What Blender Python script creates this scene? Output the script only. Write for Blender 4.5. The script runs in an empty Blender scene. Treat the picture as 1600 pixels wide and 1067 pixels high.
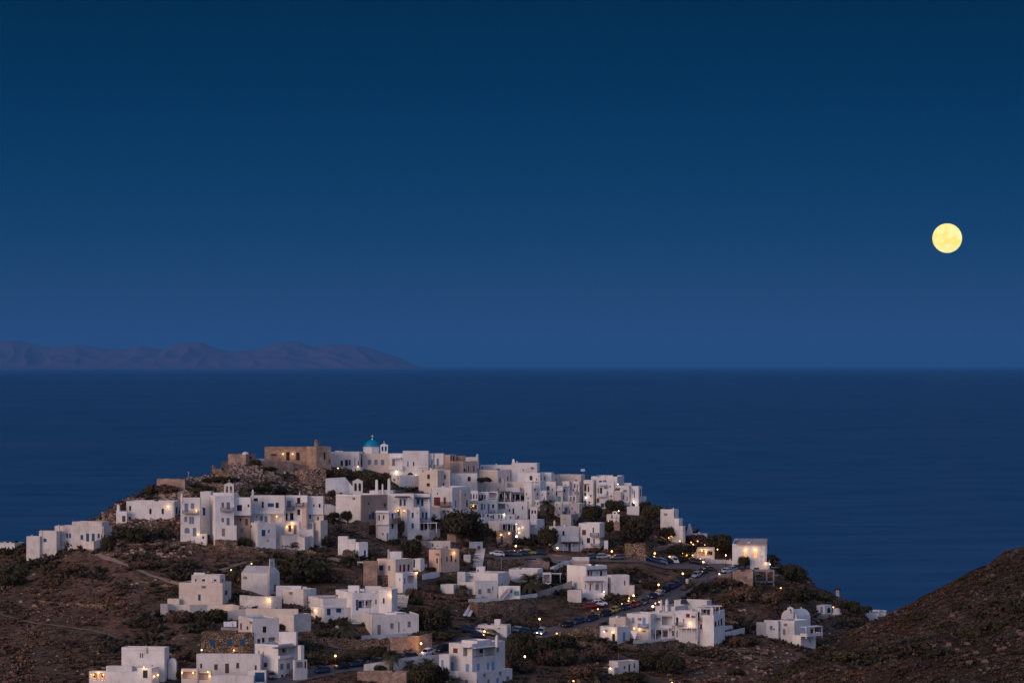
import bpy, math, random
from mathutils import Vector, noise
random.seed(7)
R = math.radians
sc = bpy.context.scene
# ---------------------------------------------------------------- camera
F = 5300.0        # focal length in photograph pixels (1600 wide)
HOR = 572.0       # pixel row of the horizon
CH = 130.0        # camera height above the sea
cam = bpy.data.cameras.new('camera')
cam.sensor_width = 36.0; cam.lens = 36.0 * F / 1600.0
cam.shift_y = (HOR - 533.5) / 1600.0
cam.clip_start = 1.0; cam.clip_end = 1500000.0
camo = bpy.data.objects.new('camera', cam); sc.collection.objects.link(camo)
camo.location = (0, 0, CH); camo.rotation_euler = (R(90), 0, 0)
sc.camera = camo
# ---------------------------------------------------------------- sky
w = bpy.data.worlds.new('World'); sc.world = w; w.use_nodes = True
nt = w.node_tree; nt.nodes.clear()
def N(t, **k):
    n = nt.nodes.new(t)
    for a, b in k.items(): setattr(n, a, b)
    return n
tc = N('ShaderNodeTexCoord'); sep = N('ShaderNodeSeparateXYZ')
nt.links.new(tc.outputs['Generated'], sep.inputs[0])
ramp = N('ShaderNodeValToRGB'); nt.links.new(sep.outputs['Z'], ramp.inputs[0])
cr = ramp.color_ramp; cr.interpolation = 'LINEAR'
SKY = [(0.0, (0.0205, 0.062, 0.165)), (0.012, (0.0195, 0.062, 0.166)), (0.024, (0.0140, 0.056, 0.155)), (0.036, (0.0068, 0.049, 0.139)), (0.050, (0.0030, 0.042, 0.120)),
       (0.066, (0.0014, 0.035, 0.106)), (0.085, (0.0002, 0.028, 0.088)), (0.107, (0.0, 0.0225, 0.066)), (0.35, (0.002, 0.03, 0.10)), (1.0, (0.02, 0.06, 0.16))]
while len(cr.elements) < len(SKY): cr.elements.new(0.5)
for e, (p, c) in zip(cr.elements, SKY): e.position = p; e.color = (*c, 1)
# the afterglow in the west, behind the camera
gx = N('ShaderNodeVectorMath', operation='DOT_PRODUCT'); nt.links.new(tc.outputs['Generated'], gx.inputs[0])
gx.inputs[1].default_value = Vector((0.30, -0.93, 0.18)).normalized()
mr = N('ShaderNodeMapRange'); nt.links.new(gx.outputs['Value'], mr.inputs[0])
mr.inputs[1].default_value = -0.05; mr.inputs[2].default_value = 1.0
gl = N('ShaderNodeMixRGB', blend_type='MIX'); nt.links.new(mr.outputs[0], gl.inputs[0])
gl.inputs[1].default_value = (0, 0, 0, 1); gl.inputs[2].default_value = (0.38, 0.42, 0.62, 1)
ad = N('ShaderNodeMixRGB', blend_type='ADD'); ad.inputs[0].default_value = 1
nt.links.new(ramp.outputs[0], ad.inputs[1]); nt.links.new(gl.outputs[0], ad.inputs[2])
bg = N('ShaderNodeBackground'); nt.links.new(ad.outputs[0], bg.inputs[0]); bg.inputs[1].default_value = 1.0
wo = N('ShaderNodeOutputWorld'); nt.links.new(bg.outputs[0], wo.inputs[0])
# ---------------------------------------------------------------- last light of the west
sl = bpy.data.lights.new('sun', 'SUN'); sl.energy = 1.85; sl.angle = R(35); sl.color = (1.0, 0.70, 0.55)
so = bpy.data.objects.new('sun', sl); sc.collection.objects.link(so)
so.rotation_euler = Vector((0.76, 0.62, -0.28)).to_track_quat('-Z', 'Y').to_euler()
sc.view_settings.view_transform = 'Standard'; sc.view_settings.look = 'None'
sc.view_settings.exposure = 0.0; sc.view_settings.gamma = 1.0

# ---------------------------------------------------------------- helpers
COL = sc.collection
M = {}
def lin(r, g, b):
    f = lambda c: (c/255/12.92) if c/255 <= 0.04045 else ((c/255+0.055)/1.055)**2.4
    return (f(r), f(g), f(b))
def newmat(name):
    m = bpy.data.materials.new(name); m.use_nodes = True
    n = m.node_tree.nodes; b = n['Principled BSDF']
    M[name] = m
    return m, m.node_tree, b
def plain(name, c, rough=0.7, var=0.12, scale=1.5, metal=0.0, spec=0.3):
    m, t, b = newmat(name)
    b.inputs['Roughness'].default_value = rough; b.inputs['Metallic'].default_value = metal
    b.inputs['Specular IOR Level'].default_value = spec
    g = t.nodes.new('ShaderNodeNewGeometry'); no = t.nodes.new('ShaderNodeTexNoise')
    no.inputs['Scale'].default_value = scale; no.inputs['Detail'].default_value = 4
    t.links.new(g.outputs['Position'], no.inputs['Vector'])
    mx = t.nodes.new('ShaderNodeMixRGB'); t.links.new(no.outputs['Fac'], mx.inputs[0])
    mx.inputs[1].default_value = (*[x*(1-var) for x in c], 1); mx.inputs[2].default_value = (*[min(1, x*(1+var)) for x in c], 1)
    t.links.new(mx.outputs[0], b.inputs['Base Color'])
    return m
def wallmat(name, c, c2, amt=0.35):
    """limewash: broad mottling, thin vertical runs and small worn patches"""
    m, t, b = newmat(name); b.inputs['Roughness'].default_value = 0.9; b.inputs['Specular IOR Level'].default_value = 0.15
    L = t.links
    g = t.nodes.new('ShaderNodeNewGeometry')
    mp = t.nodes.new('ShaderNodeMapping'); mp.inputs['Scale'].default_value = (1.6, 1.6, 0.45); L.new(g.outputs['Position'], mp.inputs[0])
    n1 = t.nodes.new('ShaderNodeTexNoise'); n1.inputs['Scale'].default_value = 1; n1.inputs['Detail'].default_value = 5; L.new(mp.outputs[0], n1.inputs['Vector'])
    n2 = t.nodes.new('ShaderNodeTexNoise'); n2.inputs['Scale'].default_value = 0.35; n2.inputs['Detail'].default_value = 6; L.new(g.outputs['Position'], n2.inputs['Vector'])
    n3 = t.nodes.new('ShaderNodeTexNoise'); n3.inputs['Scale'].default_value = 1.7; n3.inputs['Detail'].default_value = 6; L.new(g.outputs['Position'], n3.inputs['Vector'])
    r1 = t.nodes.new('ShaderNodeMapRange'); r1.inputs[1].default_value = 0.5; r1.inputs[2].default_value = 0.78; L.new(n1.outputs['Fac'], r1.inputs[0])
    r2 = t.nodes.new('ShaderNodeMapRange'); r2.inputs[1].default_value = 0.42; r2.inputs[2].default_value = 0.7; L.new(n2.outputs['Fac'], r2.inputs[0])
    r3 = t.nodes.new('ShaderNodeMapRange'); r3.inputs[1].default_value = 0.62; r3.inputs[2].default_value = 0.74; L.new(n3.outputs['Fac'], r3.inputs[0])
    a = t.nodes.new('ShaderNodeMath'); a.operation = 'ADD'; L.new(r1.outputs[0], a.inputs[0]); L.new(r2.outputs[0], a.inputs[1])
    a2 = t.nodes.new('ShaderNodeMath'); a2.operation = 'ADD'; L.new(a.outputs[0], a2.inputs[0]); L.new(r3.outputs[0], a2.inputs[1])
    s = t.nodes.new('ShaderNodeMath'); s.operation = 'MULTIPLY'; s.inputs[1].default_value = amt; s.use_clamp = True; L.new(a2.outputs[0], s.inputs[0])
    mx = t.nodes.new('ShaderNodeMixRGB'); L.new(s.outputs[0], mx.inputs[0])
    mx.inputs[1].default_value = (*c, 1); mx.inputs[2].default_value = (*c2, 1)
    oi = t.nodes.new('ShaderNodeObjectInfo'); rv = t.nodes.new('ShaderNodeMapRange'); rv.inputs[3].default_value = 0.84; rv.inputs[4].default_value = 1.06; L.new(oi.outputs['Random'], rv.inputs[0])
    sc2 = t.nodes.new('ShaderNodeVectorMath'); sc2.operation = 'SCALE'; L.new(mx.outputs[0], sc2.inputs[0]); L.new(rv.outputs[0], sc2.inputs['Scale'])
    L.new(sc2.outputs[0], b.inputs['Base Color'])
    bp = t.nodes.new('ShaderNodeBump'); bp.inputs['Strength'].default_value = 0.35; bp.inputs['Distance'].default_value = 0.12
    L.new(n3.outputs['Fac'], bp.inputs['Height']); L.new(bp.outputs[0], b.inputs['Normal'])
    return m
def stonemat(name, c1, c2, mortar, scale=2.0, bump=0.6):
    m, t, b = newmat(name); b.inputs['Roughness'].default_value = 0.95; b.inputs['Specular IOR Level'].default_value = 0.1
    L = t.links
    g = t.nodes.new('ShaderNodeNewGeometry')
    mp = t.nodes.new('ShaderNodeMapping'); mp.inputs['Scale'].default_value = (1, 1, 1.7); L.new(g.outputs['Position'], mp.inputs[0])
    v = t.nodes.new('ShaderNodeTexVoronoi'); v.inputs['Scale'].default_value = scale; L.new(mp.outputs[0], v.inputs['Vector'])
    v2 = t.nodes.new('ShaderNodeTexVoronoi'); v2.feature = 'DISTANCE_TO_EDGE'; v2.inputs['Scale'].default_value = scale; L.new(mp.outputs[0], v2.inputs['Vector'])
    sp = t.nodes.new('ShaderNodeSeparateColor'); L.new(v.outputs['Color'], sp.inputs[0])
    mx = t.nodes.new('ShaderNodeMixRGB'); L.new(sp.outputs[0], mx.inputs[0]); mx.inputs[1].default_value = (*c1, 1); mx.inputs[2].default_value = (*c2, 1)
    n2 = t.nodes.new('ShaderNodeTexNoise'); n2.inputs['Scale'].default_value = 0.45; n2.inputs['Detail'].default_value = 5; L.new(g.outputs['Position'], n2.inputs['Vector'])
    r2 = t.nodes.new('ShaderNodeMapRange'); r2.inputs[1].default_value = 0.35; r2.inputs[2].default_value = 0.7; r2.inputs[3].default_value = 0.55; r2.inputs[4].default_value = 1.25; L.new(n2.outputs['Fac'], r2.inputs[0])
    mm = t.nodes.new('ShaderNodeVectorMath'); mm.operation = 'SCALE'; L.new(mx.outputs[0], mm.inputs[0]); L.new(r2.outputs[0], mm.inputs['Scale'])
    e = t.nodes.new('ShaderNodeMapRange'); e.inputs[1].default_value = 0.02; e.inputs[2].default_value = 0.1; L.new(v2.outputs['Distance'], e.inputs[0])
    m2 = t.nodes.new('ShaderNodeMixRGB'); L.new(e.outputs[0], m2.inputs[0]); m2.inputs[1].default_value = (*mortar, 1); L.new(mm.outputs[0], m2.inputs[2])
    L.new(m2.outputs[0], b.inputs['Base Color'])
    bp = t.nodes.new('ShaderNodeBump'); bp.inputs['Strength'].default_value = bump; bp.inputs['Distance'].default_value = 0.3
    L.new(e.outputs[0], bp.inputs['Height']); L.new(bp.outputs[0], b.inputs['Normal'])
    return m
def emit(name, c, s):
    m, t, b = newmat(name)
    b.inputs['Base Color'].default_value = (*c, 1); b.inputs['Emission Color'].default_value = (*c, 1); b.inputs['Emission Strength'].default_value = s
    return m
wallmat('white', (0.78, 0.745, 0.72), (0.40, 0.35, 0.31), 0.34)
wallmat('dirtywhite', (0.70, 0.64, 0.60), (0.34, 0.27, 0.22), 0.42)
wallmat('cream', (0.72, 0.62, 0.54), (0.45, 0.34, 0.26), 0.35)
wallmat('pink', (0.66, 0.47, 0.36), (0.45, 0.32, 0.24), 0.35)
wallmat('tan', (0.46, 0.33, 0.26), (0.28, 0.20, 0.15), 0.4)
wallmat('concrete', (0.34, 0.30, 0.28), (0.2, 0.17, 0.15), 0.4)
wallmat('roofwash', (0.52, 0.49, 0.50), (0.32, 0.29, 0.28), 0.4)
stonemat('masonry', (0.58, 0.40, 0.31), (0.42, 0.29, 0.22), (0.28, 0.19, 0.15), 1.9)
stonemat('drystone', (0.42, 0.29, 0.21), (0.20, 0.14, 0.10), (0.03, 0.022, 0.017), 1.7, 1.0)
stonemat('rampart', (0.50, 0.36, 0.27), (0.24, 0.17, 0.13), (0.07, 0.05, 0.04), 1.5, 1.0)
stonemat('paving', (0.34, 0.27, 0.22), (0.26, 0.21, 0.18), (0.18, 0.14, 0.12), 1.2, 0.3)
PAINT = dict(b=('blue_paint', (0.008, 0.065, 0.155)), g=('greyblue_paint', (0.15, 0.19, 0.28)), lb=('lightblue_paint', (0.15, 0.30, 0.50)),
             t=('teal_paint', (0.015, 0.13, 0.20)), r=('red_paint', (0.16, 0.018, 0.016)), w=('brown_wood', (0.10, 0.045, 0.03)),
             gr=('grey_paint', (0.20, 0.18, 0.19)), o=('orange_paint', (0.75, 0.24, 0.04)), k=('black_paint', (0.012, 0.011, 0.013)),
             gn=('green_paint', (0.10, 0.30, 0.26)), wh=('white_paint', (0.74, 0.72, 0.72)), d=('dark_frame', (0.06, 0.045, 0.045)),
             da=('dark_canvas', (0.03, 0.04, 0.07)))
for k_, (n_, c_) in PAINT.items(): plain(n_, c_, 0.55)
plain('glass', (0.010, 0.010, 0.014), 0.35, spec=0.25)
plain('dome_blue', (0.0, 0.22, 0.36), 0.45, 0.18, 0.8)
plain('metal', (0.10, 0.10, 0.11), 0.4, metal=0.6)
plain('asphalt', (0.13, 0.108, 0.112), 0.9, 0.3, 0.6)
plain('dirt', (0.28, 0.20, 0.16), 0.95, 0.3, 0.5)
plain('terracotta', (0.25, 0.09, 0.045), 0.8)
plain('cloth', (0.75, 0.72, 0.78), 0.9)
emit('bulb_warm', (1.0, 0.50, 0.17), 4.0)
emit('bulb_white', (1.0, 0.76, 0.52), 4.5)
emit('lit_glass', (1.0, 0.52, 0.20), 0.55)

class MB:
    def __init__(s): s.v = []; s.f = []; s.m = []
    def quad(s, a, b, c, d, m=0):
        i = len(s.v); s.v += [tuple(a), tuple(b), tuple(c), tuple(d)]; s.f.append((i, i+1, i+2, i+3)); s.m.append(m)
    def poly(s, ps, m=0):
        i = len(s.v); s.v += [tuple(p) for p in ps]; s.f.append(tuple(range(i, i+len(ps)))); s.m.append(m)
    def hexa(s, p, m=0):   # p: 4 bottom then 4 top
        i = len(s.v); s.v += [tuple(q) for q in p]
        for f in ((0, 3, 2, 1), (4, 5, 6, 7), (0, 1, 5, 4), (1, 2, 6, 5), (2, 3, 7, 6), (3, 0, 4, 7)):
            s.f.append(tuple(i+j for j in f)); s.m.append(m)
    def box(s, c, size, rz=0.0, m=0, taper=1.0):
        cx, cy, cz = c; hx, hy, hz = size[0]/2, size[1]/2, size[2]/2; cs, sn = math.cos(rz), math.sin(rz)
        p = []
        for z, k in ((-hz, 1.0), (hz, taper)):
            for x, y in ((-hx, -hy), (hx, -hy), (hx, hy), (-hx, hy)):
                x *= k; y *= k
                p.append((cx+x*cs-y*sn, cy+x*sn+y*cs, cz+z))
        s.hexa(p, m)
    def tube(s, pts, rad, n=8, m=0, cap=True):
        rings = []
        for i, p in enumerate(pts):
            p = Vector(p); r = rad[i] if isinstance(rad, (list, tuple)) else rad
            d = (Vector(pts[min(i+1, len(pts)-1)]) - Vector(pts[max(i-1, 0)])).normalized()
            a = d.orthogonal().normalized() if abs(d.z) < 0.95 else Vector((1, 0, 0)); a = (a - d*a.dot(d)).normalized(); b = d.cross(a)
            st = len(s.v)
            for k in range(n):
                t = 2*math.pi*k/n; s.v.append(tuple(p + a*math.cos(t)*r + b*math.sin(t)*r))
            rings.append(st)
        for r0, r1 in zip(rings, rings[1:]):
            for k in range(n): s.f.append((r0+k, r0+(k+1) % n, r1+(k+1) % n, r1+k)); s.m.append(m)
        if cap:
            s.f.append(tuple(rings[0]+k for k in range(n))[::-1]); s.m.append(m)
            s.f.append(tuple(rings[-1]+k for k in range(n))); s.m.append(m)
    def lathe(s, c, prof, n=20, m=0):
        rings = []
        for r, z in prof:
            st = len(s.v)
            for k in range(n):
                t = 2*math.pi*k/n; s.v.append((c[0]+r*math.cos(t), c[1]+r*math.sin(t), c[2]+z))
            rings.append(st)
        for r0, r1 in zip(rings, rings[1:]):
            for k in range(n): s.f.append((r0+k, r0+(k+1) % n, r1+(k+1) % n, r1+k)); s.m.append(m)
        s.f.append(tuple(rings[-1]+k for k in range(n))); s.m.append(m)
    def build(s, name, mats, parent=None, origin=None, smooth=False):
        me = bpy.data.meshes.new(name)
        o3 = origin if origin is not None else (world_loc(parent) if parent else (0, 0, 0))
        me.from_pydata([(x-o3[0], y-o3[1], z-o3[2]) for x, y, z in s.v], [], s.f)
        if isinstance(mats, (str,)): mats = [mats]
        for q in mats: me.materials.append(M[q])
        if len(mats) > 1: me.polygons.foreach_set('material_index', s.m)
        if smooth: me.polygons.foreach_set('use_smooth', [True]*len(s.f))
        me.update()
        o = bpy.data.objects.new(name, me); COL.objects.link(o)
        if parent: o.parent = parent
        elif origin is not None: o.location = origin
        return o
def world_loc(o):
    v = Vector((0, 0, 0))
    while o is not None: v += Vector(o.location); o = o.parent
    return v
def tag(o, label, cat, group=None, kind=None):
    if label: o['label'] = label
    if cat: o['category'] = cat
    if group: o['group'] = group
    if kind: o['kind'] = kind
    return o
def root(name, loc, label, cat, group=None):
    o = bpy.data.objects.new(name, None); COL.objects.link(o); o.location = loc; o.empty_display_size = 1
    return tag(o, label, cat, group)
def copy_tree(o, parent=None):
    c = o.copy(); COL.objects.link(c); c.parent = parent
    for ch in list(o.children): copy_tree(ch, c)
    return c

# ---------------------------------------------------------------- terrain
def plerp(tab, x):
    if x <= tab[0][0]: return tab[0][1]
    for (a, va), (b, vb) in zip(tab, tab[1:]):
        if x <= b:
            k = (x-a)/(b-a); return va + (vb-va)*k
    return tab[-1][1]
SIL = [(-300, 875), (-60, 860), (40, 852), (100, 835), (140, 812), (160, 802), (180, 788), (205, 776), (245, 764), (290, 746), (335, 739), (360, 727), (410, 725),
       (520, 726), (620, 732), (700, 745), (760, 756), (850, 768), (950, 778), (1005, 790), (1040, 815), (1100, 838), (1150, 852),
       (1205, 868), (1225, 884), (1255, 892), (1275, 915), (1310, 932), (1345, 948), (1360, 963), (1400, 966), (1500, 985), (1900, 1010)]
YSIL = [(-300, 930), (100, 925), (250, 950), (450, 985), (700, 1000), (900, 1005), (1050, 985), (1200, 965), (1400, 940), (1900, 900)]
YBOT = [(-300, 770), (400, 770), (700, 775), (1000, 790), (1400, 800), (1900, 800)]
PB = 1090.0
def Xof(px, Y): return (px-800.0)/F*Y
def Zof(py, Y): return CH-(py-HOR)/F*Y
def gY(px, py):
    s = plerp(SIL, px); ys = plerp(YSIL, px); yb = plerp(YBOT, px)
    t = (PB-py)/(PB-s); t = max(-0.6, min(1.0, t))
    return yb + (ys-yb)*t
def bump(X, Y):
    v = Vector((X*0.045, Y*0.045, 0)); w_ = Vector((X*0.22, Y*0.22, 3.0))
    return noise.noise(v)*0.55 + noise.noise(w_)*0.32
def gz(X, Y, amp=1.0):
    px = X/Y*F+800; s = plerp(SIL, px); ys = plerp(YSIL, px); yb = plerp(YBOT, px)
    t = (Y-yb)/(ys-yb)
    if t <= 1.0:
        z = Zof(PB-(PB-s)*t, Y)
    else:
        dd = Y-ys; zs = Zof(s, ys); k = min(1.0, dd/330.0)
        z = zs - 0.07*dd*(1-k) - (zs+6)*(k*k*(3-2*k)) - 0.3*min(dd, 8)
    return z + bump(X, Y)*amp
def ground(px, py):
    Y = gY(px, py); X = Xof(px, Y); return Vector((X, Y, gz(X, Y)))

# tile coordinates: every number below is read off an enlargement of the photograph
T = [0.0, 0.0, 1.0]
def tile(x, y, s): T[0], T[1], T[2] = x, y, s
def tx(x): return T[0]+x/T[2]
def ty(y): return T[1]+y/T[2]

HOUSES = 'whitewashed houses of the hilltop village'
class House:
    def __init__(s, name, label, cat, xs, top, base, th=20, wins=(), mat='white', g=None, dy=0, group=HOUSES, **k):
        px1 = tx(xs[1]); s.Y = gY(px1, ty(max(g, base) if g is not None else base)) + dy
        s.root = root(name, (Xof(px1, s.Y), s.Y, Zof(ty(base), s.Y)), label, cat, group)
        s.blk(xs, top, base, th, wins, 0, mat, **k)
    def blk(s, xs, top, base, th=20, wins=(), dy=0, mat='white', roof='flat', wr=None, down=5.0, par=0.45, wl=None, ridge=None, axis='a', roofmat='roofwash', wallname='wall'):
        x0, x1, x2 = [tx(a) for a in xs]; Y = min(s.Y+dy, gY(tx(xs[1]), ty(base))+0.02*(xs[0] % 7)); u0, u1, u2 = [(a-800)/F for a in (x0, x1, x2)]
        if xs[2] == xs[1]: t = math.atan(u1) if u1 > 0 else math.atan(u1)
        elif xs[0] == xs[1]: t = math.pi/2 + math.atan(u1)
        else: t = R(th)
        c, sn = math.cos(t), math.sin(t); X1 = u1*Y
        Wl = (X1-u0*Y)/(c+u0*sn) if xs[0] != xs[1] else (wl or 7.0)
        Wr = (u2*Y-X1)/(sn-u2*c) if xs[2] != xs[1] else (wr or 7.0)
        if wl and xs[0] == xs[1]: Wl = wl
        Wr = min(Wr, 60.0); Wl = min(Wl, 60.0)
        s.t, s.c, s.sn, s.P, s.Wl, s.Wr, s.Yb = t, c, sn, Vector((X1, Y)), Wl, Wr, Y
        s.dL = Vector((-c, sn)); s.dR = Vector((sn, c)); s.x1 = x1
        zt = Zof(ty(top), Y); zb = Zof(ty(base), Y)-down; s.zt = zt; s.zb = zb+down; s.mat = mat
        mb = MB(); L, Rr = [], []; items = []
        for wn in wins:
            cx, cy, ww, hh, kd = wn[:5]
            xa, xb = tx(cx-ww/2), tx(cx+ww/2); ya, yb_ = ty(cy-hh/2), ty(cy+hh/2)
            side = 'L' if tx(cx) < x1 else 'R'
            sa, sb = sorted((s.sof(side, xa), s.sof(side, xb))); W = Wl if side == 'L' else Wr
            sa = max(0.12, sa); sb = min(W-0.12, sb)
            if sb-sa < 0.2: continue
            Ym = s.at2(side, (sa+sb)/2, 0).y
            za, zb_ = Zof(yb_, Ym), min(Zof(ya, Ym), zt-0.12)
            if zb_-za < 0.2: continue
            dp = 0.2
            if kd[0] == 'O': dp = 1.9
            (L if side == 'L' else Rr).append((sa, sb, za, zb_, dp, kd))
            items.append((side, sa, sb, za, zb_, kd))
        if 640 < x1 < 1010 and 735 < ty(top) < 815 and zt-zb-down > 3 and 'blank' not in s.root['label'] and par > 0.3:
            rr = random.Random(int(x1*31+ty(top)*7))
            for sd, lst, W in (('L', L, Wl), ('R', Rr, Wr)):
                for _ in range(7):
                    if W < 2.6: break
                    w2, h2 = rr.choice(((0.6, 0.9), (0.9, 1.3), (0.85, 2.0), (0.5, 0.6), (0.7, 1.2))); q = rr.uniform(0.5, W-w2-0.5); lvl = rr.choice((0.9, 3.9)); z = zb+down+lvl
                    if z+h2 > zt-0.7 or any(o[0]-0.5 < q+w2 and o[1]+0.5 > q and o[2]-0.5 < z+h2 and o[3]+0.5 > z for o in lst): continue
                    kd = rr.choice(('d', 'd', 'gr', 'k', 'g')); lst.append((q, q+w2, z, z+h2, 0.2, kd)); items.append((sd, q, q+w2, z, z+h2, kd))
        s.wall(mb, 'L', Wl, zb, zt, L); s.wall(mb, 'R', Wr, zb, zt, Rr)
        A = lambda a, b, z: (*(s.P+s.dL*a+s.dR*b), z)
        mb.quad(A(Wl, 0, zb), A(Wl, 0, zt), A(Wl, Wr, zt), A(Wl, Wr, zb)); mb.quad(A(0, Wr, zb), A(Wl, Wr, zb), A(Wl, Wr, zt), A(0, Wr, zt))
        if roof == 'flat':
            e = 0.28; zr = zt-par
            o = [(0, 0), (Wl, 0), (Wl, Wr), (0, Wr)]; i_ = [(e, e), (Wl-e, e), (Wl-e, Wr-e), (e, Wr-e)]
            for k in range(4):
                a, b = o[k], o[(k+1) % 4]; a2, b2 = i_[k], i_[(k+1) % 4]
                mb.quad(A(*a, zt), A(*b, zt), A(*b2, zt), A(*a2, zt)); mb.quad(A(*a2, zt), A(*b2, zt), A(*b2, zr), A(*a2, zr))
            rb = MB(); rb.quad(*[A(*q, zr) for q in i_]); s.wallob = mb.build(wallname, [mat], s.root); rb.build('roof', [roofmat], s.root)
        else:
            s.wallob = mb.build(wallname, [mat], s.root); rb = MB(); h = ridge or 1.5; n = 10 if roof == 'vault' else 2
            W = Wr if axis == 'a' else Wl; Ln = Wl if axis == 'a' else Wr
            pr = []
            for k in range(n+1):
                if roof == 'vault': an = math.pi*k/n; pr.append((W/2-math.cos(an)*W/2, math.sin(an)*h))
                else: pr.append((W*k/n, h if k == 1 else 0.0))
            B = (lambda p, l, z: A(l, p, z)) if axis == 'a' else (lambda p, l, z: A(p, l, z))
            for (p0, h0), (p1, h1) in zip(pr, pr[1:]): rb.quad(B(p0, 0, zt+h0), B(p1, 0, zt+h1), B(p1, Ln, zt+h1), B(p0, Ln, zt+h0))
            gb = MB()
            for l in (0, Ln): gb.poly([B(p, l, zt+hh_) for p, hh_ in pr])
            rb.build('roof', [roofmat], s.root, smooth=False); gb.build('gable_wall', [mat], s.root)
        for (side, sa, sb, za, zb_, kd) in items: s.opening(side, sa, sb, za, zb_, kd)
        s.fittings(items)
        return s
    def fittings(s, items):
        rr = random.Random(int(s.P.x*7+s.zt*13)); hgt = s.zt-s.zb
        if s.Wl > 4 and s.Wr > 3 and hgt > 2.6:
            if rr.random() < 0.35:
                a = s.P+s.dL*s.Wl*rr.uniform(0.2, 0.8)+s.dR*rr.uniform(1, 2.5); mb = MB(); z = s.zt-0.4
                mb.tube([(a.x, a.y, z), (a.x, a.y, z+2.2)], 0.035, 5); mb.box((a.x, a.y, z+2.1), (0.9, 0.04, 0.04)); mb.box((a.x, a.y, z+1.8), (0.6, 0.04, 0.04)); mb.build('antenna', ['metal'], s.root)
            if rr.random() < 0.5:
                q = rr.uniform(0.5, s.Wl-1.2); zz = s.zt-rr.uniform(0.9, 1.6)
                if zz > s.zb+0.8 and not any(i[0] == 'L' and i[1]-0.2 < q+0.8 and i[2]+0.2 > q and i[3]-0.2 < zz+0.3 and i[4]+0.2 > zz-0.3 for i in items):
                    mb = MB(); s.slab(mb, 'L', q, q+0.8, zz-0.28, zz+0.28, 0.02, 0.32); s.slab(mb, 'L', q+0.15, q+0.6, zz-0.2, zz+0.2, 0.323, 0.335); mb.build('air_conditioner', ['grey_paint'], s.root)
            if rr.random() < 0.5:
                q = rr.choice((0.3, s.Wl-0.4))
                if not any(i[0] == 'L' and i[1] < q+0.1 and i[2] > q for i in items): mb = MB(); s.slab(mb, 'L', q, q+0.09, s.zb, s.zt-0.35, 0.003, 0.1); mb.build('drain_pipe', ['concrete'], s.root)
            if rr.random() < 0.6:
                a = s.P+s.dL*s.Wl*rr.uniform(0.1, 0.9)+s.dR*rr.uniform(0.8, s.Wr*0.7); mb = MB(); mb.box((a.x, a.y, s.zt-0.05), (rr.uniform(0.5, 1.3), 0.6, 0.9), rr.uniform(0, 1)); mb.build('roof_vent', [rr.choice(('concrete', 'white', 'dark_frame', 'white'))], s.root)
            if rr.random() < 0.5: mb = MB(); s.slab(mb, 'L', -0.06, s.Wl+0.0, s.zt-0.62, s.zt-0.5, 0.003, 0.08); mb.build('ledge', [s.mat], s.root)
    def sof(s, side, px):
        u = (px-800)/F
        if side == 'L': return (s.P.x-u*s.P.y)/(s.c+u*s.sn)
        return (u*s.P.y-s.P.x)/(s.sn-u*s.c)
    def at2(s, side, q, out):
        if side == 'L': return s.P+s.dL*q-s.dR*out
        return s.P+s.dR*q-s.dL*out
    def wall(s, mb, side, W, zb, zt, ops):
        P = lambda q, z, d=0: (*s.at2(side, q, -d), z)
        xs = sorted({0.0, W, *[o[0] for o in ops], *[o[1] for o in ops]}); zs = sorted({zb, zt, *[o[2] for o in ops], *[o[3] for o in ops]})
        for a, b in zip(xs, xs[1:]):
            for c, d in zip(zs, zs[1:]):
                mx, mz = (a+b)/2, (c+d)/2
                if any(o[0] < mx < o[1] and o[2] < mz < o[3] for o in ops): continue
                mb.quad(P(a, c), P(b, c), P(b, d), P(a, d))
        for (a, b, c, d, dp, kd) in ops:
            mb.quad(P(a, c), P(a, d), P(a, d, dp), P(a, c, dp)); mb.quad(P(b, c), P(b, c, dp), P(b, d, dp), P(b, d))
            mb.quad(P(a, d), P(b, d), P(b, d, dp), P(a, d, dp)); mb.quad(P(a, c), P(a, c, dp), P(b, c, dp), P(b, c))
            if dp > 1: mb.quad(P(a, c, dp), P(b, c, dp), P(b, d, dp), P(a, d, dp))
    def slab(s, mb, side, a, b, z0, z1, o0, o1, m=0):
        p = [(*s.at2(side, q, o), z) for z in (z0, z1) for q, o in ((a, o1), (b, o1), (b, o0), (a, o0))]
        mb.hexa(p, m)
    def opening(s, side, a, b, z0, z1, kd):
        mb = MB(); door = kd[0] == 'D'; arch = kd[0] == 'A'; kk = kd.lstrip('DOA') or 'd'
        if kd[0] == 'O':
            if len(kd) > 1:      # doors and windows in the back wall of the loggia
                w_ = (b-a); s.slab(mb, side, a+w_*0.15, a+w_*0.42, z0, z0+(z1-z0)*0.78, -1.84, -1.80); mb.build('door', [PAINT[kk][0]], s.root)
                mb = MB(); s.slab(mb, side, a+w_*0.58, a+w_*0.8, z0+(z1-z0)*0.3, z0+(z1-z0)*0.78, -1.84, -1.80); mb.build('window', ['glass'], s.root)
            if b-a > 3.5:
                mb = MB(); s.slab(mb, side, (a+b)/2-0.12, (a+b)/2+0.12, z0, z1, -0.3, -0.02); mb.build('post', [s.mat], s.root)
            return
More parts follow.
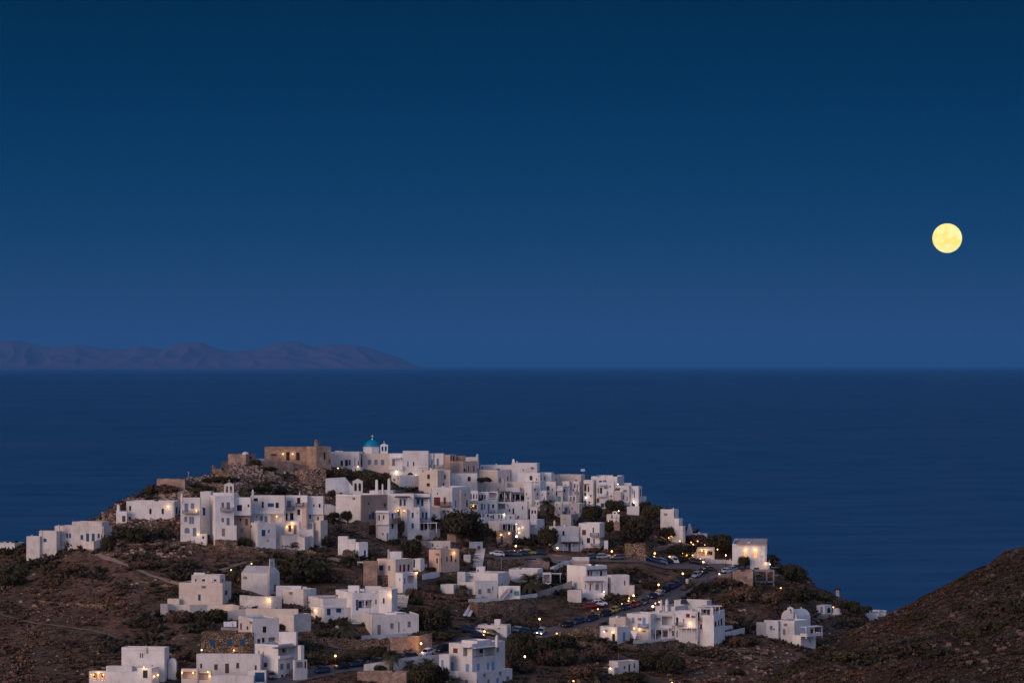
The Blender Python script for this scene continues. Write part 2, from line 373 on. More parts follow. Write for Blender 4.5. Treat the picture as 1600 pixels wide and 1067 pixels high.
        if arch:                 # fill the two upper corners so the head is round
            r = (b-a)/2; cx = (a+b)/2
            fb = MB()
            for sg in (-1, 1):
                pts = [(cx+sg*r, z1)]+[(cx+sg*r*math.cos(t_), z1-r+r*math.sin(t_)) for t_ in [R(0), R(30), R(60), R(90)]]
                pf = [(*s.at2(side, q, 0.01), z) for q, z in pts]; fb.poly(pf)
                pk = [(*s.at2(side, q, -0.18), z) for q, z in pts]
                for i in range(1, 4): fb.quad(pf[i], pf[i+1], pk[i+1], pk[i])
            fb.build('arch_head', [s.mat], s.root)
        if door:
            s.slab(mb, side, a, b, z0, z1, -0.19, -0.10)
            for i in range(2):
                q = a+(b-a)*(0.12+0.44*i); s.slab(mb, side, q, q+(b-a)*0.32, z0+0.25, z1-0.2, -0.10, -0.07)
            d = mb.build('door', [PAINT.get(kk, PAINT['w'])[0]], s.root)
            return
        if kk == 'L':
            s.slab(mb, side, a, b, z0, z1, -0.19, -0.14); wv = mb.build('window', ['lit_glass'], s.root)
        else:
            s.slab(mb, side, a, b, z0, z1, -0.19, -0.15); wv = mb.build('window', ['glass'], s.root)
        fb = MB()
        if kk in ('d', 'k', 'L'):
            t_ = 0.05; m_ = (a+b)/2
            for q0, q1, y0, y1 in ((a, a+t_, z0, z1), (b-t_, b, z0, z1), (a+t_, b-t_, z0, z0+t_), (a+t_, b-t_, z1-t_, z1), (m_-t_/2, m_+t_/2, z0+t_, z1-t_)):
                s.slab(fb, side, q0, q1, y0, y1, -0.15, -0.10)
            fb.build('frame', ['dark_frame' if kk != 'L' else 'brown_wood'], wv)
        else:
            m_ = (a+b)/2
            for q0, q1 in ((a+0.02, m_-0.015), (m_+0.015, b-0.02)):
                s.slab(fb, side, q0, q1, z0+0.02, z1-0.02, -0.10, -0.05)
            fb.build('shutter', [PAINT[kk][0]], wv)
        if z1-z0 < 2.0 and b-a > 0.5:
            sb_ = MB(); s.slab(sb_, side, a-0.08, b+0.08, z0-0.1, z0-0.005, 0.003, 0.09); sb_.build('sill', [s.mat], wv)
    # ---- things fixed to the last block
    def side(s, x): return 'L' if tx(x) < s.x1 else 'R'
    def lamp(s, x, y, p=26, white=False, out=0.35):
        sd = s.side(x); q = s.sof(sd, tx(x)); Yq = s.at2(sd, q, out).y; z = Zof(ty(y), Yq)
        mb = MB(); c = s.at2(sd, q, out-0.1); mb.lathe((c.x, c.y, z-0.17), [(0.06, 0), (0.15, 0.06), (0.17, 0.18), (0.10, 0.30), (0.03, 0.34)], 8)
        o = mb.build('wall_lamp', ['bulb_white' if white else 'bulb_warm'], s.root)
        l = bpy.data.lights.new('lamp_light', 'POINT'); l.energy = p*0.6; l.color = (1, 0.85, 0.7) if white else (1.0, 0.56, 0.24); l.shadow_soft_size = 0.15
        lo = bpy.data.objects.new('lamp_light', l); COL.objects.link(lo); lo.parent = o
        c2 = s.at2(sd, q, out+0.45); lo.location = Vector((c2.x, c2.y, z-0.1))-world_loc(s.root)
        return s
    def balcony(s, x0, x1, yt, yb, kind='gr', out=1.1, solid=False):
        sd = s.side((x0+x1)/2); a, b = sorted((s.sof(sd, tx(x0)), s.sof(sd, tx(x1)))); Yq = s.at2(sd, (a+b)/2, out).y
        z1, z0 = Zof(ty(yt), Yq), Zof(ty(yb), Yq); mb = MB()
        s.slab(mb, sd, a, b, z0-0.02, z0+0.13, 0.004, out); fl = mb.build('balcony', [s.mat if solid or kind in ('wh',) else 'concrete'], s.root)
        rb = MB()
        if solid:
            s.slab(rb, sd, a, b, z0+0.135, z1, out-0.15, out-0.003); s.slab(rb, sd, a, a+0.15, z0+0.135, z1, 0.004, out-0.152); s.slab(rb, sd, b-0.15, b, z0+0.135, z1, 0.004, out-0.152)
            rb.build('parapet', [s.mat], fl)
        else:
            n = max(3, int((b-a)/0.16))
            for i in range(n+1):
                q = a+0.03+(b-a-0.06)*i/n; s.slab(rb, sd, q-0.025, q+0.025, z0+0.13, z1-0.05, out-0.07, out-0.03)
            for e in (a, b-0.05):
                for i in range(5):
                    o_ = 0.1+(out-0.25)*i/4; s.slab(rb, sd, e, e+0.05, z0+0.13, z1-0.05, o_, o_+0.04)
                s.slab(rb, sd, e, e+0.05, z1-0.05, z1, 0.004, out-0.07)
            s.slab(rb, sd, a, b, z1-0.05, z1+0.01, out-0.075, out-0.02)
            rb.build('railing', [PAINT[kind][0]], fl)
        return s
    def awning(s, x0, x1, y, kind='wh', out=1.8, yp=None, slope=0.25, posts=2):
        sd = s.side((x0+x1)/2); a, b = sorted((s.sof(sd, tx(x0)), s.sof(sd, tx(x1)))); Yq = s.at2(sd, (a+b)/2, out).y
        z = Zof(ty(y), Yq); mb = MB()
        p = [(*s.at2(sd, q, o), zz) for dz in (0, 0.1) for q, o, zz in ((a, out, z+dz), (b, out, z+dz), (b, 0.004, z+slope+dz), (a, 0.004, z+slope+dz))]
        mb.hexa(p); o = mb.build('awning', [PAINT[kind][0] if kind in PAINT else kind], s.root)
        if yp is not None:
            zp = Zof(ty(yp), Yq)-0.6
            for i in range(posts):
                pb = MB(); q = a+0.12+(b-a-0.24)*i/(posts-1); s.slab(pb, sd, q-0.09, q+0.09, zp, z-0.004, out-0.3, out-0.12); pb.build('post', [PAINT['wh'][0]], o)
        return s
    def chimney(s, x, ytop, ybase, wd=14, back=1.2, mat=None):
        Y = s.Yb+back; X = Xof(tx(x), Y); z1, z0 = Zof(ty(ytop), Y), Zof(ty(ybase), Y)-1.2; wm = wd/T[2]/F*Y
        mb = MB(); mb.box((X, Y, (z0+z1)/2-0.15), (wm, wm, z1-z0-0.3), s.t*-1, 0, 0.82); mb.lathe((X, Y, z1-0.32), [(wm*0.36, 0), (wm*0.46, 0.1), (wm*0.40, 0.26), (wm*0.2, 0.38), (0.03, 0.42)], 10)
        mb.build('chimney', [mat or s.mat], s.root); return s
    def gable(s, x0, x1, ytop, ybase, n=2, back=1.0, mat=None, cross=True):
        Y = s.Yb+back; xa, xb = Xof(tx(x0), Y), Xof(tx(x1), Y); z1, z0 = Zof(ty(ytop), Y), Zof(ty(ybase), Y)-0.8; W = xb-xa; th = 0.6
        mb = MB(); hs = z1-z0-0.8; head = z0+0.8+hs*0.72; sill_ = z0+0.8+hs*0.22; pw = W*(0.16 if n == 2 else 0.28)
        ow = (W-pw*(n+1))/n
        Bx = lambda a, b, c, d: mb.hexa([(a, Y, c), (b, Y, c), (b, Y+th, c), (a, Y+th, c), (a, Y, d), (b, Y, d), (b, Y+th, d), (a, Y+th, d)])
        Bx(xa, xb, z0, sill_)
        for i in range(n+1): q = xa+i*(pw+ow); Bx(q, q+pw, sill_, head)
        Bx(xa, xb, head, head+hs*0.14)
        for i in range(n):
            q = xa+pw+i*(pw+ow); r = ow/2
            for sg in (0, 1):
                e = q+ow*sg; k = 1 if sg == 0 else -1
                for yy in (Y-0.003, Y+th+0.003): mb.poly([(e, yy, head), (e+k*r, yy, head), (e+k*r*0.45, yy, head-r*0.2), (e, yy, head-r)])
        m_ = (xa+xb)/2; mb.poly([(xa+W*0.1, Y, head+hs*0.14), (xb-W*0.1, Y, head+hs*0.14), (m_, Y, z1)]); mb.poly([(xa+W*0.1, Y+th, head+hs*0.14), (m_, Y+th, z1), (xb-W*0.1, Y+th, head+hs*0.14)])
        mb.quad((xa+W*0.1, Y, head+hs*0.14), (m_, Y, z1), (m_, Y+th, z1), (xa+W*0.1, Y+th, head+hs*0.14)); mb.quad((m_, Y, z1), (xb-W*0.1, Y, head+hs*0.14), (xb-W*0.1, Y+th, head+hs*0.14), (m_, Y+th, z1))
        g_ = mb.build('bell_gable', [mat or s.mat], s.root)
        for i in range(n):
            bb = MB(); q = xa+pw+ow/2+i*(pw+ow); r = min(0.28, ow*0.3); bb.lathe((q, Y+th/2, head-r*2.2), [(r, 0), (r*0.75, r*0.5), (r*0.55, r*1.4), (r*0.2, r*1.9)], 10); bb.build('bell', ['metal'], g_)
        if cross:
            cb = MB(); cb.box((m_, Y+th/2, z1+0.3), (0.09, 0.09, 0.75)); cb.box((m_, Y+th/2, z1+0.42), (0.42, 0.09, 0.09)); cb.build('cross', [mat or s.mat], g_)
        return s
    def tank(s, x, y, kind='solar'):
        Y = s.Yb+2.0; X = Xof(tx(x), Y); z = Zof(ty(y), Y); mb = MB()
        mb.tube([(X-0.7, Y, z+0.3), (X+0.7, Y, z+0.3)], 0.28, 10); mb.quad((X-0.9, Y-1.3, z-0.7), (X+0.9, Y-1.3, z-0.7), (X+0.9, Y-0.2, z+0.1), (X-0.9, Y-0.2, z+0.1)); mb.box((X, Y-0.3, z-0.4), (0.1, 0.1, 0.9)); mb.box((X-0.7, Y-0.1, z-0.3), (0.08, 0.08, 1.0)); mb.box((X+0.7, Y-0.1, z-0.3), (0.08, 0.08, 1.0))
        mb.build('solar_heater', ['metal'], s.root); return s

def wall(name, label, pts, mat='drystone', th=0.6, rough=0.25, group=None, dy=0, cat='wall', cap=None):
    """pts: (x, ytop, ybase) in tile coordinates; a wall that follows the ground"""
    P = []
    for x, yt, yb in pts:
        Y = gY(tx(x), ty(yb))+dy; P.append((tx(x), ty(yt), ty(yb), Y))
    S = []
    for a, b in zip(P, P[1:]):
        n = max(1, int(abs(b[0]-a[0])/4)) if rough > 0 else 1
        for i in range(n): S.append([a[k]+(b[k]-a[k])*i/n for k in range(4)])
    S.append(list(P[-1])); mb = MB(); rows = []
    for i, (px, yt, yb, Y) in enumerate(S):
        j = random.uniform(-rough, rough) if rough else 0
        X = Xof(px, Y); z1 = Zof(yt, Y)+j; z0 = Zof(yb, Y)-2.5; rows.append(((X, Y, z0), (X, Y, z1), (X, Y+th, z1-abs(j)*0.4), (X, Y+th, z0)))
    for a, b in zip(rows, rows[1:]):
        for k in range(3): mb.quad(a[k], b[k], b[k+1], a[k+1])
    mb.poly(rows[0]); mb.poly(rows[-1][::-1])
    c = rows[len(rows)//2][0]
    return tag(mb.build(name, [mat], origin=Vector(c)), label, cat, group)
# ---------------------------------------------------------------- ground, sea, islands, moon
def groundmat(name, dry, olive, rock, rockamt=0.66, dark=1.0):
    m, t, b = newmat(name); b.inputs['Roughness'].default_value = 1.0; b.inputs['Specular IOR Level'].default_value = 0.05
    L = t.links; g = t.nodes.new('ShaderNodeNewGeometry')
    def noi(s, d=6, rough=0.6, sc3=None):
        n = t.nodes.new('ShaderNodeTexNoise'); n.inputs['Scale'].default_value = s; n.inputs['Detail'].default_value = d; n.inputs['Roughness'].default_value = rough
        if sc3:
            mp = t.nodes.new('ShaderNodeMapping'); mp.inputs['Scale'].default_value = sc3; L.new(g.outputs['Position'], mp.inputs[0]); L.new(mp.outputs[0], n.inputs['Vector'])
        else: L.new(g.outputs['Position'], n.inputs['Vector'])
        return n
    def rng(s, a, b2, c=0.0, d=1.0):
        r = t.nodes.new('ShaderNodeMapRange'); r.inputs[1].default_value = a; r.inputs[2].default_value = b2; r.inputs[3].default_value = c; r.inputs[4].default_value = d; L.new(s, r.inputs[0]); return r.outputs[0]
    def mix(f, a, c):
        x = t.nodes.new('ShaderNodeMixRGB'); L.new(f, x.inputs[0])
        for i, q in ((1, a), (2, c)):
            if isinstance(q, tuple): x.inputs[i].default_value = (*q, 1)
            else: L.new(q, x.inputs[i])
        return x.outputs[0]
    n1 = noi(0.03, 5); n2 = noi(0.35, 8, 0.7); n3 = noi(1.3, 5, 0.7); n4 = noi(0.11, 6, 0.65, (1, 0.5, 1.5))
    base = mix(rng(n1.outputs['Fac'], 0.40, 0.62), dry, olive)
    base = mix(rng(n2.outputs['Fac'], 0.45, 0.62), base, tuple(x*0.35 for x in olive))
    base = mix(rng(n3.outputs['Fac'], 0.5, 0.72, 0, 0.6), base, tuple(x*1.9 for x in dry))
    n5 = noi(0.9, 8, 0.75)
    mul = t.nodes.new('ShaderNodeMath'); mul.operation = 'MULTIPLY'
    L.new(rng(n4.outputs['Fac'], rockamt-0.12, rockamt+0.02), mul.inputs[0]); L.new(rng(n5.outputs['Fac'], 0.48, 0.58), mul.inputs[1])
    base = mix(mul.outputs[0], base, rock)
    L.new(base, b.inputs['Base Color'])
    bp = t.nodes.new('ShaderNodeBump'); bp.inputs['Strength'].default_value = 1.0; bp.inputs['Distance'].default_value = 0.9
    ad_ = t.nodes.new('ShaderNodeMath'); L.new(n2.outputs['Fac'], ad_.inputs[0]); L.new(n3.outputs['Fac'], ad_.inputs[1]); L.new(ad_.outputs[0], bp.inputs['Height'])
    L.new(bp.outputs[0], b.inputs['Normal']); return m
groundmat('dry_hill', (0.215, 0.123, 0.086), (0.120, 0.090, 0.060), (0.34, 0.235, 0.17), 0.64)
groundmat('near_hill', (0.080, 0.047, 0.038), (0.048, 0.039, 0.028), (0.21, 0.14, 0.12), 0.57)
groundmat('far_isle', (0.10, 0.07, 0.095), (0.035, 0.035, 0.06), (0.40, 0.26, 0.24), 0.5)

def grid_mesh(name, mat, cols, rows, fn, **tg):
    v = [fn(c, r) for r in rows for c in cols]; n = len(cols); f = []
    for j in range(len(rows)-1):
        for i in range(n-1): a = j*n+i; f.append((a, a+1, a+n+1, a+n))
    me = bpy.data.meshes.new(name); me.from_pydata(v, [], f); me.materials.append(M[mat]); me.polygons.foreach_set('use_smooth', [True]*len(f)); me.update()
    o = bpy.data.objects.new(name, me); COL.objects.link(o); tag(o, tg.get('label'), None, None, tg.get('kind', 'structure')); return o
cols = [-300+i*4.0 for i in range(0, 546)]
rows = [-0.5+i*0.008 for i in range(0, 189)] + [1.012+0.03*i for i in range(0, 60)]
def tfn(px, t):
    ys = plerp(YSIL, px); yb = plerp(YBOT, px)
    Y = yb+(ys-yb)*t if t <= 1 else ys+(t-1)*230
    X = Xof(px, Y); return (X, Y, gz(X, Y))
hill = grid_mesh('hill', 'dry_hill', cols, rows, tfn)
# nearer spur on the right
S2 = [(1000, 1130), (1150, 1092), (1180, 1070), (1250, 1036), (1330, 992), (1370, 968), (1400, 953), (1450, 928), (1500, 905), (1530, 893), (1545, 884), (1560, 874), (1578, 866), (1600, 858), (1700, 805), (1850, 740)]
def g2(px, py):
    s = plerp(S2, px); t = max(-0.8, min(1, (1100-py)/(1100-s+1e-3))) if s < 1095 else 0
    return 520+130*t
def z2(X, Y):
    px = X/Y*F+800; s = plerp(S2, px); t = (Y-520)/130.0
    k = max(0.0, t)
    if t <= 1: z = Zof(1100-(1100-s)*t, Y)
    else: dd = Y-650; z = Zof(s, 650)-0.05*dd-dd*dd*0.006
    v = Vector((X*0.06, Y*0.06, 9)); q = Vector((X*0.3, Y*0.3, 4)); big = noise.noise(Vector((X*0.035+Y*0.02, Y*0.05, 2)))
    return z+(big*3.2-0.5)*max(0.0, min(1.0, (1.06-t)*5))+noise.noise(v)*1.3+noise.noise(q)*0.4+abs(noise.noise(Vector((X*0.13, Y*0.25, 1))))*1.0
def tfn2(px, t):
    Y = 520+130*t; X = Xof(px, Y); return (X, Y, z2(X, Y))
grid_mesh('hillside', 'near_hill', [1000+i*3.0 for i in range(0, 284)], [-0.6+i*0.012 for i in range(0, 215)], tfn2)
# valley floor and sea bed under everything seen here
# sea
m, t, b = newmat('sea'); b.inputs['Base Color'].default_value = (0.008, 0.026, 0.055, 1); b.inputs['Roughness'].default_value = 0.32; b.inputs['IOR'].default_value = 1.33
g = t.nodes.new('ShaderNodeNewGeometry'); mp = t.nodes.new('ShaderNodeMapping'); mp.inputs['Scale'].default_value = (0.012, 0.06, 0.03); t.links.new(g.outputs['Position'], mp.inputs[0])
n1 = t.nodes.new('ShaderNodeTexNoise'); n1.inputs['Scale'].default_value = 1.0; n1.inputs['Detail'].default_value = 9; n1.inputs['Roughness'].default_value = 0.65; t.links.new(mp.outputs[0], n1.inputs['Vector'])
mp2 = t.nodes.new('ShaderNodeMapping'); mp2.inputs['Scale'].default_value = (0.0005, 0.0012, 1); t.links.new(g.outputs['Position'], mp2.inputs[0])
n2 = t.nodes.new('ShaderNodeTexNoise'); n2.inputs['Scale'].default_value = 1.0; n2.inputs['Detail'].default_value = 5; t.links.new(mp2.outputs[0], n2.inputs['Vector'])
r1 = t.nodes.new('ShaderNodeMapRange'); r1.inputs[1].default_value = 0.35; r1.inputs[2].default_value = 0.68; r1.inputs[3].default_value = 0.28; r1.inputs[4].default_value = 0.45; t.links.new(n2.outputs['Fac'], r1.inputs[0]); t.links.new(r1.outputs[0], b.inputs['Roughness'])
mx = t.nodes.new('ShaderNodeMixRGB'); t.links.new(n2.outputs['Fac'], mx.inputs[0]); mx.inputs[1].default_value = (0.016, 0.072, 0.165, 1); mx.inputs[2].default_value = (0.048, 0.142, 0.280, 1)
mp3 = t.nodes.new('ShaderNodeMapping'); mp3.inputs['Scale'].default_value = (0.007, 0.013, 1); t.links.new(g.outputs['Position'], mp3.inputs[0])
n3 = t.nodes.new('ShaderNodeTexNoise'); n3.inputs['Scale'].default_value = 1.0; n3.inputs['Detail'].default_value = 9; n3.inputs['Roughness'].default_value = 0.7; t.links.new(mp3.outputs[0], n3.inputs['Vector'])
r3 = t.nodes.new('ShaderNodeMapRange'); r3.inputs[1].default_value = 0.34; r3.inputs[2].default_value = 0.66; t.links.new(n3.outputs['Fac'], r3.inputs[0]); a3 = t.nodes.new('ShaderNodeMixRGB'); a3.inputs[0].default_value = 0.72; t.links.new(n2.outputs['Fac'], a3.inputs[1]); t.links.new(r3.outputs[0], a3.inputs[2]); t.links.new(a3.outputs[0], mx.inputs[0])
t.links.new(mx.outputs[0], b.inputs['Base Color'])
bp = t.nodes.new('ShaderNodeBump'); bp.inputs['Strength'].default_value = 0.8; bp.inputs['Distance'].default_value = 2.2; t.links.new(n1.outputs['Fac'], bp.inputs['Height']); t.links.new(bp.outputs[0], b.inputs['Normal'])
mb = MB(); ys = [300, 3000, 12000, 60000, 250000, 1200000]
for a, c in zip(ys, ys[1:]): mb.quad((-c*0.5-2000, a, 0) if 0 else (-a*0.5-2000, a, 0), (a*0.5+2000, a, 0), (c*0.5+2000, c, 0), (-c*0.5-2000, c, 0))
tag(mb.build('sea', ['sea']), None, None, None, 'structure')
mb = MB(); mb.quad((-2150, -1500, 0), (2150, -1500, 0), (2150, 300, 0), (-2150, 300, 0)); tag(mb.build('valley', ['dry_hill']), None, None, None, 'structure')
# island on the horizon
ISL = [(-120, 548), (-60, 541), (-20, 536), (10, 533), (28, 532), (50, 537), (62, 539), (82, 543), (105, 540), (130, 538), (150, 543), (170, 546), (200, 544), (222, 540), (238, 543), (255, 546),
       (275, 538), (300, 534), (315, 535), (335, 543), (358, 549), (400, 546), (430, 538), (455, 533), (468, 534), (485, 541), (500, 541), (520, 538), (560, 539), (580, 544), (600, 551), (625, 559), (645, 568), (656, 573.5), (675, 579)]
YI = 170000.0; base_i = HOR+CH/YI*F
cs = [-120+i*1.5 for i in range(0, 531)]; rs = [i/40 for i in range(0, 61)]
def ifn(px, t):
    top = plerp(ISL, px); Y = YI-9000*(1-t)*1.0
    h = (base_i-top)/F*YI
    q = noise.fractal(Vector((px*0.05, t*5.0, 5)), 1.0, 2.0, 5); rdg = abs(noise.noise(Vector((px*0.025+t*1.1, t*2.2, 8))))
    if t <= 1: z = h*(t**0.9) - h*0.42*(1-t)*t*4*rdg + q*30*t*(1-t*0.75)
    else: z = h*(1-(t-1)*2.1)
    return (Xof(px, YI)+ (0), Y if t <= 1 else YI+(t-1)*8000, z-4)
grid_mesh('island', 'far_isle', cs, rs, ifn)
# moon
m, t, b = newmat('moonlit_rock'); tcn = t.nodes.new('ShaderNodeTexCoord'); n = t.nodes.new('ShaderNodeTexNoise'); n.inputs['Scale'].default_value = 1.7; n.inputs['Detail'].default_value = 5
t.links.new(tcn.outputs['Object'], n.inputs['Vector']); mpp = t.nodes.new('ShaderNodeVectorMath'); mpp.operation = 'SCALE'; mpp.inputs['Scale'].default_value = 1/1700.0; t.links.new(tcn.outputs['Object'], mpp.inputs[0]); t.links.new(mpp.outputs[0], n.inputs['Vector'])
cr_ = t.nodes.new('ShaderNodeValToRGB'); cr_.color_ramp.elements[0].position = 0.36; cr_.color_ramp.elements[0].color = (1.0, 0.80, 0.14, 1); cr_.color_ramp.elements[1].position = 0.60; cr_.color_ramp.elements[1].color = (1.0, 0.93, 0.40, 1)
t.links.new(n.outputs['Fac'], cr_.inputs[0]); t.links.new(cr_.outputs[0], b.inputs['Emission Color']); b.inputs['Emission Strength'].default_value = 1.25; b.inputs['Base Color'].default_value = (0.02, 0.02, 0.02, 1); b.inputs['Specular IOR Level'].default_value = 0
import bmesh
bm = bmesh.new(); bmesh.ops.create_uvsphere(bm, u_segments=64, v_segments=32, radius=23.0/F*400000)
me = bpy.data.meshes.new('moon'); bm.to_mesh(me); bm.free(); me.materials.append(m); me.polygons.foreach_set('use_smooth', [True]*len(me.polygons))
mo = bpy.data.objects.new('moon', me); COL.objects.link(mo); mo.location = (Xof(1480, 400000), 400000, Zof(372.3, 400000)); tag(mo, 'full yellow moon hanging above the sea at the right', 'moon')

# roads and paths
plain('trodden_soil', (0.19, 0.125, 0.09), 0.95, 0.3, 0.5)
def ribbon(name, pts, width, mat, lift=0.16, kind='structure', step=2.0):
    C = [Vector((Xof(x, gY(x, y)), gY(x, y))) for x, y in pts]
    S = []
    for a, b_ in zip(C, C[1:]):
        n = max(1, int((b_-a).length/step))
        for i in range(n): S.append(a+(b_-a)*i/n)
    S.append(C[-1])
    for _ in range(6): S = [S[0]]+[(S[i-1]+S[i]*2+S[i+1])/4 for i in range(1, len(S)-1)]+[S[-1]]
    v, f = [], []; K = 5
    for i, p in enumerate(S):
        d = (S[min(i+1, len(S)-1)]-S[max(i-1, 0)]).normalized(); nn = Vector((-d.y, d.x))
        for k in range(K):
            q = p+nn*width*(k/(K-1)-0.5); v.append((q.x, q.y, gz(q.x, q.y)+lift))
    for i in range(len(S)-1):
        for k in range(K-1): a = i*K+k; f.append((a, a+1, a+K+1, a+K))
    me = bpy.data.meshes.new(name); me.from_pydata(v, [], f); me.materials.append(M[mat]); me.update()
    o = bpy.data.objects.new(name, me); COL.objects.link(o); o['kind'] = kind; return S
ROAD = [(300, 1078), (440, 1064), (486, 1053), (540, 1044), (600, 1036), (650, 1028), (700, 1014), (740, 1002), (790, 994), (850, 990), (900, 982), (950, 967), (1000, 947), (1040, 930), (1080, 912), (1120, 898), (1150, 892), (1170, 888)]
UP = [(742, 872), (800, 869), (860, 869), (950, 876), (1020, 880), (1080, 886), (1130, 892)]
ribbon('road', ROAD, 7.5, 'asphalt', 0.2)
ribbon('road', UP, 6.0, 'asphalt', 0.26)
ribbon('path', [(128, 853), (140, 860), (160, 872), (200, 886), (235, 900), (275, 912), (290, 916)], 1.4, 'dirt')
ribbon('path', [(-40, 955), (20, 965), (70, 977), (120, 983), (165, 990), (205, 1003)], 0.7, 'trodden_soil')
ribbon('path', [(395, 878), (360, 888), (335, 897), (315, 905)], 1.8, 'dirt')
ribbon('path', [(1262, 968), (1280, 964), (1300, 962), (1315, 958)], 3.0, 'paving')
ribbon('path', [(430, 853), (470, 862), (510, 868), (540, 880)], 2.2, 'dirt', 0.2)
ribbon('square', [(1095, 893), (1125, 889), (1160, 886)], 17, 'asphalt', 0.30)

# ---------------------------------------------------------------- plants
plain('leaf_dark', (0.050, 0.044, 0.025), 0.9, 0.45, 0.9, spec=0.05); plain('leaf_olive', (0.074, 0.064, 0.036), 0.9, 0.45, 0.9, spec=0.05)
plain('leaf_brown', (0.125, 0.076, 0.054), 0.95, 0.4, 0.9, spec=0.05); plain('leaf_dry', (0.20, 0.122, 0.085), 0.95, 0.4, 0.9, spec=0.05)
plain('bark', (0.06, 0.042, 0.032), 0.95); plain('palm_leaf', (0.085, 0.080, 0.042), 0.8, 0.3); plain('rock', (0.33, 0.235, 0.18), 0.95, 0.35, 0.5); plain('dark_rock', (0.16, 0.105, 0.085), 0.95, 0.35, 0.5); plain('leaf_magenta', (0.085, 0.035, 0.038), 0.9)
def foliage(seed, lobes=14, per=46, leaf=0.13, spread=1.0, flat=0.8, lobe_r=0.42):
    rr = random.Random(seed); mb = MB()
    for L_ in range(lobes):
        a = rr.uniform(0, 6.283); el = rr.uniform(-0.15, 1.0); k = rr.uniform(0.45, 0.85)
        c = Vector((math.cos(a)*k*math.sqrt(max(0, 1-el*el*0.6))*spread*0.75, math.sin(a)*k*math.sqrt(max(0, 1-el*el*0.6))*spread*0.75, 0.45+el*0.33*flat)); rad = rr.uniform(0.4, 1.2)*lobe_r
        for i in range(per):
            d = Vector((rr.gauss(0, 1), rr.gauss(0, 1), rr.gauss(0, 0.8))).normalized(); p = c+d*rad*rr.uniform(0.55, 1.05)
            if p.z < 0.04: p.z = abs(p.z)*0.6+0.04
            s_ = leaf*rr.uniform(0.5, 1.3); n_ = (d+Vector((rr.uniform(-1, 1), rr.uniform(-1, 1), rr.uniform(-1, 1)))*0.9).normalized()
            u = n_.orthogonal().normalized(); v = n_.cross(u); an = rr.uniform(0, 3.14); u, v = u*math.cos(an)+v*math.sin(an), v*math.cos(an)-u*math.sin(an)
            mb.poly([p-u*s_, p-v*s_*0.6, p+u*s_*0.9, p+v*s_*0.7])
    return mb
_cache = {}
def mesh_of(key, fn, mats):
    if key not in _cache:
        o = fn().build('proto', mats); _cache[key] = o.data; bpy.data.objects.remove(o)
    return _cache[key]
def child(name, me, parent, loc=(0, 0, 0), sc_=(1, 1, 1), rz=0):
    o = bpy.data.objects.new(name, me); COL.objects.link(o); o.parent = parent; o.location = loc; o.scale = sc_; o.rotation_euler = (0, 0, rz); return o
BUSHES = 'shrubs and bushes on the hillside'; TREES = 'broadleaf trees among the houses'
def shrub(x, yb, w_, h_, label, leaf='leaf_dark', sd=None, name='shrub', dy=0):
    px, py = tx(x), ty(yb); Y = gY(px, py)+dy; X = Xof(px, Y); z = gz(X, Y) if dy == 0 else Zof(py, Y); W = w_/T[2]/F*Y; Hh = h_/T[2]/F*Y
    sd = random.randrange(5) if sd is None else sd
    me = mesh_of(('shrub', sd, leaf), lambda: foliage(100+sd, 16, 90, 0.10, 1.0), [leaf])
    o = bpy.data.objects.new(name, me); COL.objects.link(o); o.location = (X, Y, z-0.25); o.scale = (W/1.75, max(W/2.0, 1.2)*0.8, Hh/1.02); o.rotation_euler = (0, 0, random.uniform(0, 6.28) if abs(w_/h_-1) < 0.0 else 0)
    return tag(o, label, 'shrub', BUSHES)
def tree(x, yb, w_, h_, label, leaf='leaf_dark', trunk=0.3, name='tree', dy=0, sd=None):
    px, py = tx(x), ty(yb); Y = gY(px, py)+dy; X = Xof(px, Y); W = w_/T[2]/F*Y; Hh = h_/T[2]/F*Y; z = Zof(py, Y)
    r = root(name, (X, Y, z-0.2), label, 'tree', TREES); sd = random.randrange(4) if sd is None else sd
    me = mesh_of(('tree', sd, leaf), lambda: foliage(300+sd, 34, 105, 0.072, 1.08, 1.0, 0.31), [leaf])
    child('crown', me, r, (0, 0, Hh*trunk), (W/1.9, W/1.9, Hh*(1-trunk)/1.0))
    mb = MB(); rr = random.Random(sd); top = Hh*(trunk+0.25)
    mb.tube([(0, 0, -0.5), (0.1, 0, top*0.5), (0.0, 0.1, top)], [W*0.045+0.1, W*0.035+0.07, 0.08], 8)
    for k in range(5):
        a = k*1.26+rr.random(); mb.tube([(0.05, 0, top*0.45), (math.cos(a)*W*0.16, math.sin(a)*W*0.16, top*0.8), (math.cos(a)*W*0.3, math.sin(a)*W*0.3, top*1.15)], [W*0.025+0.05, 0.09, 0.04], 6)
    o = mb.build('trunk', ['bark'], None); o.parent = r
    return r
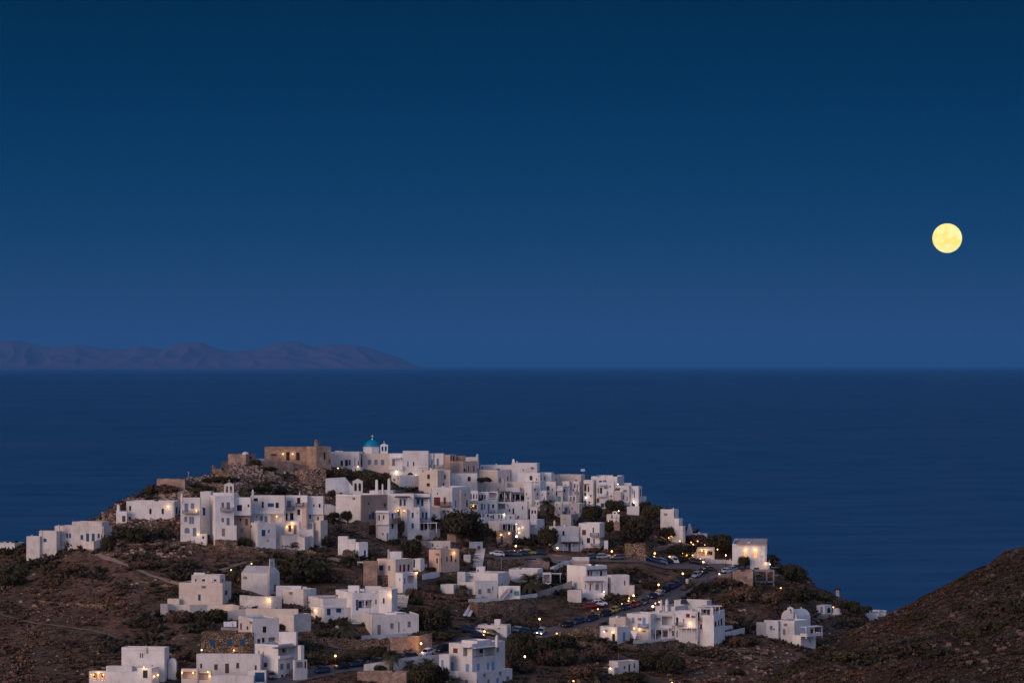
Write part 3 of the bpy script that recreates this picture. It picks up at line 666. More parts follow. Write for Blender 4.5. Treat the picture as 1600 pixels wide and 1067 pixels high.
def palm(x, yb, w_, h_, label, nf=34, fat=1.0, dy=0):
    px, py = tx(x), ty(yb); Y = gY(px, py)+dy; X = Xof(px, Y); W = w_/T[2]/F*Y; Hh = h_/T[2]/F*Y; z = Zof(py, Y); rr = random.Random(int(px))
    r = root('palm_tree', (X, Y, z-0.2), label, 'palm tree', 'palm trees'); ht = max(0.5, Hh-W*0.42)
    mb = MB(); mb.tube([(0, 0, -0.4), (0, 0, ht*0.3), (0.03, 0, ht*0.7), (0, 0, ht)], [0.38*fat, 0.30*fat, 0.27*fat, 0.33*fat], 9); o = mb.build('trunk', ['bark'], None); o.parent = r
    fb = MB(); Ln = W*0.92; nf = int(nf*1.4)
    for k in range(nf):
        a = 2*math.pi*k/nf*2.618+rr.uniform(-.2, .2); up = rr.uniform(-0.45, 1.15); dx, dy = math.cos(a), math.sin(a); prev = None; L1 = Ln*rr.uniform(0.8, 1.05)
        for s_ in range(9):
            q = s_/8; h = math.sin(up)*L1*q - 0.55*L1*q*q; hr = math.cos(up)*L1*q*(0.95) if up < 1.3 else L1*q*0.3
            p = Vector((dx*hr, dy*hr, ht+0.1+h)); wd = 0.36*math.sin(math.pi*min(1, q*0.9+0.12))+0.02
            if prev is not None:
                sd_ = Vector((-dy, dx, 0)); dn = Vector((0, 0, -0.28))
                for sg in (-1, 1):
                    for e in (0.1, 0.6):
                        m1 = prev[0].lerp(p, e); m2 = prev[0].lerp(p, e+0.28); fw = (p-prev[0])*0.6
                        fb.poly([m1, m2, m2+sd_*sg*wd*2.0+dn*wd*2+fw, m1+sd_*sg*wd*2.0+dn*wd*2+fw])
            prev = (p,)
    o = fb.build('crown', ['palm_leaf'], None); o.parent = r
    return r

# scrub and loose stones: nobody could count them
def scatter(name, count, region, fn, mats, seed, gfun):
    rr = random.Random(seed); mb = MB(); n = 0; tries = 0
    while n < count and tries < count*40:
        tries += 1; px, py, k = region(rr)
        if px is None: continue
        fn(mb, gfun(px, py), rr, k); n += 1
    o = mb.build(name, mats); o['kind'] = 'stuff'; return o
def near_road(px, py):
    for L_ in (ROAD, UP):
        for (a, b_), (c, d) in zip(L_, L_[1:]):
            if a-3 <= px <= c+3 and abs(py-(b_+(d-b_)*(px-a)/(c-a+1e-6))) < 9: return True
    for x, y, r_ in ((140, 860, 9), (160, 872, 9), (180, 880, 9), (200, 886, 9), (218, 893, 9), (235, 900, 9), (255, 906, 9), (275, 912, 9), (-10, 960, 12), (20, 965, 12), (45, 971, 12), (70, 977, 12), (95, 980, 12), (120, 983, 12), (142, 987, 12), (165, 990, 12), (185, 997, 12), (1290, 963, 14), (350, 892, 12), (375, 884, 12), (450, 858, 14), (490, 865, 14), (525, 874, 12)):
        if abs(px-x) < r_ and abs(py-y) < 4: return True
    return 1085 < px < 1175 and 878 < py < 898
def tuft(mb, p, rr, k):
    s = rr.uniform(0.22, 0.8)*k*(0.62 if p.y < 700 else 1); zn = noise.noise(Vector((p.x*0.03, p.y*0.03, 11)))+rr.uniform(-0.12, 0.12); s *= 1.9 if zn > 0.26 else 1.0; mi = 0 if zn > 0.22 else 1 if zn > 0.02 else 2 if zn > -0.3 else 3
    for i in range(9):
        a = rr.uniform(0, 6.28); b_ = rr.uniform(0, 1.2); q = p+Vector((math.cos(a)*s*0.5*rr.random(), math.sin(a)*s*0.5*rr.random(), 0.05)); d = Vector((math.cos(a)*math.cos(b_), math.sin(a)*math.cos(b_), math.sin(b_)))*s; n_ = Vector((-math.sin(a), math.cos(a), 0))*s*0.45
        mb.poly([q-n_*0.6, q+d*0.6-n_, q+d+n_*0.2, q+n_*0.8], mi)
def stone(mb, p, rr, k):
    s = rr.uniform(0.08, 0.34)*k; b0 = []
    for z in (-0.3, 0.55):
        for x, y in ((-1, -1), (1, -1), (1, 1), (-1, 1)): kk = (0.7 if z > 0 else 1.0); b0.append(p+Vector((x*s*kk*rr.uniform(.7, 1.3), y*s*kk*rr.uniform(.7, 1.3), z*s*rr.uniform(.8, 1.4))))
    mb.hexa(b0, 0)
def reg_main(rr):
    px = rr.uniform(-60, 1420); s = plerp(SIL, px); py = rr.uniform(s, 1085)
    if near_road(px, py): return None, None, 1
    v = noise.noise(Vector((px*0.02, py*0.045, 2)))
    if v < rr.uniform(-0.5, 0.35): return None, None, 1
    return px, py, 1.0+v
def reg_right(rr):
    px = rr.uniform(1150, 1640); s = plerp(S2, px); py = rr.uniform(s, 1085)
    if noise.noise(Vector((px*0.02, py*0.05, 7))) < rr.uniform(-0.5, 0.3): return None, None, 1
    return px, py, rr.choice((0.6, 0.8, 1.3))
def ground2(px, py): Y = g2(px, py); X = Xof(px, Y); return Vector((X, Y, z2(X, Y)))
plain('scrub_dark', (0.070, 0.056, 0.034), 0.95, 0.35, 0.9); plain('scrub_olive', (0.100, 0.077, 0.049), 0.95, 0.35, 0.9)
LV = ['scrub_dark', 'scrub_olive', 'leaf_brown', 'leaf_dry']
scatter('scrub', 17000, reg_main, tuft, LV, 1, ground); scatter('scrub', 15000, reg_right, tuft, LV, 2, ground2)
def reg_rub(rr):
    zone = rr.random()
    if zone < 0.42: px = rr.uniform(240, 530); py = rr.uniform(plerp(SIL, px)+1, plerp(SIL, px)+rr.choice((20, 45, 60)))
    elif zone < 0.6: px = rr.uniform(140, 300); py = rr.uniform(plerp(SIL, px), 870)
    elif zone < 0.64: px = rr.uniform(1080, 1240); py = rr.uniform(1000, 1070)
    else: px = rr.uniform(0, 1300); py = rr.uniform(plerp(SIL, px)+5, 1080)
    if near_road(px, py) or (zone >= 0.64 and noise.noise(Vector((px*0.03, py*0.06, 5))) < 0.1): return None, None, 1
    return px, py, rr.choice((0.7, 1, 1.7))
def reg_rubr(rr):
    px = rr.uniform(1180, 1620); py = rr.uniform(plerp(S2, px)+1, 1080)
    if noise.noise(Vector((px*0.015+py*0.01, py*0.05, 15))) < 0.16: return None, None, 1
    return px, py, rr.choice((0.5, 1.0, 1.8))
scatter('rubble', 5200, reg_rub, stone, ['rock'], 3, ground); scatter('rubble', 650, reg_rubr, stone, ['dark_rock'], 4, ground2)

def spur(px, py, w_, h_, label, leaf='leaf_dark', sd=0):
    p = ground2(px, py); me = mesh_of(('shrub', sd, leaf), lambda: foliage(100+sd, 16, 90, 0.10, 1.0), [leaf]); k = p.y/F
    o = bpy.data.objects.new('shrub', me); COL.objects.link(o); o.location = (p.x, p.y, p.z-0.3); o.scale = (w_*k/1.75, w_*k/2.0, h_*k/1.02); tag(o, label, 'shrub', BUSHES)
for i, (x_, y_, w_, h_, lf, lb) in enumerate([(1590, 900, 26, 14, 'leaf_olive', 'olive bush high on the near spur at the right edge'), (1545, 910, 34, 14, 'leaf_olive', 'bush just under the crest of the near spur'), (1545, 990, 44, 20, 'leaf_olive', 'round olive bush in the middle of the near spur'), (1500, 950, 30, 14, 'leaf_dark', 'dark bush below the crest line of the near spur'), (1440, 975, 40, 16, 'leaf_dark', 'dark bush on the lower crest of the near spur'),
   (1400, 1010, 46, 18, 'leaf_dark', 'dark wide bush on the left flank of the near spur'), (1330, 1045, 60, 22, 'leaf_olive', 'large olive thicket at the bottom left of the near spur'), (1470, 1045, 56, 22, 'leaf_dark', 'large dark thicket at the bottom of the near spur'), (1580, 1020, 40, 20, 'leaf_dark', 'dark bush near the right edge of the near spur'), (1420, 962, 24, 10, 'leaf_brown', 'small brown bush at the saddle of the near spur'), (1590, 960, 40, 20, 'leaf_dark', 'dark bush on the upper right face of the near spur')]): spur(x_, y_, w_, h_, lb, lf, i % 5)
# ---------------------------------------------------------------- cars, lamps, people
plain('tyre', (0.015, 0.015, 0.015), 0.9); emit('headlight_on', (1.0, 0.93, 0.8), 12.0); plain('headlight_off', (0.6, 0.6, 0.62), 0.2); plain('tail_lamp', (0.3, 0.01, 0.01), 0.3)
def paint(name, c): plain(name, c, 0.28, 0.04, spec=0.6)
CARC = dict(white=(0.70, 0.70, 0.72), silver=(0.30, 0.32, 0.36), navy=(0.015, 0.025, 0.06), blue=(0.02, 0.05, 0.11), black=(0.012, 0.012, 0.016), red=(0.20, 0.015, 0.015), yellow=(0.42, 0.32, 0.03), grey=(0.08, 0.085, 0.10))
for k_, c_ in CARC.items(): paint('car_'+k_, c_)
def car_proto():
    r = bpy.data.objects.new('parked_car', None); COL.objects.link(r)
    sec = [(-2.05, 0.42, 0.70, 0.70), (-1.98, 0.30, 0.88, 0.80), (-1.2, 0.25, 0.97, 0.86), (0.0, 0.25, 0.95, 0.87), (1.0, 0.25, 0.90, 0.86), (1.85, 0.30, 0.74, 0.78), (2.05, 0.42, 0.60, 0.66)]
    mb = MB(); rings = []
    for x, z0, z1, hw in sec:
        ring = [(x, -hw*0.92, z0), (x, -hw, (z0+z1)/2), (x, -hw*0.9, z1), (x, hw*0.9, z1), (x, hw, (z0+z1)/2), (x, hw*0.92, z0)]; rings.append(len(mb.v)); mb.v += ring
    for a, b_ in zip(rings, rings[1:]):
        for k in range(6): mb.f.append((a+k, b_+k, b_+(k+1) % 6, a+(k+1) % 6)); mb.m.append(0)
    mb.f.append(tuple(rings[0]+k for k in range(6))); mb.m.append(0); mb.f.append(tuple(rings[-1]+k for k in range(6))[::-1]); mb.m.append(0)
    # roof shell and pillars
    rt = [(-1.35, 0.62), (0.35, 0.64)]; A0 = [(-1.95, 0.93, 0.78), (1.05, 0.91, 0.78)]
    mb.hexa([(-1.35, -0.62, 1.38), (0.35, -0.62, 1.38), (0.35, 0.62, 1.38), (-1.35, 0.62, 1.38), (-1.2, -0.56, 1.46), (0.15, -0.56, 1.46), (0.15, 0.56, 1.46), (-1.2, 0.56, 1.46)])
    for x0, x1 in ((-1.9, -1.32), (-0.45, -0.45), (1.02, 0.33)):
        for sy in (-1, 1): mb.tube([(x0, sy*0.79, 0.9), (x1, sy*0.63, 1.4)], 0.05, 5)
    body = mb.build('body', ['car_navy'], None); body.parent = r
    gb = MB(); gb.hexa([(-1.86, -0.77, 0.9), (0.98, -0.77, 0.88), (0.98, 0.77, 0.88), (-1.86, 0.77, 0.9), (-1.33, -0.6, 1.38), (0.33, -0.6, 1.38), (0.33, 0.6, 1.38), (-1.33, 0.6, 1.38)]); g_ = gb.build('window', ['glass'], None); g_.parent = r
    for x in (-1.3, 1.3):
        for sy in (-1, 1):
            wb = MB(); wb.tube([(x, sy*0.70, 0.31), (x, sy*0.90, 0.31)], 0.31, 14, 0); wb.tube([(x, sy*0.905, 0.31), (x, sy*0.915, 0.31)], 0.18, 10, 1); q = wb.build('wheel', ['tyre', 'metal'], None); q.parent = r
    for sy in (-1, 1):
        hb = MB(); hb.box((2.0, sy*0.52, 0.60), (0.12, 0.28, 0.13)); q = hb.build('headlight', ['headlight_off'], None); q.parent = r
        tb = MB(); tb.box((-2.02, sy*0.6, 0.74), (0.08, 0.2, 0.14)); q = tb.build('tail_light', ['tail_lamp'], None); q.parent = r
    return r
CAR0 = car_proto(); first_car = [True]
def setmat(o, mat):
    for i in range(len(o.material_slots)): o.material_slots[i].link = 'OBJECT'; o.material_slots[i].material = M[mat]
def car(px, py, color, label, heading=None, group='cars parked along the road', lights=False, sc_=(1, 1, 1)):
    """px, py: photograph pixel of the tyres"""
    if first_car[0]: r = CAR0; first_car[0] = False
    else: r = copy_tree(CAR0)
    p = ground(px, py); best = None
    for L_ in (ROAD, UP):
        for a, b_ in zip(L_, L_[1:]):
            d = math.hypot((a[0]+b_[0])/2-px, (a[1]+b_[1])/2-py)
            if best is None or d < best[0]: best = (d, a, b_)
    A_, B_ = ground(*best[1]), ground(*best[2]); dv = (B_-A_)
    yaw = math.atan2(dv.y, dv.x)+math.pi if heading is None else heading
    c, s_ = math.cos(yaw), math.sin(yaw)
    fz = gz(p.x+c*1.3, p.y+s_*1.3, 1); bz = gz(p.x-c*1.3, p.y-s_*1.3, 1); pitch = math.atan2(fz-bz, 2.6)
    lz = gz(p.x-s_*0.8, p.y+c*0.8); rz_ = gz(p.x+s_*0.8, p.y-c*0.8); roll = math.atan2(lz-rz_, 1.6)
    r.location = (p.x, p.y, (fz+bz)/2+0.24); r.rotation_euler = (roll*0.8, -pitch, yaw); r.scale = sc_
    for o in r.children:
        if o.name.startswith('body'): setmat(o, 'car_'+color)
        if lights and o.name.startswith('headlight'): setmat(o, 'headlight_on')
    tag(r, label, 'car', group); return r
LAMPS = 'street lamps along roads and steps'
def street_lamp(px, py, label, ylamp, white=False, p=60, globe=0.24, name='street_lamp'):
    """px, py photograph pixel of the foot, ylamp pixel row of the light"""
    g_ = ground(px, py); h = (py-ylamp)/F*g_.y
    r = root(name, (g_.x, g_.y, g_.z-0.1), label, 'street lamp', LAMPS); mb = MB()
    mb.tube([(0, 0, 0), (0, 0, 0.3), (0, 0, h-0.1)], [0.10, 0.06, 0.045], 8); mb.lathe((0, 0, h-0.12), [(0.05, 0), (0.16, 0.03), (0.05, 0.06)], 8); q = mb.build('pole', ['metal'], None); q.parent = r
    lb = MB(); lb.lathe((0, 0, h-0.05), [(0.05*globe/0.24, 0), (globe, 0.12), (globe*1.1, 0.26), (globe*0.7, 0.44), (0.05, 0.5)], 10); q = lb.build('lantern', ['bulb_white' if white else 'bulb_warm'], None, smooth=True); q.parent = r
    l = bpy.data.lights.new('lamp_light', 'POINT'); l.energy = p; l.color = (1, 0.85, 0.7) if white else (1.0, 0.50, 0.20); l.shadow_soft_size = 0.3
    lo = bpy.data.objects.new('lamp_light', l); COL.objects.link(lo); lo.parent = q; lo.location = (0, -0.55, h+0.2)
    return r
plain('skin', (0.35, 0.20, 0.14)); plain('hair', (0.02, 0.015, 0.012)); plain('cloth_dark', (0.02, 0.02, 0.028)); plain('cloth_white', (0.65, 0.63, 0.66)); plain('cloth_red', (0.22, 0.03, 0.03)); plain('cloth_blue', (0.05, 0.09, 0.2))
def person(px, py, label, shirt='cloth_dark', legs='cloth_dark', yaw=0.0, seed=0, h=1.0, dz=0.0, dY=0.0):
    rr = random.Random(seed); st = rr.uniform(0.06, 0.22); aw = rr.uniform(0.05, 0.2)
    V = [(0, 0, 0.92), (0, 0, 1.15), (0, 0, 1.38), (0, 0, 1.50), (0, 0.01, 1.58), (0, 0.02, 1.68)]; E = [(0, 1), (1, 2), (2, 3), (3, 4), (4, 5)]; Rd = [0.15, 0.135, 0.15, 0.055, 0.085, 0.09]
    for sg in (-1, 1):
        i = len(V); V += [(sg*0.19, 0, 1.40), (sg*0.25, -aw*sg*0.3, 1.12), (sg*0.26, aw*sg, 0.88), (sg*0.26, aw*sg*1.2, 0.79)]; E += [(2, i), (i, i+1), (i+1, i+2), (i+2, i+3)]; Rd += [0.06, 0.048, 0.036, 0.035]
        i = len(V); V += [(sg*0.10, 0, 0.84), (sg*0.11, st*sg*0.5, 0.47), (sg*0.11, st*sg, 0.08), (sg*0.11, st*sg-0.14, 0.03)]; E += [(0, i), (i, i+1), (i+1, i+2), (i+2, i+3)]; Rd += [0.095, 0.065, 0.045, 0.035]
    me = bpy.data.meshes.new('person'); me.from_pydata(V, E, [])
    o = bpy.data.objects.new('person', me); COL.objects.link(o); md = o.modifiers.new('skin', 'SKIN'); 
    for i, r_ in enumerate(Rd): me.skin_vertices[0].data[i].radius = (r_, r_*0.8)
    me.skin_vertices[0].data[0].use_root = True
    o.modifiers.new('sub', 'SUBSURF').levels = 1; o.modifiers['sub'].render_levels = 1
    dg = bpy.context.evaluated_depsgraph_get(); dg.update(); me2 = bpy.data.meshes.new_from_object(o.evaluated_get(dg)); o.modifiers.clear(); o.data = me2
    for q in ('skin', shirt, legs, 'hair'): me2.materials.append(M[q])
    for f in me2.polygons:
        c = f.center; f.material_index = 3 if (c.z > 1.66 or (c.z > 1.58 and c.y > 0.04)) else 0 if (c.z > 1.46 or (abs(c.x) > 0.2 and c.z < 1.1)) else 1 if c.z > 0.93 else 2
        f.use_smooth = True
    g_ = ground(px, py); o.location = (g_.x, g_.y+dY, g_.z+0.05+dz); o.rotation_euler = (0, 0, yaw); o.scale = (h, h, h)
    return tag(o, label, 'person')
# ================================================================ the village, tile by tile
H = House
# ---- far left slope
tile(0, 720, 5.333)
h = H('white_house', 'low white flat-roofed house cut by the left edge of the photo', 'house', (-60, 122, 205), 683, 755, 20)
h = H('white_house', 'stepped white house with small blue shutters on the bare left slope', 'house', (455, 862, 935), 545, 705, 16,
      [(500, 605, 13, 36, 'd'), (560, 622, 17, 38, 'b'), (583, 622, 17, 38, 'b'), (682, 635, 24, 40, 'b'), (730, 636, 25, 66, 'Db'), (777, 636, 25, 64, 'Db'), (822, 625, 20, 40, 'b')], 'dirtywhite')
h.chimney(490, 532, 548, 16); h.blk((600, 850, 905), 508, 560, 16, (), 2.0, 'dirtywhite'); h.blk((325, 470, 505), 584, 715, 16, [(375, 660, 28, 28, 'b')], 0.4, 'dirtywhite').chimney(345, 576, 588, 14)
h.blk((220, 330, 360), 628, 735, 16, (), 0.8, 'dirtywhite').chimney(268, 616, 632, 14)
wall('stone_wall', 'dry stone terrace wall below the dark shrubs on the left slope', [(930, 668, 700), (1100, 680, 712), (1300, 680, 712), (1500, 672, 705)], rough=0.3)
wall('stone_wall', 'white footing wall leading from the path up to the stepped white house', [(690, 668, 738), (780, 672, 752), (850, 640, 720), (900, 610, 690)], 'dirtywhite', 0.5, 0.05)
shrub(900, 770, 130, 165, 'tall dark bush beside the right end of the stepped white house'); shrub(580, 735, 130, 95, 'dark bush under the blue shuttered window of the stepped white house'); shrub(370, 735, 170, 80, 'low dark bush against the foot of the stepped white house')
shrub(240, 755, 90, 45, 'small dark bush between the two white houses at far left', 'leaf_brown'); shrub(50, 775, 130, 45, 'low dark bush below the leftmost white house')
shrub(1120, 690, 330, 150, 'broad dark shrub on the terrace below the long white building'); shrub(1350, 650, 200, 110, 'dark shrub left of the narrow blue-shuttered house', 'leaf_olive')
shrub(90, 960, 300, 110, 'upper half of the dark thicket on the bare slope at the left edge', 'leaf_olive'); shrub(110, 1040, 260, 120, 'lower half of the dark thicket on the bare slope at the left edge', 'leaf_dark'); shrub(620, 930, 260, 90, 'dark low bush above the footpath bend', 'leaf_brown'); shrub(1200, 905, 240, 80, 'dark brush beside the thin footpath', 'leaf_brown')
# ---- long white building, narrow house
tile(160, 720, 7.62)
h = H('white_house', 'long low white building with small dark windows and one wall lamp on the left ridge', 'house', (285, 855, 925), 480, 700, 8,
      [(330, 563, 24, 56, 'd'), (572, 600, 27, 62, 'd'), (718, 598, 28, 62, 'd'), (325, 695, 28, 62, 'd'), (885, 590, 24, 84, 'Dk'), (915, 590, 12, 84, 'Dgr')])
h.lamp(785, 545, 45); h.blk((165, 288, 300), 600, 722, 8, [(255, 688, 40, 72, 'Dw')], -0.3); h.chimney(190, 520, 600, 36, 0.8)
h = H('white_house', 'narrow three-storey white house with pale blue shutters and a balcony lamp', 'house', (930, 1163, 1175), 436, 972, 6,
      [(1000, 557, 46, 106, 'Dg'), (1073, 535, 42, 66, 'g'), (993, 693, 36, 64, 'g'), (1048, 705, 26, 84, 'g'), (1078, 705, 26, 84, 'g'), (1008, 825, 62, 66, 'Ag'), (1097, 845, 42, 102, 'Dg')])
h.balcony(960, 1145, 588, 628, 'gr').lamp(1122, 590, 30).lamp(1142, 872, 34).chimney(945, 388, 436, 24, 0.6)
h.blk((1165, 1238, 1250), 866, 972, 6, [(1200, 910, 24, 30, 'd')], -0.4)
h = H('white_house', 'plain pale house with one blue door set back between two taller white houses', 'house', (1165, 1290, 1330), 365, 660, 8, [(1210, 602, 32, 92, 'Db'), (1195, 560, 12, 20, 'd')], 'white', 900)
# ---- bell gable house and the big white block
tile(320, 740, 7.62)
h = H('white_house', 'tall white house with a twin-arched bell gable on its roof', 'house', (62, 125, 348), 264, 850, 74,
      [(215, 370, 32, 58, 'gr'), (280, 382, 42, 88, 'Dgr'), (215, 550, 30, 50, 'gr'), (278, 568, 38, 86, 'gr')])
h.balcony(185, 335, 400, 448, 'gr').gable(230, 345, 100, 258, 2, 3.5)
h.blk((140, 378, 384), 614, 850, 8, [(222, 697, 40, 92, 'gr')], -2.0); h.blk((95, 390, 400), 226, 300, 8, (), 5.5)
wall('stone_wall', 'rough stone footing wall under the house with the bell gable', [(118, 775, 845), (250, 785, 850), (388, 790, 850)], 'drystone', 1.5, 0.2, dy=-3)
h = H('white_house', 'white upper storey over a bare tan wall beside the bell gable house', 'house', (345, 545, 560), 282, 482, 6, [(413, 405, 60, 70, 'd'), (520, 380, 22, 32, 'd')], 'white', 850, 0.6, down=0.3)
h.blk((350, 540, 548), 470, 720, 6, [(423, 547, 18, 34, 'd'), (497, 575, 32, 76, 'w'), (445, 672, 40, 54, 'gr')], 1.2, 'tan')
h = H('white_house', 'broad white house with a blue-draped roof terrace and a lit loggia', 'house', (545, 950, 965), 258, 620, 7,
      [(690, 368, 24, 72, 'Dk'), (785, 372, 74, 46, 'b'), (862, 375, 38, 64, 'd'), (675, 528, 36, 58, 'gr'), (728, 545, 36, 84, 'Dg'), (850, 530, 146, 100, 'Od'), (617, 512, 12, 22, 'd'), (606, 308, 50, 36, 'k')], 'white', 880)
h.lamp(848, 505, 26, out=-0.9).balcony(560, 945, 440, 478, 'wh', 0.5, True).chimney(572, 190, 262, 26)
h = H('white_house', 'white stair tower with a blue window standing out below the broad white house', 'house', (545, 628, 848), 588, 905, 66,
      [(700, 705, 46, 76, 'b'), (763, 682, 24, 38, 'g'), (752, 797, 14, 20, 'd'), (842, 685, 10, 92, 'Dk')], 'white', wl=8)
h = H('white_house', 'white house with two brown balconies and a pink side wall', 'house', (950, 1218, 1228), 258, 590, 7,
      [(1003, 360, 46, 76, 'Dgr'), (1118, 320, 40, 74, 'Dk'), (1118, 457, 34, 68, 'd'), (968, 512, 34, 84, 'Dk'), (1035, 508, 42, 82, 'Dk')], 'white', 880, 0.4)
h.balcony(955, 1068, 384, 436, 'w').balcony(1090, 1180, 344, 390, 'w').chimney(1130, 222, 258, 16)
h.blk((1160, 1210, 1216), 340, 560, 7, (), -0.5, 'pink')
h = H('white_house', 'lower white house with a terrace and three warm wall lamps', 'house', (838, 1125, 1135), 562, 760, 7,
      [(897, 665, 18, 34, 'd'), (1012, 650, 34, 78, 'Dw'), (1075, 665, 36, 112, 'Dgr')], 'white', 870)
h.lamp(980, 628, 30).lamp(1042, 585, 44).lamp(1042, 630, 30); h.blk((835, 1130, 1140), 722, 800, 7, (), -2.4, 'dirtywhite')
h = H('white_house', 'white cube overhanging a cream storey at the right end of the white block', 'house', (1188, 1410, 1425), 268, 475, 7, [(1300, 376, 16, 30, 'd'), (1367, 380, 24, 44, 'd')], 'white', 880, 0.2, down=0.2)
h.blk((1228, 1412, 1420), 462, 600, 7, [(1255, 512, 20, 44, 'd'), (1348, 530, 18, 44, 'd')], 0.5, 'cream'); h.blk((1290, 1378, 1462), 556, 750, 40, (), -1.2, 'cream'); h.blk((1122, 1290, 1300), 662, 745, 7, (), -2.0, 'white'); h.blk((1130, 1292, 1300), 580, 700, 7, [(1156, 610, 46, 66, 'd'), (1240, 622, 84, 66, 'Od')], -0.6)
wall('retaining_wall', 'pale curved terrace wall with two garden lamps below the big white block', [(850, 735, 880), (950, 730, 900), (1100, 735, 905), (1190, 760, 925), (1280, 730, 850)], 'dirtywhite', 0.6, 0.05, dy=-2)
tile(320, 740, 7.62)
shrub(1010, 905, 330, 120, 'dark rounded hedge at the foot of the pale curved terrace wall'); shrub(1430, 880, 150, 150, 'dark bush right of the pale curved terrace wall'); shrub(480, 860, 190, 130, 'dark bush under the tan wall beside the stair tower', 'leaf_olive'); shrub(1380, 930, 200, 60, 'low dark scrub below the pale curved terrace wall', 'leaf_olive')
wall('stone_wall', 'dry stone wall running below the hedge of the big white block', [(380, 845, 890), (640, 880, 925), (860, 890, 930), (1190, 905, 955), (1320, 925, 975), (1520, 960, 1000)], rough=0.3)
# ---- ruins and stone houses on the summit
tile(230, 670, 5.333)
wall('stone_wall', 'tall pale masonry wall at the left end of the summit', [(80, 414, 505), (190, 416, 520), (315, 424, 525)], 'masonry', 4, 0.12)
wall('stone_wall', 'long broken rampart wall climbing under the summit rocks', [(318, 430, 480), (500, 448, 500), (720, 458, 515), (900, 470, 525), (1080, 482, 530)], 'rampart', 1.2, 0.4)
wall('stone_wall', 'upper crumbling rampart on the summit slope', [(540, 300, 345), (700, 392, 420), (860, 400, 432), (1050, 410, 445), (1220, 400, 440)], 'rampart', 1.2, 0.5)
wall('stone_wall', 'stone terrace wall in front of the large stone mansion', [(958, 264, 335), (1060, 266, 345), (1188, 272, 362), (1280, 300, 350), (1420, 310, 350)], 'masonry', 1.5, 0.1)
wall('stone_wall', 'rough crag wall below the right side of the stone mansion', [(1230, 340, 420), (1330, 350, 460), (1490, 330, 470)], 'rampart', 1.5, 0.5)
h = H('stone_house', 'small square stone house with a white cap on its roof, on the summit', 'house', (674, 822, 905), 212, 305, 30, [(745, 257, 22, 44, 'g'), (862, 240, 16, 24, 'd')], 'masonry', group=None)
mb = MB(); Y_ = h.Yb+2.5; mb.lathe((Xof(tx(820), Y_), Y_, Zof(ty(214), Y_)), [(1.0, 0), (0.95, 0.4), (0.6, 0.75), (0.1, 0.85)], 12); mb.build('dome', ['white'], h.root, smooth=True)
wall('garden_wall', 'low white wall between the small stone house and the mansion', [(905, 250, 300), (976, 248, 300)], 'white', 0.5, 0.0)
wall('stone_wall', 'low stone stub wall left of the small square stone house', [(618, 268, 300), (672, 272, 305)], 'masonry', 1.5, 0.1)
h = H('stone_house', 'large stone mansion with two wall lamps beside its tall doors', 'house', (978, 1335, 1350), 150, 330, 7,
      [(1172, 228, 30, 72, 'Dk'), (1256, 228, 30, 66, 'Dk'), (1055, 215, 44, 14, 'd')], 'masonry', group=None)
h.lamp(1132, 208, 42).lamp(1214, 208, 42); h.blk((1325, 1410, 1532), 150, 350, 62, [(1478, 225, 16, 62, 'd'), (1520, 268, 10, 30, 'd')], -6.5, 'masonry').chimney(1408, 92, 150, 26, 2.5)
shrub(905, 310, 110, 55, 'dark bush in front of the small square stone house'); shrub(1010, 350, 170, 40, 'dark low bush below the stone mansion terrace'); shrub(620, 440, 300, 50, 'low dark scrub on the rocky summit slope'); shrub(1150, 410, 160, 50, 'dark bush on the summit slope under the mansion', 'leaf_olive')
shrub(1120, 540, 110, 60, 'dark bush below the rampart next to the white block roofs'); shrub(420, 540, 160, 60, 'dark bush under the pale masonry wall', 'leaf_olive'); shrub(1450, 410, 210, 90, 'dark brush right of the stone mansion footing'); shrub(170, 545, 190, 80, 'brown brush below the left end of the masonry wall', 'leaf_brown')
# ---- church and the upper row
tile(500, 670, 7.62)
h = H('white_house', 'long low white house with a blue door between the stone mansion and the church', 'house', (128, 465, 510), 276, 455, 8,
      [(258, 408, 28, 60, 'd'), (315, 405, 34, 76, 'Dk'), (353, 400, 24, 64, 'b'), (415, 392, 9, 100, 'gr'), (458, 403, 18, 56, 'd'), (493, 400, 16, 60, 'd')], 'white', 520)
h.blk((385, 480, 520), 455, 525, 8, [(420, 485, 16, 40, 'g')], -2.0, 'white').lamp(452, 448, 6)
h.blk((180, 270, 280), 262, 290, 8, (), 3)
h = H('church', 'white church with a turquoise dome, cross and small bell gable', 'church', (505, 850, 870), 294, 560, 8,
      [(588, 398, 40, 64, 'g'), (667, 398, 38, 64, 'g'), (745, 398, 42, 64, 'g')], 'cream', 560, group=None)
Yd = h.Yb+5.0; Xd = Xof(tx(622), Yd); zd = Zof(ty(222), Yd); rd = 104/7.62/F*Yd
mb = MB(); mb.lathe((Xd, Yd, zd-9.5/6-1.5), [(rd*1.03, 0), (rd*1.03, 3.1), (rd*1.07, 3.12), (rd*1.07, 3.3), (rd*0.98, 3.32)], 8, 0); mb.build('drum', ['white'], h.root)
mb = MB(); hd = 92/7.62/F*Yd; mb.lathe((Xd, Yd, zd+0.1), [(rd*0.94*math.cos(R(a)), hd*math.sin(R(a))) for a in range(0, 90, 9)]+[(0.05, hd)], 32); dm = mb.build('dome', ['dome_blue'], h.root, smooth=True)
mb = MB(); mb.lathe((Xd, Yd, zd+hd), [(0.28, 0), (0.22, 0.25), (0.05, 0.4)], 10); mb.box((Xd, Yd, zd+hd+0.85), (0.12, 0.12, 1.3)); mb.box((Xd, Yd, zd+hd+1.1), (0.8, 0.12, 0.12)); mb.build('cross', ['white_paint'], dm)
h.gable(718, 808, 172, 290, 2, 3.0, 'white')
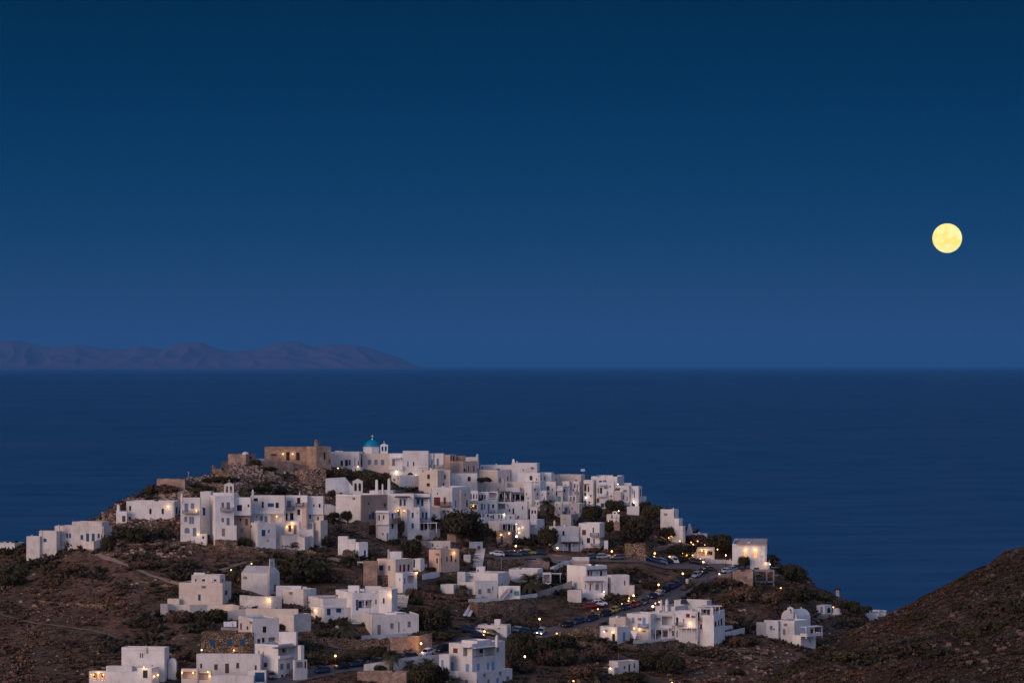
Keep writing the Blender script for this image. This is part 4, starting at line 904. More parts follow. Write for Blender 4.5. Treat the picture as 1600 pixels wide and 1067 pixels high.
h.blk((830, 985, 1000), 292, 560, 8, [(875, 400, 34, 84, 'gr')], -0.8, 'white').balcony(828, 992, 440, 488, 'wh', 1.6, True).awning(855, 968, 352, 'wh', 1.6, 440)
h.lamp(912, 512, 60, white=True)
h = H('white_house', 'long bluish white house with an arched passage and a bright lamp, right of the church', 'house', (985, 1290, 1300), 262, 690, 6,
      [(1047, 418, 12, 62, 'd'), (1115, 417, 16, 46, 'd'), (1075, 565, 74, 96, 'Ak')], 'white', 680)
h.lamp(1150, 580, 70, white=True)
h.blk((850, 955, 1180), 560, 700, 60, [(930, 585, 14, 20, 'd')], -2.5)
h = H('white_house', 'white house with a teal balcony and dark teal shutters above the arched passage', 'house', (1180, 1350, 1362), 290, 500, 6,
      [(1205, 405, 22, 64, 'Dt'), (1255, 398, 34, 70, 't'), (1292, 400, 18, 60, 'd'), (1334, 395, 16, 64, 't')], 'white', 690, -0.3)
h.balcony(1175, 1325, 425, 466, 't'); h.blk((1362, 1470, 1482), 292, 500, 6, [(1402, 395, 26, 84, 'g')], -0.3).balcony(1368, 1468, 425, 462, 'gr')
h = H('white_house', 'flaking white round-cornered house with small dark windows under the teal balcony', 'house', (1175, 1400, 1530), 490, 700, 30,
      [(1293, 568, 32, 56, 'k'), (1289, 665, 38, 40, 'k'), (1487, 570, 18, 52, 'k'), (1470, 655, 16, 36, 'k'), (1225, 500, 14, 28, 'w')], 'cream', 690, -12, down=9)
tree(590, 730, 290, 230, 'dark leafy tree behind the white chapel gable', 'leaf_olive', 0.1); tree(760, 745, 170, 210, 'dark tree between the two white chimneys', 'leaf_dark', 0.1); tree(440, 620, 190, 140, 'dark tree under the long low white house by the church', 'leaf_olive', 0.1)
shrub(270, 600, 260, 150, 'brown-green brush left of the church trees', 'leaf_olive')
wall('garden_wall', 'tall blank white wall with a sloping top beside the rampart crag', [(66, 590, 760), (180, 582, 765), (300, 574, 770), (350, 640, 770), (392, 690, 775)], 'white', 0.8, 0.0)
shrub(140, 800, 110, 90, 'dark bush in front of the tall blank white wall')
h = H('chapel', 'white chapel with a tall twin-arched bell gable and a bare tan gable wall', 'chapel', (190, 492, 806), 786, 1130, 42,
      [(775, 908, 32, 50, 'b'), (595, 1047, 30, 58, 'b'), (632, 1035, 38, 84, 'Db'), (577, 893, 14, 30, 'd')], 'white', 1180, group=None)
h.gable(388, 508, 590, 780, 2, 5.0, 'white', cross=False)
h.blk((188, 494, 496), 800, 1128, 42, (), 0.05, 'white')
# tan face of the chapel
mb = MB(); h.slab(mb, 'R', 0.0, 0.01, h.zb, h.zb+0.01, 0, 0.01)
tile(500, 760, 7.62)
h = H('stone_house', 'bare tan rendered house with blue shutters and a brown garage door', 'house', (482, 494, 806), 106, 590, 45,
      [(775, 222, 32, 52, 'b'), (595, 360, 28, 56, 'b'), (632, 345, 38, 84, 'Db'), (577, 205, 14, 28, 'd'), (622, 520, 76, 120, 'Dw')], 'tan', 590, 0.15, group=None, wl=1.0)
wall('stone_wall', 'rough stone footing left of the brown garage door', [(90, 440, 560), (260, 445, 560), (430, 400, 590), (580, 430, 600)], 'drystone', 2, 0.3)
tree(330, 430, 190, 150, 'dark garden tree in front of the blank chapel wall', 'leaf_dark', 0.15); tree(170, 400, 150, 110, 'dark low tree between the white block and the chapel', 'leaf_dark', 0.15)
wall('garden_wall', 'pale white steps and wall between the white block and the chapel', [(45, 215, 330), (120, 215, 335), (190, 240, 340)], 'white', 4, 0.0)
h = H('white_house', 'white house with a curved canopy roof and a ground-floor pale blue door', 'house', (668, 822, 922), 316, 655, 30,
      [(703, 370, 18, 66, 'd'), (757, 362, 16, 56, 'd'), (748, 565, 14, 30, 'd'), (805, 592, 26, 80, 'Dg'), (865, 345, 20, 62, 'd'), (865, 470, 26, 60, 'd')], 'white', 650)
h.awning(672, 832, 312, 'wh', 0.7, None, 0.5).balcony(824, 925, 376, 430, 'w').awning(675, 815, 455, 'wh', 0.6, None, 0.1).chimney(890, 330, 350, 10)
tree(965, 600, 120, 210, 'climbing dark tree against the white wall beside the dark balcony', 'leaf_brown', 0.1)
h = H('white_house', 'white house with a dark blue awning and a warmly lit doorway', 'house', (805, 1115, 1130), 84, 400, 8,
      [(890, 183, 16, 34, 'd'), (960, 190, 24, 76, 'Db'), (1008, 190, 24, 76, 'Db'), (932, 325, 44, 116, 'Od')], 'white', 600, 0.5)
h.awning(900, 1068, 130, 'da', 2.0, 210).lamp(930, 285, 55).chimney(822, -95, 84, 36, 1.5).chimney(675, -80, 70, 34, 4).chimney(745, -30, 70, 20, 3).tank(930, 70)
h.blk((590, 868, 900), 48, 110, 8, (), 5.0); h.blk((980, 1038, 1044), 270, 410, 8, [(1000, 300, 14, 22, 'd')], -0.8, 'cream').lamp(1005, 290, 14)
h = H('white_house', 'slim white house front with two small blue shuttered windows one above the other', 'house', (1040, 1184, 1196), 245, 530, 8,
      [(1103, 340, 26, 62, 'b'), (1103, 465, 26, 58, 'b'), (1160, 312, 10, 14, 'd')], 'white', 600, -1.0)
h = H('white_house', 'white house with a bright blue balcony above a shaded white-pillared porch', 'house', (1115, 1312, 1325), 86, 520, 8,
      [(1120, 170, 14, 30, 'd'), (1168, 180, 26, 62, 'Db'), (1218, 190, 28, 82, 'Db'), (1225, 335, 22, 62, 'b'), (1265, 350, 26, 92, 'Db'), (1216, 475, 24, 84, 'Dk'), (1275, 470, 60, 70, 'd')], 'white', 600, -0.4)
h.awning(1140, 1308, 142, 'da', 1.8, 225).balcony(1205, 1340, 372, 420, 'b').awning(1195, 1405, 436, 'wh', 2.2, 520, 0.1, 3)
wall('retaining_wall', 'pale terrace wall under the white-pillared porch', [(1042, 530, 625), (1150, 528, 630), (1300, 520, 635), (1430, 505, 620)], 'dirtywhite', 1.2, 0.05)
tile(660, 700, 7.62)
h = H('white_house', 'white house with dark red shutters and a red railed balcony', 'house', (92, 356, 572), 466, 745, 30,
      [(175, 633, 76, 100, 'r'), (265, 625, 28, 84, 'Dr'), (180, 543, 14, 24, 'd'), (255, 757, 20, 30, 'd'), (150, 755, 16, 40, 'gr')], 'white', 900)
h.balcony(205, 345, 636, 690, 'r'); h.blk((95, 210, 216), 700, 880, 8, [(40, 700, 5, 5, 'd')], -0.6, 'dirtywhite')
h.blk((355, 460, 575), 500, 745, 30, (), 2.0, 'cream')
h = H('stone_house', 'small bare tan house on the skyline with two narrow dark windows', 'house', (258, 330, 402), 80, 260, 30, [(342, 120, 14, 58, 'd'), (374, 125, 18, 70, 'd')], 'pink', 420, 4, group=None)
h = H('stone_house', 'ruined brown stone hut on the skyline behind the pink wall', 'house', (402, 515, 525), 92, 170, 6, (), 'masonry', 420, 8, group=None)
h = H('white_house', 'pink-walled house with a tall tapering chimney on the skyline', 'house', (330, 482, 660), 158, 300, 35,
      [(550, 245, 12, 62, 'w'), (613, 243, 16, 64, 'r'), (655, 240, 8, 60, 'r'), (500, 262, 20, 40, 'k'), (522, 264, 12, 36, 'k')], 'pink', 430, -5, down=9)
h.chimney(655, 72, 200, 28, 6, 'cream'); h.blk((515, 640, 656), 108, 200, 8, (), 7, 'white')
h = H('white_house', 'bluish white flat-roofed house with a small white chimney in front of the pink wall', 'house', (340, 650, 662), 300, 430, 8, (), 'white', 430, -10, down=9)
h.chimney(437, 350, 412, 20, -2.0)
h = H('white_house', 'cream house with two dark windows and a round left corner below the pink wall', 'house', (130, 330, 345), 262, 470, 8, [(268, 343, 18, 54, 'k'), (250, 430, 16, 36, 'k')], 'cream', 450, -13, down=9)
h = H('white_house', 'wide blank white house with a dark planted roof terrace', 'house', (668, 896, 1072), 262, 440, 35, [(925, 380, 14, 52, 'd'), (1017, 362, 14, 48, 'd')], 'cream', 450, -8, down=9)
h.blk((690, 1060, 1075), 202, 270, 8, [(712, 235, 16, 34, 't')], 9, 'white', down=9).chimney(880, 186, 205, 24, 3); 
shrub(745, 408, 180, 76, 'dark potted hedge on the roof terrace of the blank white house', dy=-14)
h = H('white_house', 'square white cube house with a round white chimney pot on the skyline', 'house', (1060, 1365, 1395), 180, 330, 8, [(1200, 260, 16, 20, 'd')], 'white', 470, -6, down=9)
h.chimney(1085, 132, 182, 34, 1.5).chimney(1128, 155, 182, 18, 1.5)
h = H('white_house', 'pale blue-white roof house with stacked roof gear right of the square cube', 'house', (1130, 1400, 1530), 296, 420, 20, (), 'white', 470, -8, down=9)
h.tank(1370, 320); h.blk((1395, 1535, 1560), 292, 420, 8, (), 3)
h = H('white_house', 'white house with a bare flat wall facing left under the square cube', 'house', (930, 1305, 1400), 402, 560, 20, (), 'cream', 520, -6, down=9)
h.chimney(962, 362, 405, 34, 0.8).chimney(1210, 382, 405, 16, 1)
h = H('white_house', 'wide white terrace house with dark roof planting in the middle of the village', 'house', (350, 1010, 1020), 416, 540, 5, (), 'dirtywhite', 540, -3, down=9)
h.chimney(765, 478, 500, 14, -1)
for (a, b, c, tp, bs, dy_, ws, lb) in [
    (455, 660, 668, 508, 640, 0.0, [(578, 575, 18, 64, 'd'), (612, 575, 16, 60, 'd'), (645, 575, 14, 50, 'gr')], 'white house front with three slim windows beside a white drainpipe'),
    (662, 788, 795, 520, 640, 0.3, [(682, 580, 20, 46, 'gr'), (713, 580, 24, 54, 'd'), (745, 580, 18, 48, 'gr')], 'white house front with three close-set small windows under the roof planting'),
    (788, 895, 900, 516, 640, 0.0, [(842, 572, 86, 84, 'Od')], 'white house front with a square shaded loggia and thin rail')]:
    h = H('white_house', lb, 'house', (a, b, c), tp, bs, 5, ws, 'white', 660, dy_)
h.balcony(790, 892, 590, 622, 'wh')
h = H('white_house', 'house with a reddish timber pergola terrace in the middle of the village', 'house', (895, 1045, 1050), 522, 640, 5, [(935, 575, 30, 70, 'd'), (972, 572, 24, 80, 'Dr'), (1018, 572, 24, 70, 'w')], 'white', 660, 0.6)
h.awning(905, 1062, 524, 'w', 2.0, 625, 0.1, 3).balcony(895, 1060, 590, 628, 'w')
h = H('white_house', 'house with a wide grey-green awning over pots and dark windows', 'house', (1045, 1245, 1252), 520, 640, 5, [(1090, 575, 22, 76, 'Dk'), (1135, 575, 40, 80, 'd'), (1195, 590, 46, 50, 'd')], 'white', 660, 0.3)
h.awning(1040, 1240, 548, 'gr', 2.0, 630, 0.5, 4)
h.blk((990, 1160, 1170), 468, 540, 5, (), 3.0)
h = H('white_house', 'white house with a lamp-lit porch behind the palm crown', 'house', (570, 662, 668), 626, 770, 5, [(632, 700, 32, 48, 'd'), (600, 695, 26, 54, 'd')], 'white', 830, 0.2)
h.lamp(606, 688, 40).awning(568, 660, 658, 'da', 0.8, None, 0.05)
h = H('white_house', 'white house with grey shuttered windows and two small balconies above the restaurant', 'house', (665, 892, 900), 628, 790, 5,
      [(710, 700, 28, 82, 'gr'), (788, 700, 22, 72, 'gr'), (843, 690, 24, 44, 'd'), (742, 700, 14, 60, 'gr')], 'white', 830, -0.2)
h.balcony(675, 780, 735, 772, 'wh').balcony(788, 865, 735, 770, 'gr')
h = H('white_house', 'cream fronted house with an outside stair and arched dark doorway', 'house', (895, 1098, 1105), 642, 800, 5,
      [(917, 695, 22, 62, 'gr'), (957, 692, 50, 56, 'O'), (1018, 682, 12, 34, 'd'), (1035, 740, 18, 34, 'd'), (1085, 770, 24, 110, 'Ak')], 'white', 830, -0.5)
h.awning(895, 985, 662, 'cream', 0.8, None, 0.1)
h = H('white_house', 'tall blank bluish white block left of the small white church arcade', 'house', (1098, 1250, 1262), 636, 860, 8, [(1193, 710, 12, 42, 'd'), (1140, 820, 22, 24, 'd'), (1250, 700, 10, 30, 'd')], 'white', 860, -0.6)
h = H('white_house', 'low white house with a lamp and grey windows under the grey balconies', 'house', (690, 985, 995), 782, 880, 5,
      [(725, 802, 20, 34, 'gr'), (780, 802, 20, 34, 'd'), (845, 815, 20, 52, 'gr'), (912, 810, 22, 52, 'gr'), (942, 812, 24, 60, 'Dg'), (1048, 825, 16, 30, 'd')], 'white', 890, 0)
h.lamp(975, 785, 34, white=True); h.blk((985, 1100, 1108), 790, 880, 5, [(1048, 825, 16, 30, 'd')], 0.4)
wall('garden_wall', 'low white garden wall above the big dark tree', [(640, 822, 885), (730, 826, 890), (812, 830, 890)], 'white', 3, 0.0)
h = H('restaurant', 'white restaurant with a long blue-dark glass front and bright lamps', 'restaurant', (785, 930, 1278), 878, 1035, 65,
      [(965, 955, 50, 92, 'd'), (1023, 952, 50, 88, 'd'), (1085, 945, 50, 80, 'd'), (1217, 1000, 16, 36, 'd')], 'white', 1060, group=None)
h.lamp(1140, 958, 16, white=True).lamp(1210, 970, 16, white=True).lamp(1178, 935, 16).lamp(1145, 1005, 14).lamp(1115, 898, 8, white=True).awning(925, 1120, 900, 'wh', 1.4, 1000, 0.2, 4)
h.blk((945, 1275, 1285), 852, 920, 8, (), 2.0)
h = H('church', 'small white church with a tall open arcaded bell gable beside the palm', 'church', (1272, 1365, 1452), 850, 1040, 30, (), 'white', 1040, 0.5, group=None)
h.gable(1283, 1368, 690, 855, 2, 1.0, 'white', cross=False).gable(1290, 1362, 770, 880, 3, 0.0, 'white', cross=False)
tile(660, 800, 7.62)
h = H('stone_house', 'rough stone annex with a blue door lit by an orange lamp below the restaurant', 'house', (880, 1062, 1110), 232, 400, 12, [(946, 330, 34, 104, 'Ab')], 'masonry', 395, 1.0, group=None)
h.lamp(938, 268, 55); h.lamp(1036, 250, 30, white=True)
# ---- right upper cluster
tile(820, 710, 7.62)
h = H('white_house', 'low bluish white house on the skyline right of the square cube', 'house', (175, 350, 362), 232, 340, 6, [(215, 300, 10, 14, 'd')], 'white', 420)
h.chimney(212, 208, 235, 14)
h = H('white_house', 'cream-roofed long house on the skyline beside the flagpole', 'house', (345, 668, 722), 246, 340, 10, [(375, 299, 16, 12, 'd'), (612, 312, 28, 18, 'd')], 'cream', 420)
h.chimney(522, 228, 248, 10)
cl = [((-5, 84, 92), 332, 560, -1.0, [(20, 470, 10, 30, 'd'), (40, 520, 14, 20, 'd')], 'blank white house front left of the small blue shutter'),
 ((86, 182, 188), 340, 540, 0.3, [(120, 415, 20, 22, 'd'), (150, 470, 16, 24, 'd')], 'narrow white front with one potted roof edge next to the blank white front'),
 ((178, 256, 262), 428, 640, -1.4, [(215, 410, 14, 16, 'd'), (205, 480, 12, 22, 'd'), (232, 520, 14, 26, 'gr')], 'bright narrow white front standing forward behind the palm crown'),
 ((255, 368, 374), 322, 520, 0.4, [(275, 400, 40, 50, 'b'), (280, 462, 16, 22, 'd'), (330, 420, 14, 30, 'gr')], 'bluish white front with a square blue shutter above the palm'),
 ((362, 452, 460), 374, 560, -0.6, [(402, 374, 40, 10, 'd'), (410, 530, 38, 62, 'gn'), (380, 470, 14, 30, 'd')], 'cream white front with a pale green door behind the palm'),
 ((448, 530, 538), 318, 560, 0.2, [(470, 428, 20, 34, 'd'), (485, 362, 24, 10, 'd'), (458, 520, 22, 70, 'gn'), (470, 486, 40, 8, 'd')], 'cream white front with a small dark window and thin ledges'),
 ((525, 650, 682), 320, 500, 0.0, [(595, 372, 16, 44, 'd'), (578, 424, 14, 26, 'd'), (625, 380, 12, 60, 'gr'), (622, 430, 18, 34, 'gr')], 'tall white front with a tiny balcony left of the teal passage'),
 ((520, 610, 640), 490, 660, -1.5, [(545, 530, 26, 62, 'gr'), (584, 528, 30, 60, 'gr'), (575, 565, 24, 16, 'd')], 'lower white front with two grey louvred windows'),
 ((440, 525, 530), 560, 700, -2.2, [(448, 604, 14, 26, 'd'), (490, 655, 36, 52, 'gr')], 'low white front with a grey panelled door under the thin ledges'),
 ((535, 650, 712), 585, 720, -2.8, [(563, 642, 12, 24, 'd'), (657, 668, 20, 24, 'd'), (600, 690, 14, 20, 'd')], 'rounded white house front left of the dark round tree'),
 ((355, 445, 452), 560, 720, -2.0, [(380, 600, 14, 30, 'gr'), (415, 640, 16, 24, 'd')], 'plain low white front right beside the palm trunk'),
 ((100, 180, 186), 540, 640, -2.2, [(120, 575, 14, 30, 'gr'), (150, 585, 12, 26, 'd')], 'low white front left of the palm crown above the arcade'),
 ((425, 550, 640), 715, 820, -4.0, [(548, 800, 14, 30, 'd'), (590, 790, 22, 40, 'd'), (470, 770, 30, 10, 'gr')], 'low bluish white house tucked under the dark round tree')]
for xs_, tp, bs, dy_, ws, lb in cl:
    h = H('white_house', lb, 'house', xs_, tp, bs, 14, ws, random.choice(('white', 'white', 'dirtywhite')), 640+(0 if bs < 700 else 60), dy_)
    if bs == 500: h.balcony(600, 642, 440, 470, 'gr')
    if xs_[0] in (362, 448): h.awning(xs_[0]+5, xs_[1]-5, tp+60, 'wh', 0.7, None, 0.1)
    if xs_[0] in (86, 255, 525): h.chimney(xs_[0]+30, tp-26, tp, 14)
h = H('white_house', 'narrow white house with a dark tall window and bluish right side', 'house', (700, 815, 852), 304, 620, 20, [(718, 400, 34, 78, 'Dk'), (758, 410, 18, 72, 'd'), (785, 490, 20, 22, 'd'), (715, 470, 30, 44, 'k'), (712, 590, 40, 90, 'Dt')], 'white', 640)
h.awning(700, 765, 356, 'terracotta', 0.4, None, 0.08).lamp(735, 512, 26, white=True)
h = H('white_house', 'highest white flat block at the right end of the skyline', 'house', (790, 1100, 1182), 262, 400, 12, [(880, 270, 10, 14, 'd')], 'white', 560, 3)
h = H('white_house', 'white house with a hanging canopy and a deep blue ground door', 'house', (852, 1058, 1068), 332, 640, 6,
      [(875, 430, 20, 60, 'gr'), (908, 428, 26, 70, 'Dk'), (1015, 380, 14, 20, 'd'), (1028, 495, 16, 20, 'd'), (1055, 490, 10, 20, 'd'), (860, 545, 54, 50, 'w'), (985, 460, 20, 50, 'gr'), (925, 605, 40, 50, 'Db')], 'white', 650)
h.awning(870, 965, 368, 'wh', 1.2, None, 0.3).balcony(870, 960, 470, 505, 'wh')
h = H('white_house', 'white house with a bright rooftop lamp and a long blue balcony rail', 'house', (1060, 1242, 1252), 372, 640, 6,
      [(1104, 402, 60, 56, 'O'), (1175, 505, 14, 50, 'gr'), (1218, 525, 12, 50, 'gr'), (1110, 590, 14, 30, 'd')], 'white', 650, -0.3)
h.lamp(1108, 352, 30, white=True).balcony(1140, 1250, 576, 612, 'b'); h.blk((1062, 1142, 1148), 440, 640, 6, (), -1.0, 'cream')
h = H('white_house', 'tall white house with pilaster strips and a wall lamp ending the upper row', 'house', (1245, 1355, 1396), 378, 660, 25, [(1305, 470, 16, 84, 'g'), (1285, 440, 12, 60, 'gr'), (1378, 455, 12, 84, 'd')], 'white', 650, 0.3)
h.lamp(1305, 572, 44, white=True).blk((1215, 1360, 1372), 622, 720, 6, (), -1.5); h.blk((1180, 1268, 1275), 340, 400, 6, (), 4)
h = H('white_house', 'small white cube beside the tall pilastered house', 'house', (1390, 1440, 1448), 500, 620, 6, (), 'white', 650, 3)
h = H('chapel', 'ruined pale chapel front with a pierced double gable and a lamp', 'chapel', (975, 1125, 1132), 712, 850, 6, [(1040, 738, 22, 40, 'Ad'), (1092, 738, 22, 42, 'Ad'), (1042, 790, 18, 16, 'd'), (1088, 790, 18, 16, 'd')], 'dirtywhite', 880, group=None)
h.lamp(1118, 670, 36, white=True).gable(1045, 1100, 672, 715, 1, 0.2, 'dirtywhite', False).blk((950, 1130, 1140), 800, 900, 6, (), -0.8, 'masonry').lamp(990, 792, 10)
mb = MB(); p_ = ground(tx(718), ty(290)); zt_ = Zof(ty(168), p_.y)
fr = root('flagpole', (p_.x, p_.y, p_.z), 'thin flagpole with a small blue and white striped flag on the skyline', 'flagpole')
mb.tube([(p_.x, p_.y, p_.z), (p_.x, p_.y, zt_)], 0.07, 6); mb.build('pole', ['metal'], fr)
mb = MB()
for i in range(5): mb.hexa([(p_.x-1.3, p_.y+0.03*math.sin(i), zt_-0.17*i-0.17), (p_.x-0.1, p_.y, zt_-0.17*i-0.17), (p_.x-0.1, p_.y+0.05, zt_-0.17*i-0.17), (p_.x-1.3, p_.y+0.06, zt_-0.17*i-0.17), (p_.x-1.3, p_.y, zt_-0.17*i), (p_.x-0.1, p_.y, zt_-0.17*i), (p_.x-0.1, p_.y+0.05, zt_-0.17*i), (p_.x-1.3, p_.y+0.05, zt_-0.17*i)], i % 2)
mb.build('flag', ['lightblue_paint', 'cloth'], fr)
palm(268, 790, 190, 290, 'tall date palm rising in front of the crowded white fronts')
tree(800, 830, 330, 235, 'dark round tree below the teal passage', 'leaf_dark', 0.12); tree(1010, 690, 130, 160, 'dark tree in front of the canopy house', 'leaf_olive', 0.15); tree(1110, 680, 200, 140, 'loose dark tree below the long blue balcony rail', 'leaf_olive', 0.15)
tree(1190, 860, 180, 150, 'dark shadowed tree right of the ruined chapel', 'leaf_dark', 0.1); tree(1340, 1060, 440, 320, 'very large dark tree mass right of the ruined chapel', 'leaf_dark', 0.08); tree(1440, 690, 170, 150, 'dark bushy tree under the small white cube', 'leaf_dark', 0.12); tree(1530, 800, 300, 200, 'olive green tree on the slope above the taverna', 'leaf_olive', 0.12)
tree(1000, 960, 160, 180, 'thin dark tree below the ruined chapel base', 'leaf_olive', 0.12)
tile(840, 800, 7.62)
h = H('white_house', 'two-winged white house with a curved left wing and a blue balcony', 'house', (490, 738, 796), 134, 450, 12,
      [(491, 235, 10, 32, 'd'), (553, 240, 46, 62, 'w'), (663, 214, 16, 62, 'd'), (672, 345, 16, 62, 'd'), (535, 365, 12, 52, 'd'), (605, 335, 40, 60, 'd')], 'white', 420)
h.balcony(632, 726, 246, 292, 'b').balcony(640, 752, 372, 404, 'b').awning(728, 800, 310, 'w', 0.8, None, 0.1)
h.blk((135, 205, 492), 176, 450, 72, [(170, 215, 8, 50, 'r'), (195, 212, 8, 60, 'r'), (309, 250, 26, 54, 'k'), (345, 395, 14, 30, 'd'), (381, 415, 28, 84, 'Db'), (422, 395, 14, 30, 'd')], -1.0, 'white', wl=6).chimney(200, 100, 180, 20, 3)
h.balcony(265, 480, 285, 350, 'wh', 0.8, True).awning(285, 505, 370, 'leaf_dark', 1.2, 440, 0.1, 3); h.blk((790, 836, 842), 338, 420, 6, (), -0.5)
tree(120, 470, 340, 290, 'very dark round tree between the restaurant and the two-winged house', 'leaf_dark', 0.12); shrub(640, 470, 240, 70, 'brown bushes below the two-winged white house', 'leaf_brown')
wall('stone_wall', 'ruined stone building wall with a white coping above the parked cars', [(1040, 370, 540), (1120, 375, 560), (1285, 360, 590)], 'drystone', 3, 0.15); wall('garden_wall', 'white coping strip on top of the ruined stone wall', [(1035, 322, 350), (1080, 320, 352)], 'white', 2, 0.0, dy=6)
wall('garden_wall', 'slanting white stair parapet by the ruined stone building', [(1284, 500, 560), (1330, 545, 580)], 'white', 0.8, 0.0)
h = H('white_house', 'white block with a tan lower band and stepped wall above the red shuttered house', 'house', (412, 612, 620), 536, 640, 6, (), 'white', 640, 2); h.blk((400, 614, 624), 582, 660, 6, (), -0.6, 'tan')
wall('outdoor_stairs', 'stepped white stair wall descending left of the tan banded block', [(150, 660, 715), (200, 640, 715), (230, 625, 710), (235, 610, 705), (300, 600, 680), (305, 590, 670), (380, 580, 650), (415, 560, 640)], 'white', 1.2, 0.0, cat='stairs')
h = H('white_house', 'large white house with red shutters on two storeys and a shaded terrace', 'house', (350, 580, 826), 642, 985, 50,
      [(607, 728, 24, 62, 'r'), (638, 728, 20, 58, 'r'), (710, 725, 12, 24, 'd'), (756, 728, 30, 62, 'r')], 'white', 985)
h.awning(582, 826, 690, 'da', 0.9, None, 0.1)
h.blk((535, 560, 835), 768, 990, 75, [(577, 885, 18, 62, 'r'), (627, 890, 16, 84, 'Dr'), (768, 895, 14, 90, 'r'), (700, 890, 60, 70, 'gr')], -2.4, 'white', wl=3).awning(560, 772, 832, 'gr', 1.4, 960, 0.2, 3)
h.blk((825, 880, 1092), 750, 970, 70, [(842, 872, 14, 56, 'r'), (1037, 842, 16, 56, 'r')], -0.4, 'white', wl=2); h.blk((1088, 1150, 1156), 872, 985, 6, (), -0.8, 'white'); h.blk((505, 800, 812), 962, 1010, 6, (), -5.0, 'white').lamp(792, 945, 40, white=True); h.blk((355, 520, 530), 930, 1080, 6, (), -3.5, 'dirtywhite')
pg = root('pergola', tuple(ground(tx(170), ty(835))), 'white post pergola left of the large red-shuttered house', 'pergola'); Yp = world_loc(pg).y
mb = MB(); zt_ = Zof(ty(732), Yp); xa, xb = Xof(tx(60), Yp), Xof(tx(288), Yp); mb.box(((xa+xb)/2, Yp+1.4, zt_), (xb-xa, 3.0, 0.16)); mb.build('roof', ['white_paint'], pg)
for q in (145, 270):
    mb = MB(); mb.box((Xof(tx(q), Yp), Yp, zt_-2.2), (0.22, 0.22, 4.2)); mb.build('post', ['white_paint'], pg)
shrub(175, 835, 190, 90, 'dark shade plants under the white post pergola'); shrub(290, 740, 90, 90, 'dark bush beside the white stepped stair wall')
wall('retaining_wall', 'pale grey retaining wall sloping left of the red shuttered house', [(0, 945, 1010), (150, 905, 985), (300, 860, 960), (410, 815, 965)], 'concrete', 1.5, 0.05)
wall('retaining_wall', 'brown stone retaining wall beside the palm of the pergola', [(-20, 550, 640), (170, 560, 640), (360, 570, 640)], 'concrete', 1.2, 0.05)
# ---- middle: tan house, steps, palm house
tile(660, 800, 7.62)
h = H('white_house', 'small white one-storey house above the tan lit house', 'house', (60, 330, 345), 346, 460, 6, [(123, 390, 16, 32, 'd'), (180, 400, 20, 10, 'd'), (257, 415, 12, 36, 'gr'), (292, 425, 36, 40, 'gr')], 'dirtywhite', 470)
h = H('stone_house', 'tan two-storey house with a bright orange lamp beside the steps', 'house', (78, 216, 440), 448, 735, 40,
      [(175, 577, 18, 58, 'd'), (222, 582, 14, 66, 'd'), (293, 555, 18, 56, 'd'), (345, 552, 22, 76, 'Dk'), (398, 577, 16, 38, 'd')], 'pink', 735, group=None)
h.lamp(372, 485, 90)
wall('garden_wall', 'plain white garden wall behind the steps and the big tree', [(556, 354, 425), (640, 352, 428), (718, 352, 425)], 'white', 2.5, 0.0)
wall('retaining_wall', 'pale tan wall glowing behind the trunks of the big dark trees', [(295, 250, 350), (400, 255, 360), (560, 265, 350)], 'pink', 2, 0.1)
# flight of steps
st = root('outdoor_stairs', tuple(ground(tx(650), ty(665))), 'broad flight of pale steps climbing towards the big tree', 'stairs')
n = 11
for i in range(n):
    k = i/(n-1); xx0 = 568+(642-568)*k; xx1 = 715+(748-715)*k; yy = 660+(452-660)*k
    g0 = ground(tx((xx0+xx1)/2), ty(yy)); mb = MB(); X0, X1 = Xof(tx(xx0), g0.y), Xof(tx(xx1), g0.y); z_ = Zof(ty(yy), g0.y)
    mb.box(((X0+X1)/2, g0.y+1.4, z_-0.1), (X1-X0, 2.8, 0.95), 0.0, 0); mb.build('step', ['dirtywhite'], st)
tree(470, 400, 620, 420, 'huge dark spreading tree above the steps', 'leaf_dark', 0.18); tree(600, 400, 360, 300, 'dark tree leaning right beside the huge spreading tree', 'leaf_dark', 0.2)
palm(540, 60, 130, 160, 'palm crown poking out above the huge spreading tree', 22)
shrub(660, 340, 180, 70, 'dark bush behind the plain white garden wall'); shrub(640, 700, 60, 30, 'small dark bush at the foot of the steps', 'leaf_brown')
wall('stone_wall', 'rough stone wall left of the flight of steps', [(340, 380, 450), (450, 400, 470), (560, 430, 490)], 'drystone', 1.0, 0.2)
wall('stone_wall', 'dry stone wall under the white parked car', [(770, 570, 690), (900, 560, 690), (1050, 555, 690), (1240, 560, 690)], 'drystone', 1.5, 0.25); wall('stone_wall', 'paler stone wall section right of the wooden pole', [(1245, 568, 680), (1380, 570, 685), (1510, 590, 690)], 'masonry', 1.5, 0.2)
wall('retaining_wall', 'curved kerb wall above the parked cars', [(735, 440, 462), (850, 400, 425), (980, 385, 415), (1250, 400, 440), (1400, 440, 475), (1510, 460, 490)], 'paving', 0.5, 0.05, dy=2)
h = H('white_house', 'sprawling white house with a slanting stair, blue chair and palm tree', 'house', (600, 630, 892), 822, 1035, 72,
      [(685, 945, 42, 60, 'gr'), (793, 935, 42, 56, 'gr'), (838, 905, 10, 50, 'd')], 'white', 1035, wl=8)
h.blk((420, 625, 632), 832, 1010, 8, [(572, 966, 38, 102, 'Dgr')], 3.0, 'dirtywhite'); h.blk((215, 370, 425), 862, 985, 20, [(402, 948, 20, 62, 'gr')], 1.0, 'white'); h.blk((510, 900, 1030), 726, 860, 20, [(950, 862, 18, 36, 'd'), (905, 868, 20, 40, 'gr')], 8, 'white'); h.blk((415, 510, 520), 712, 800, 8, (), 9.0)
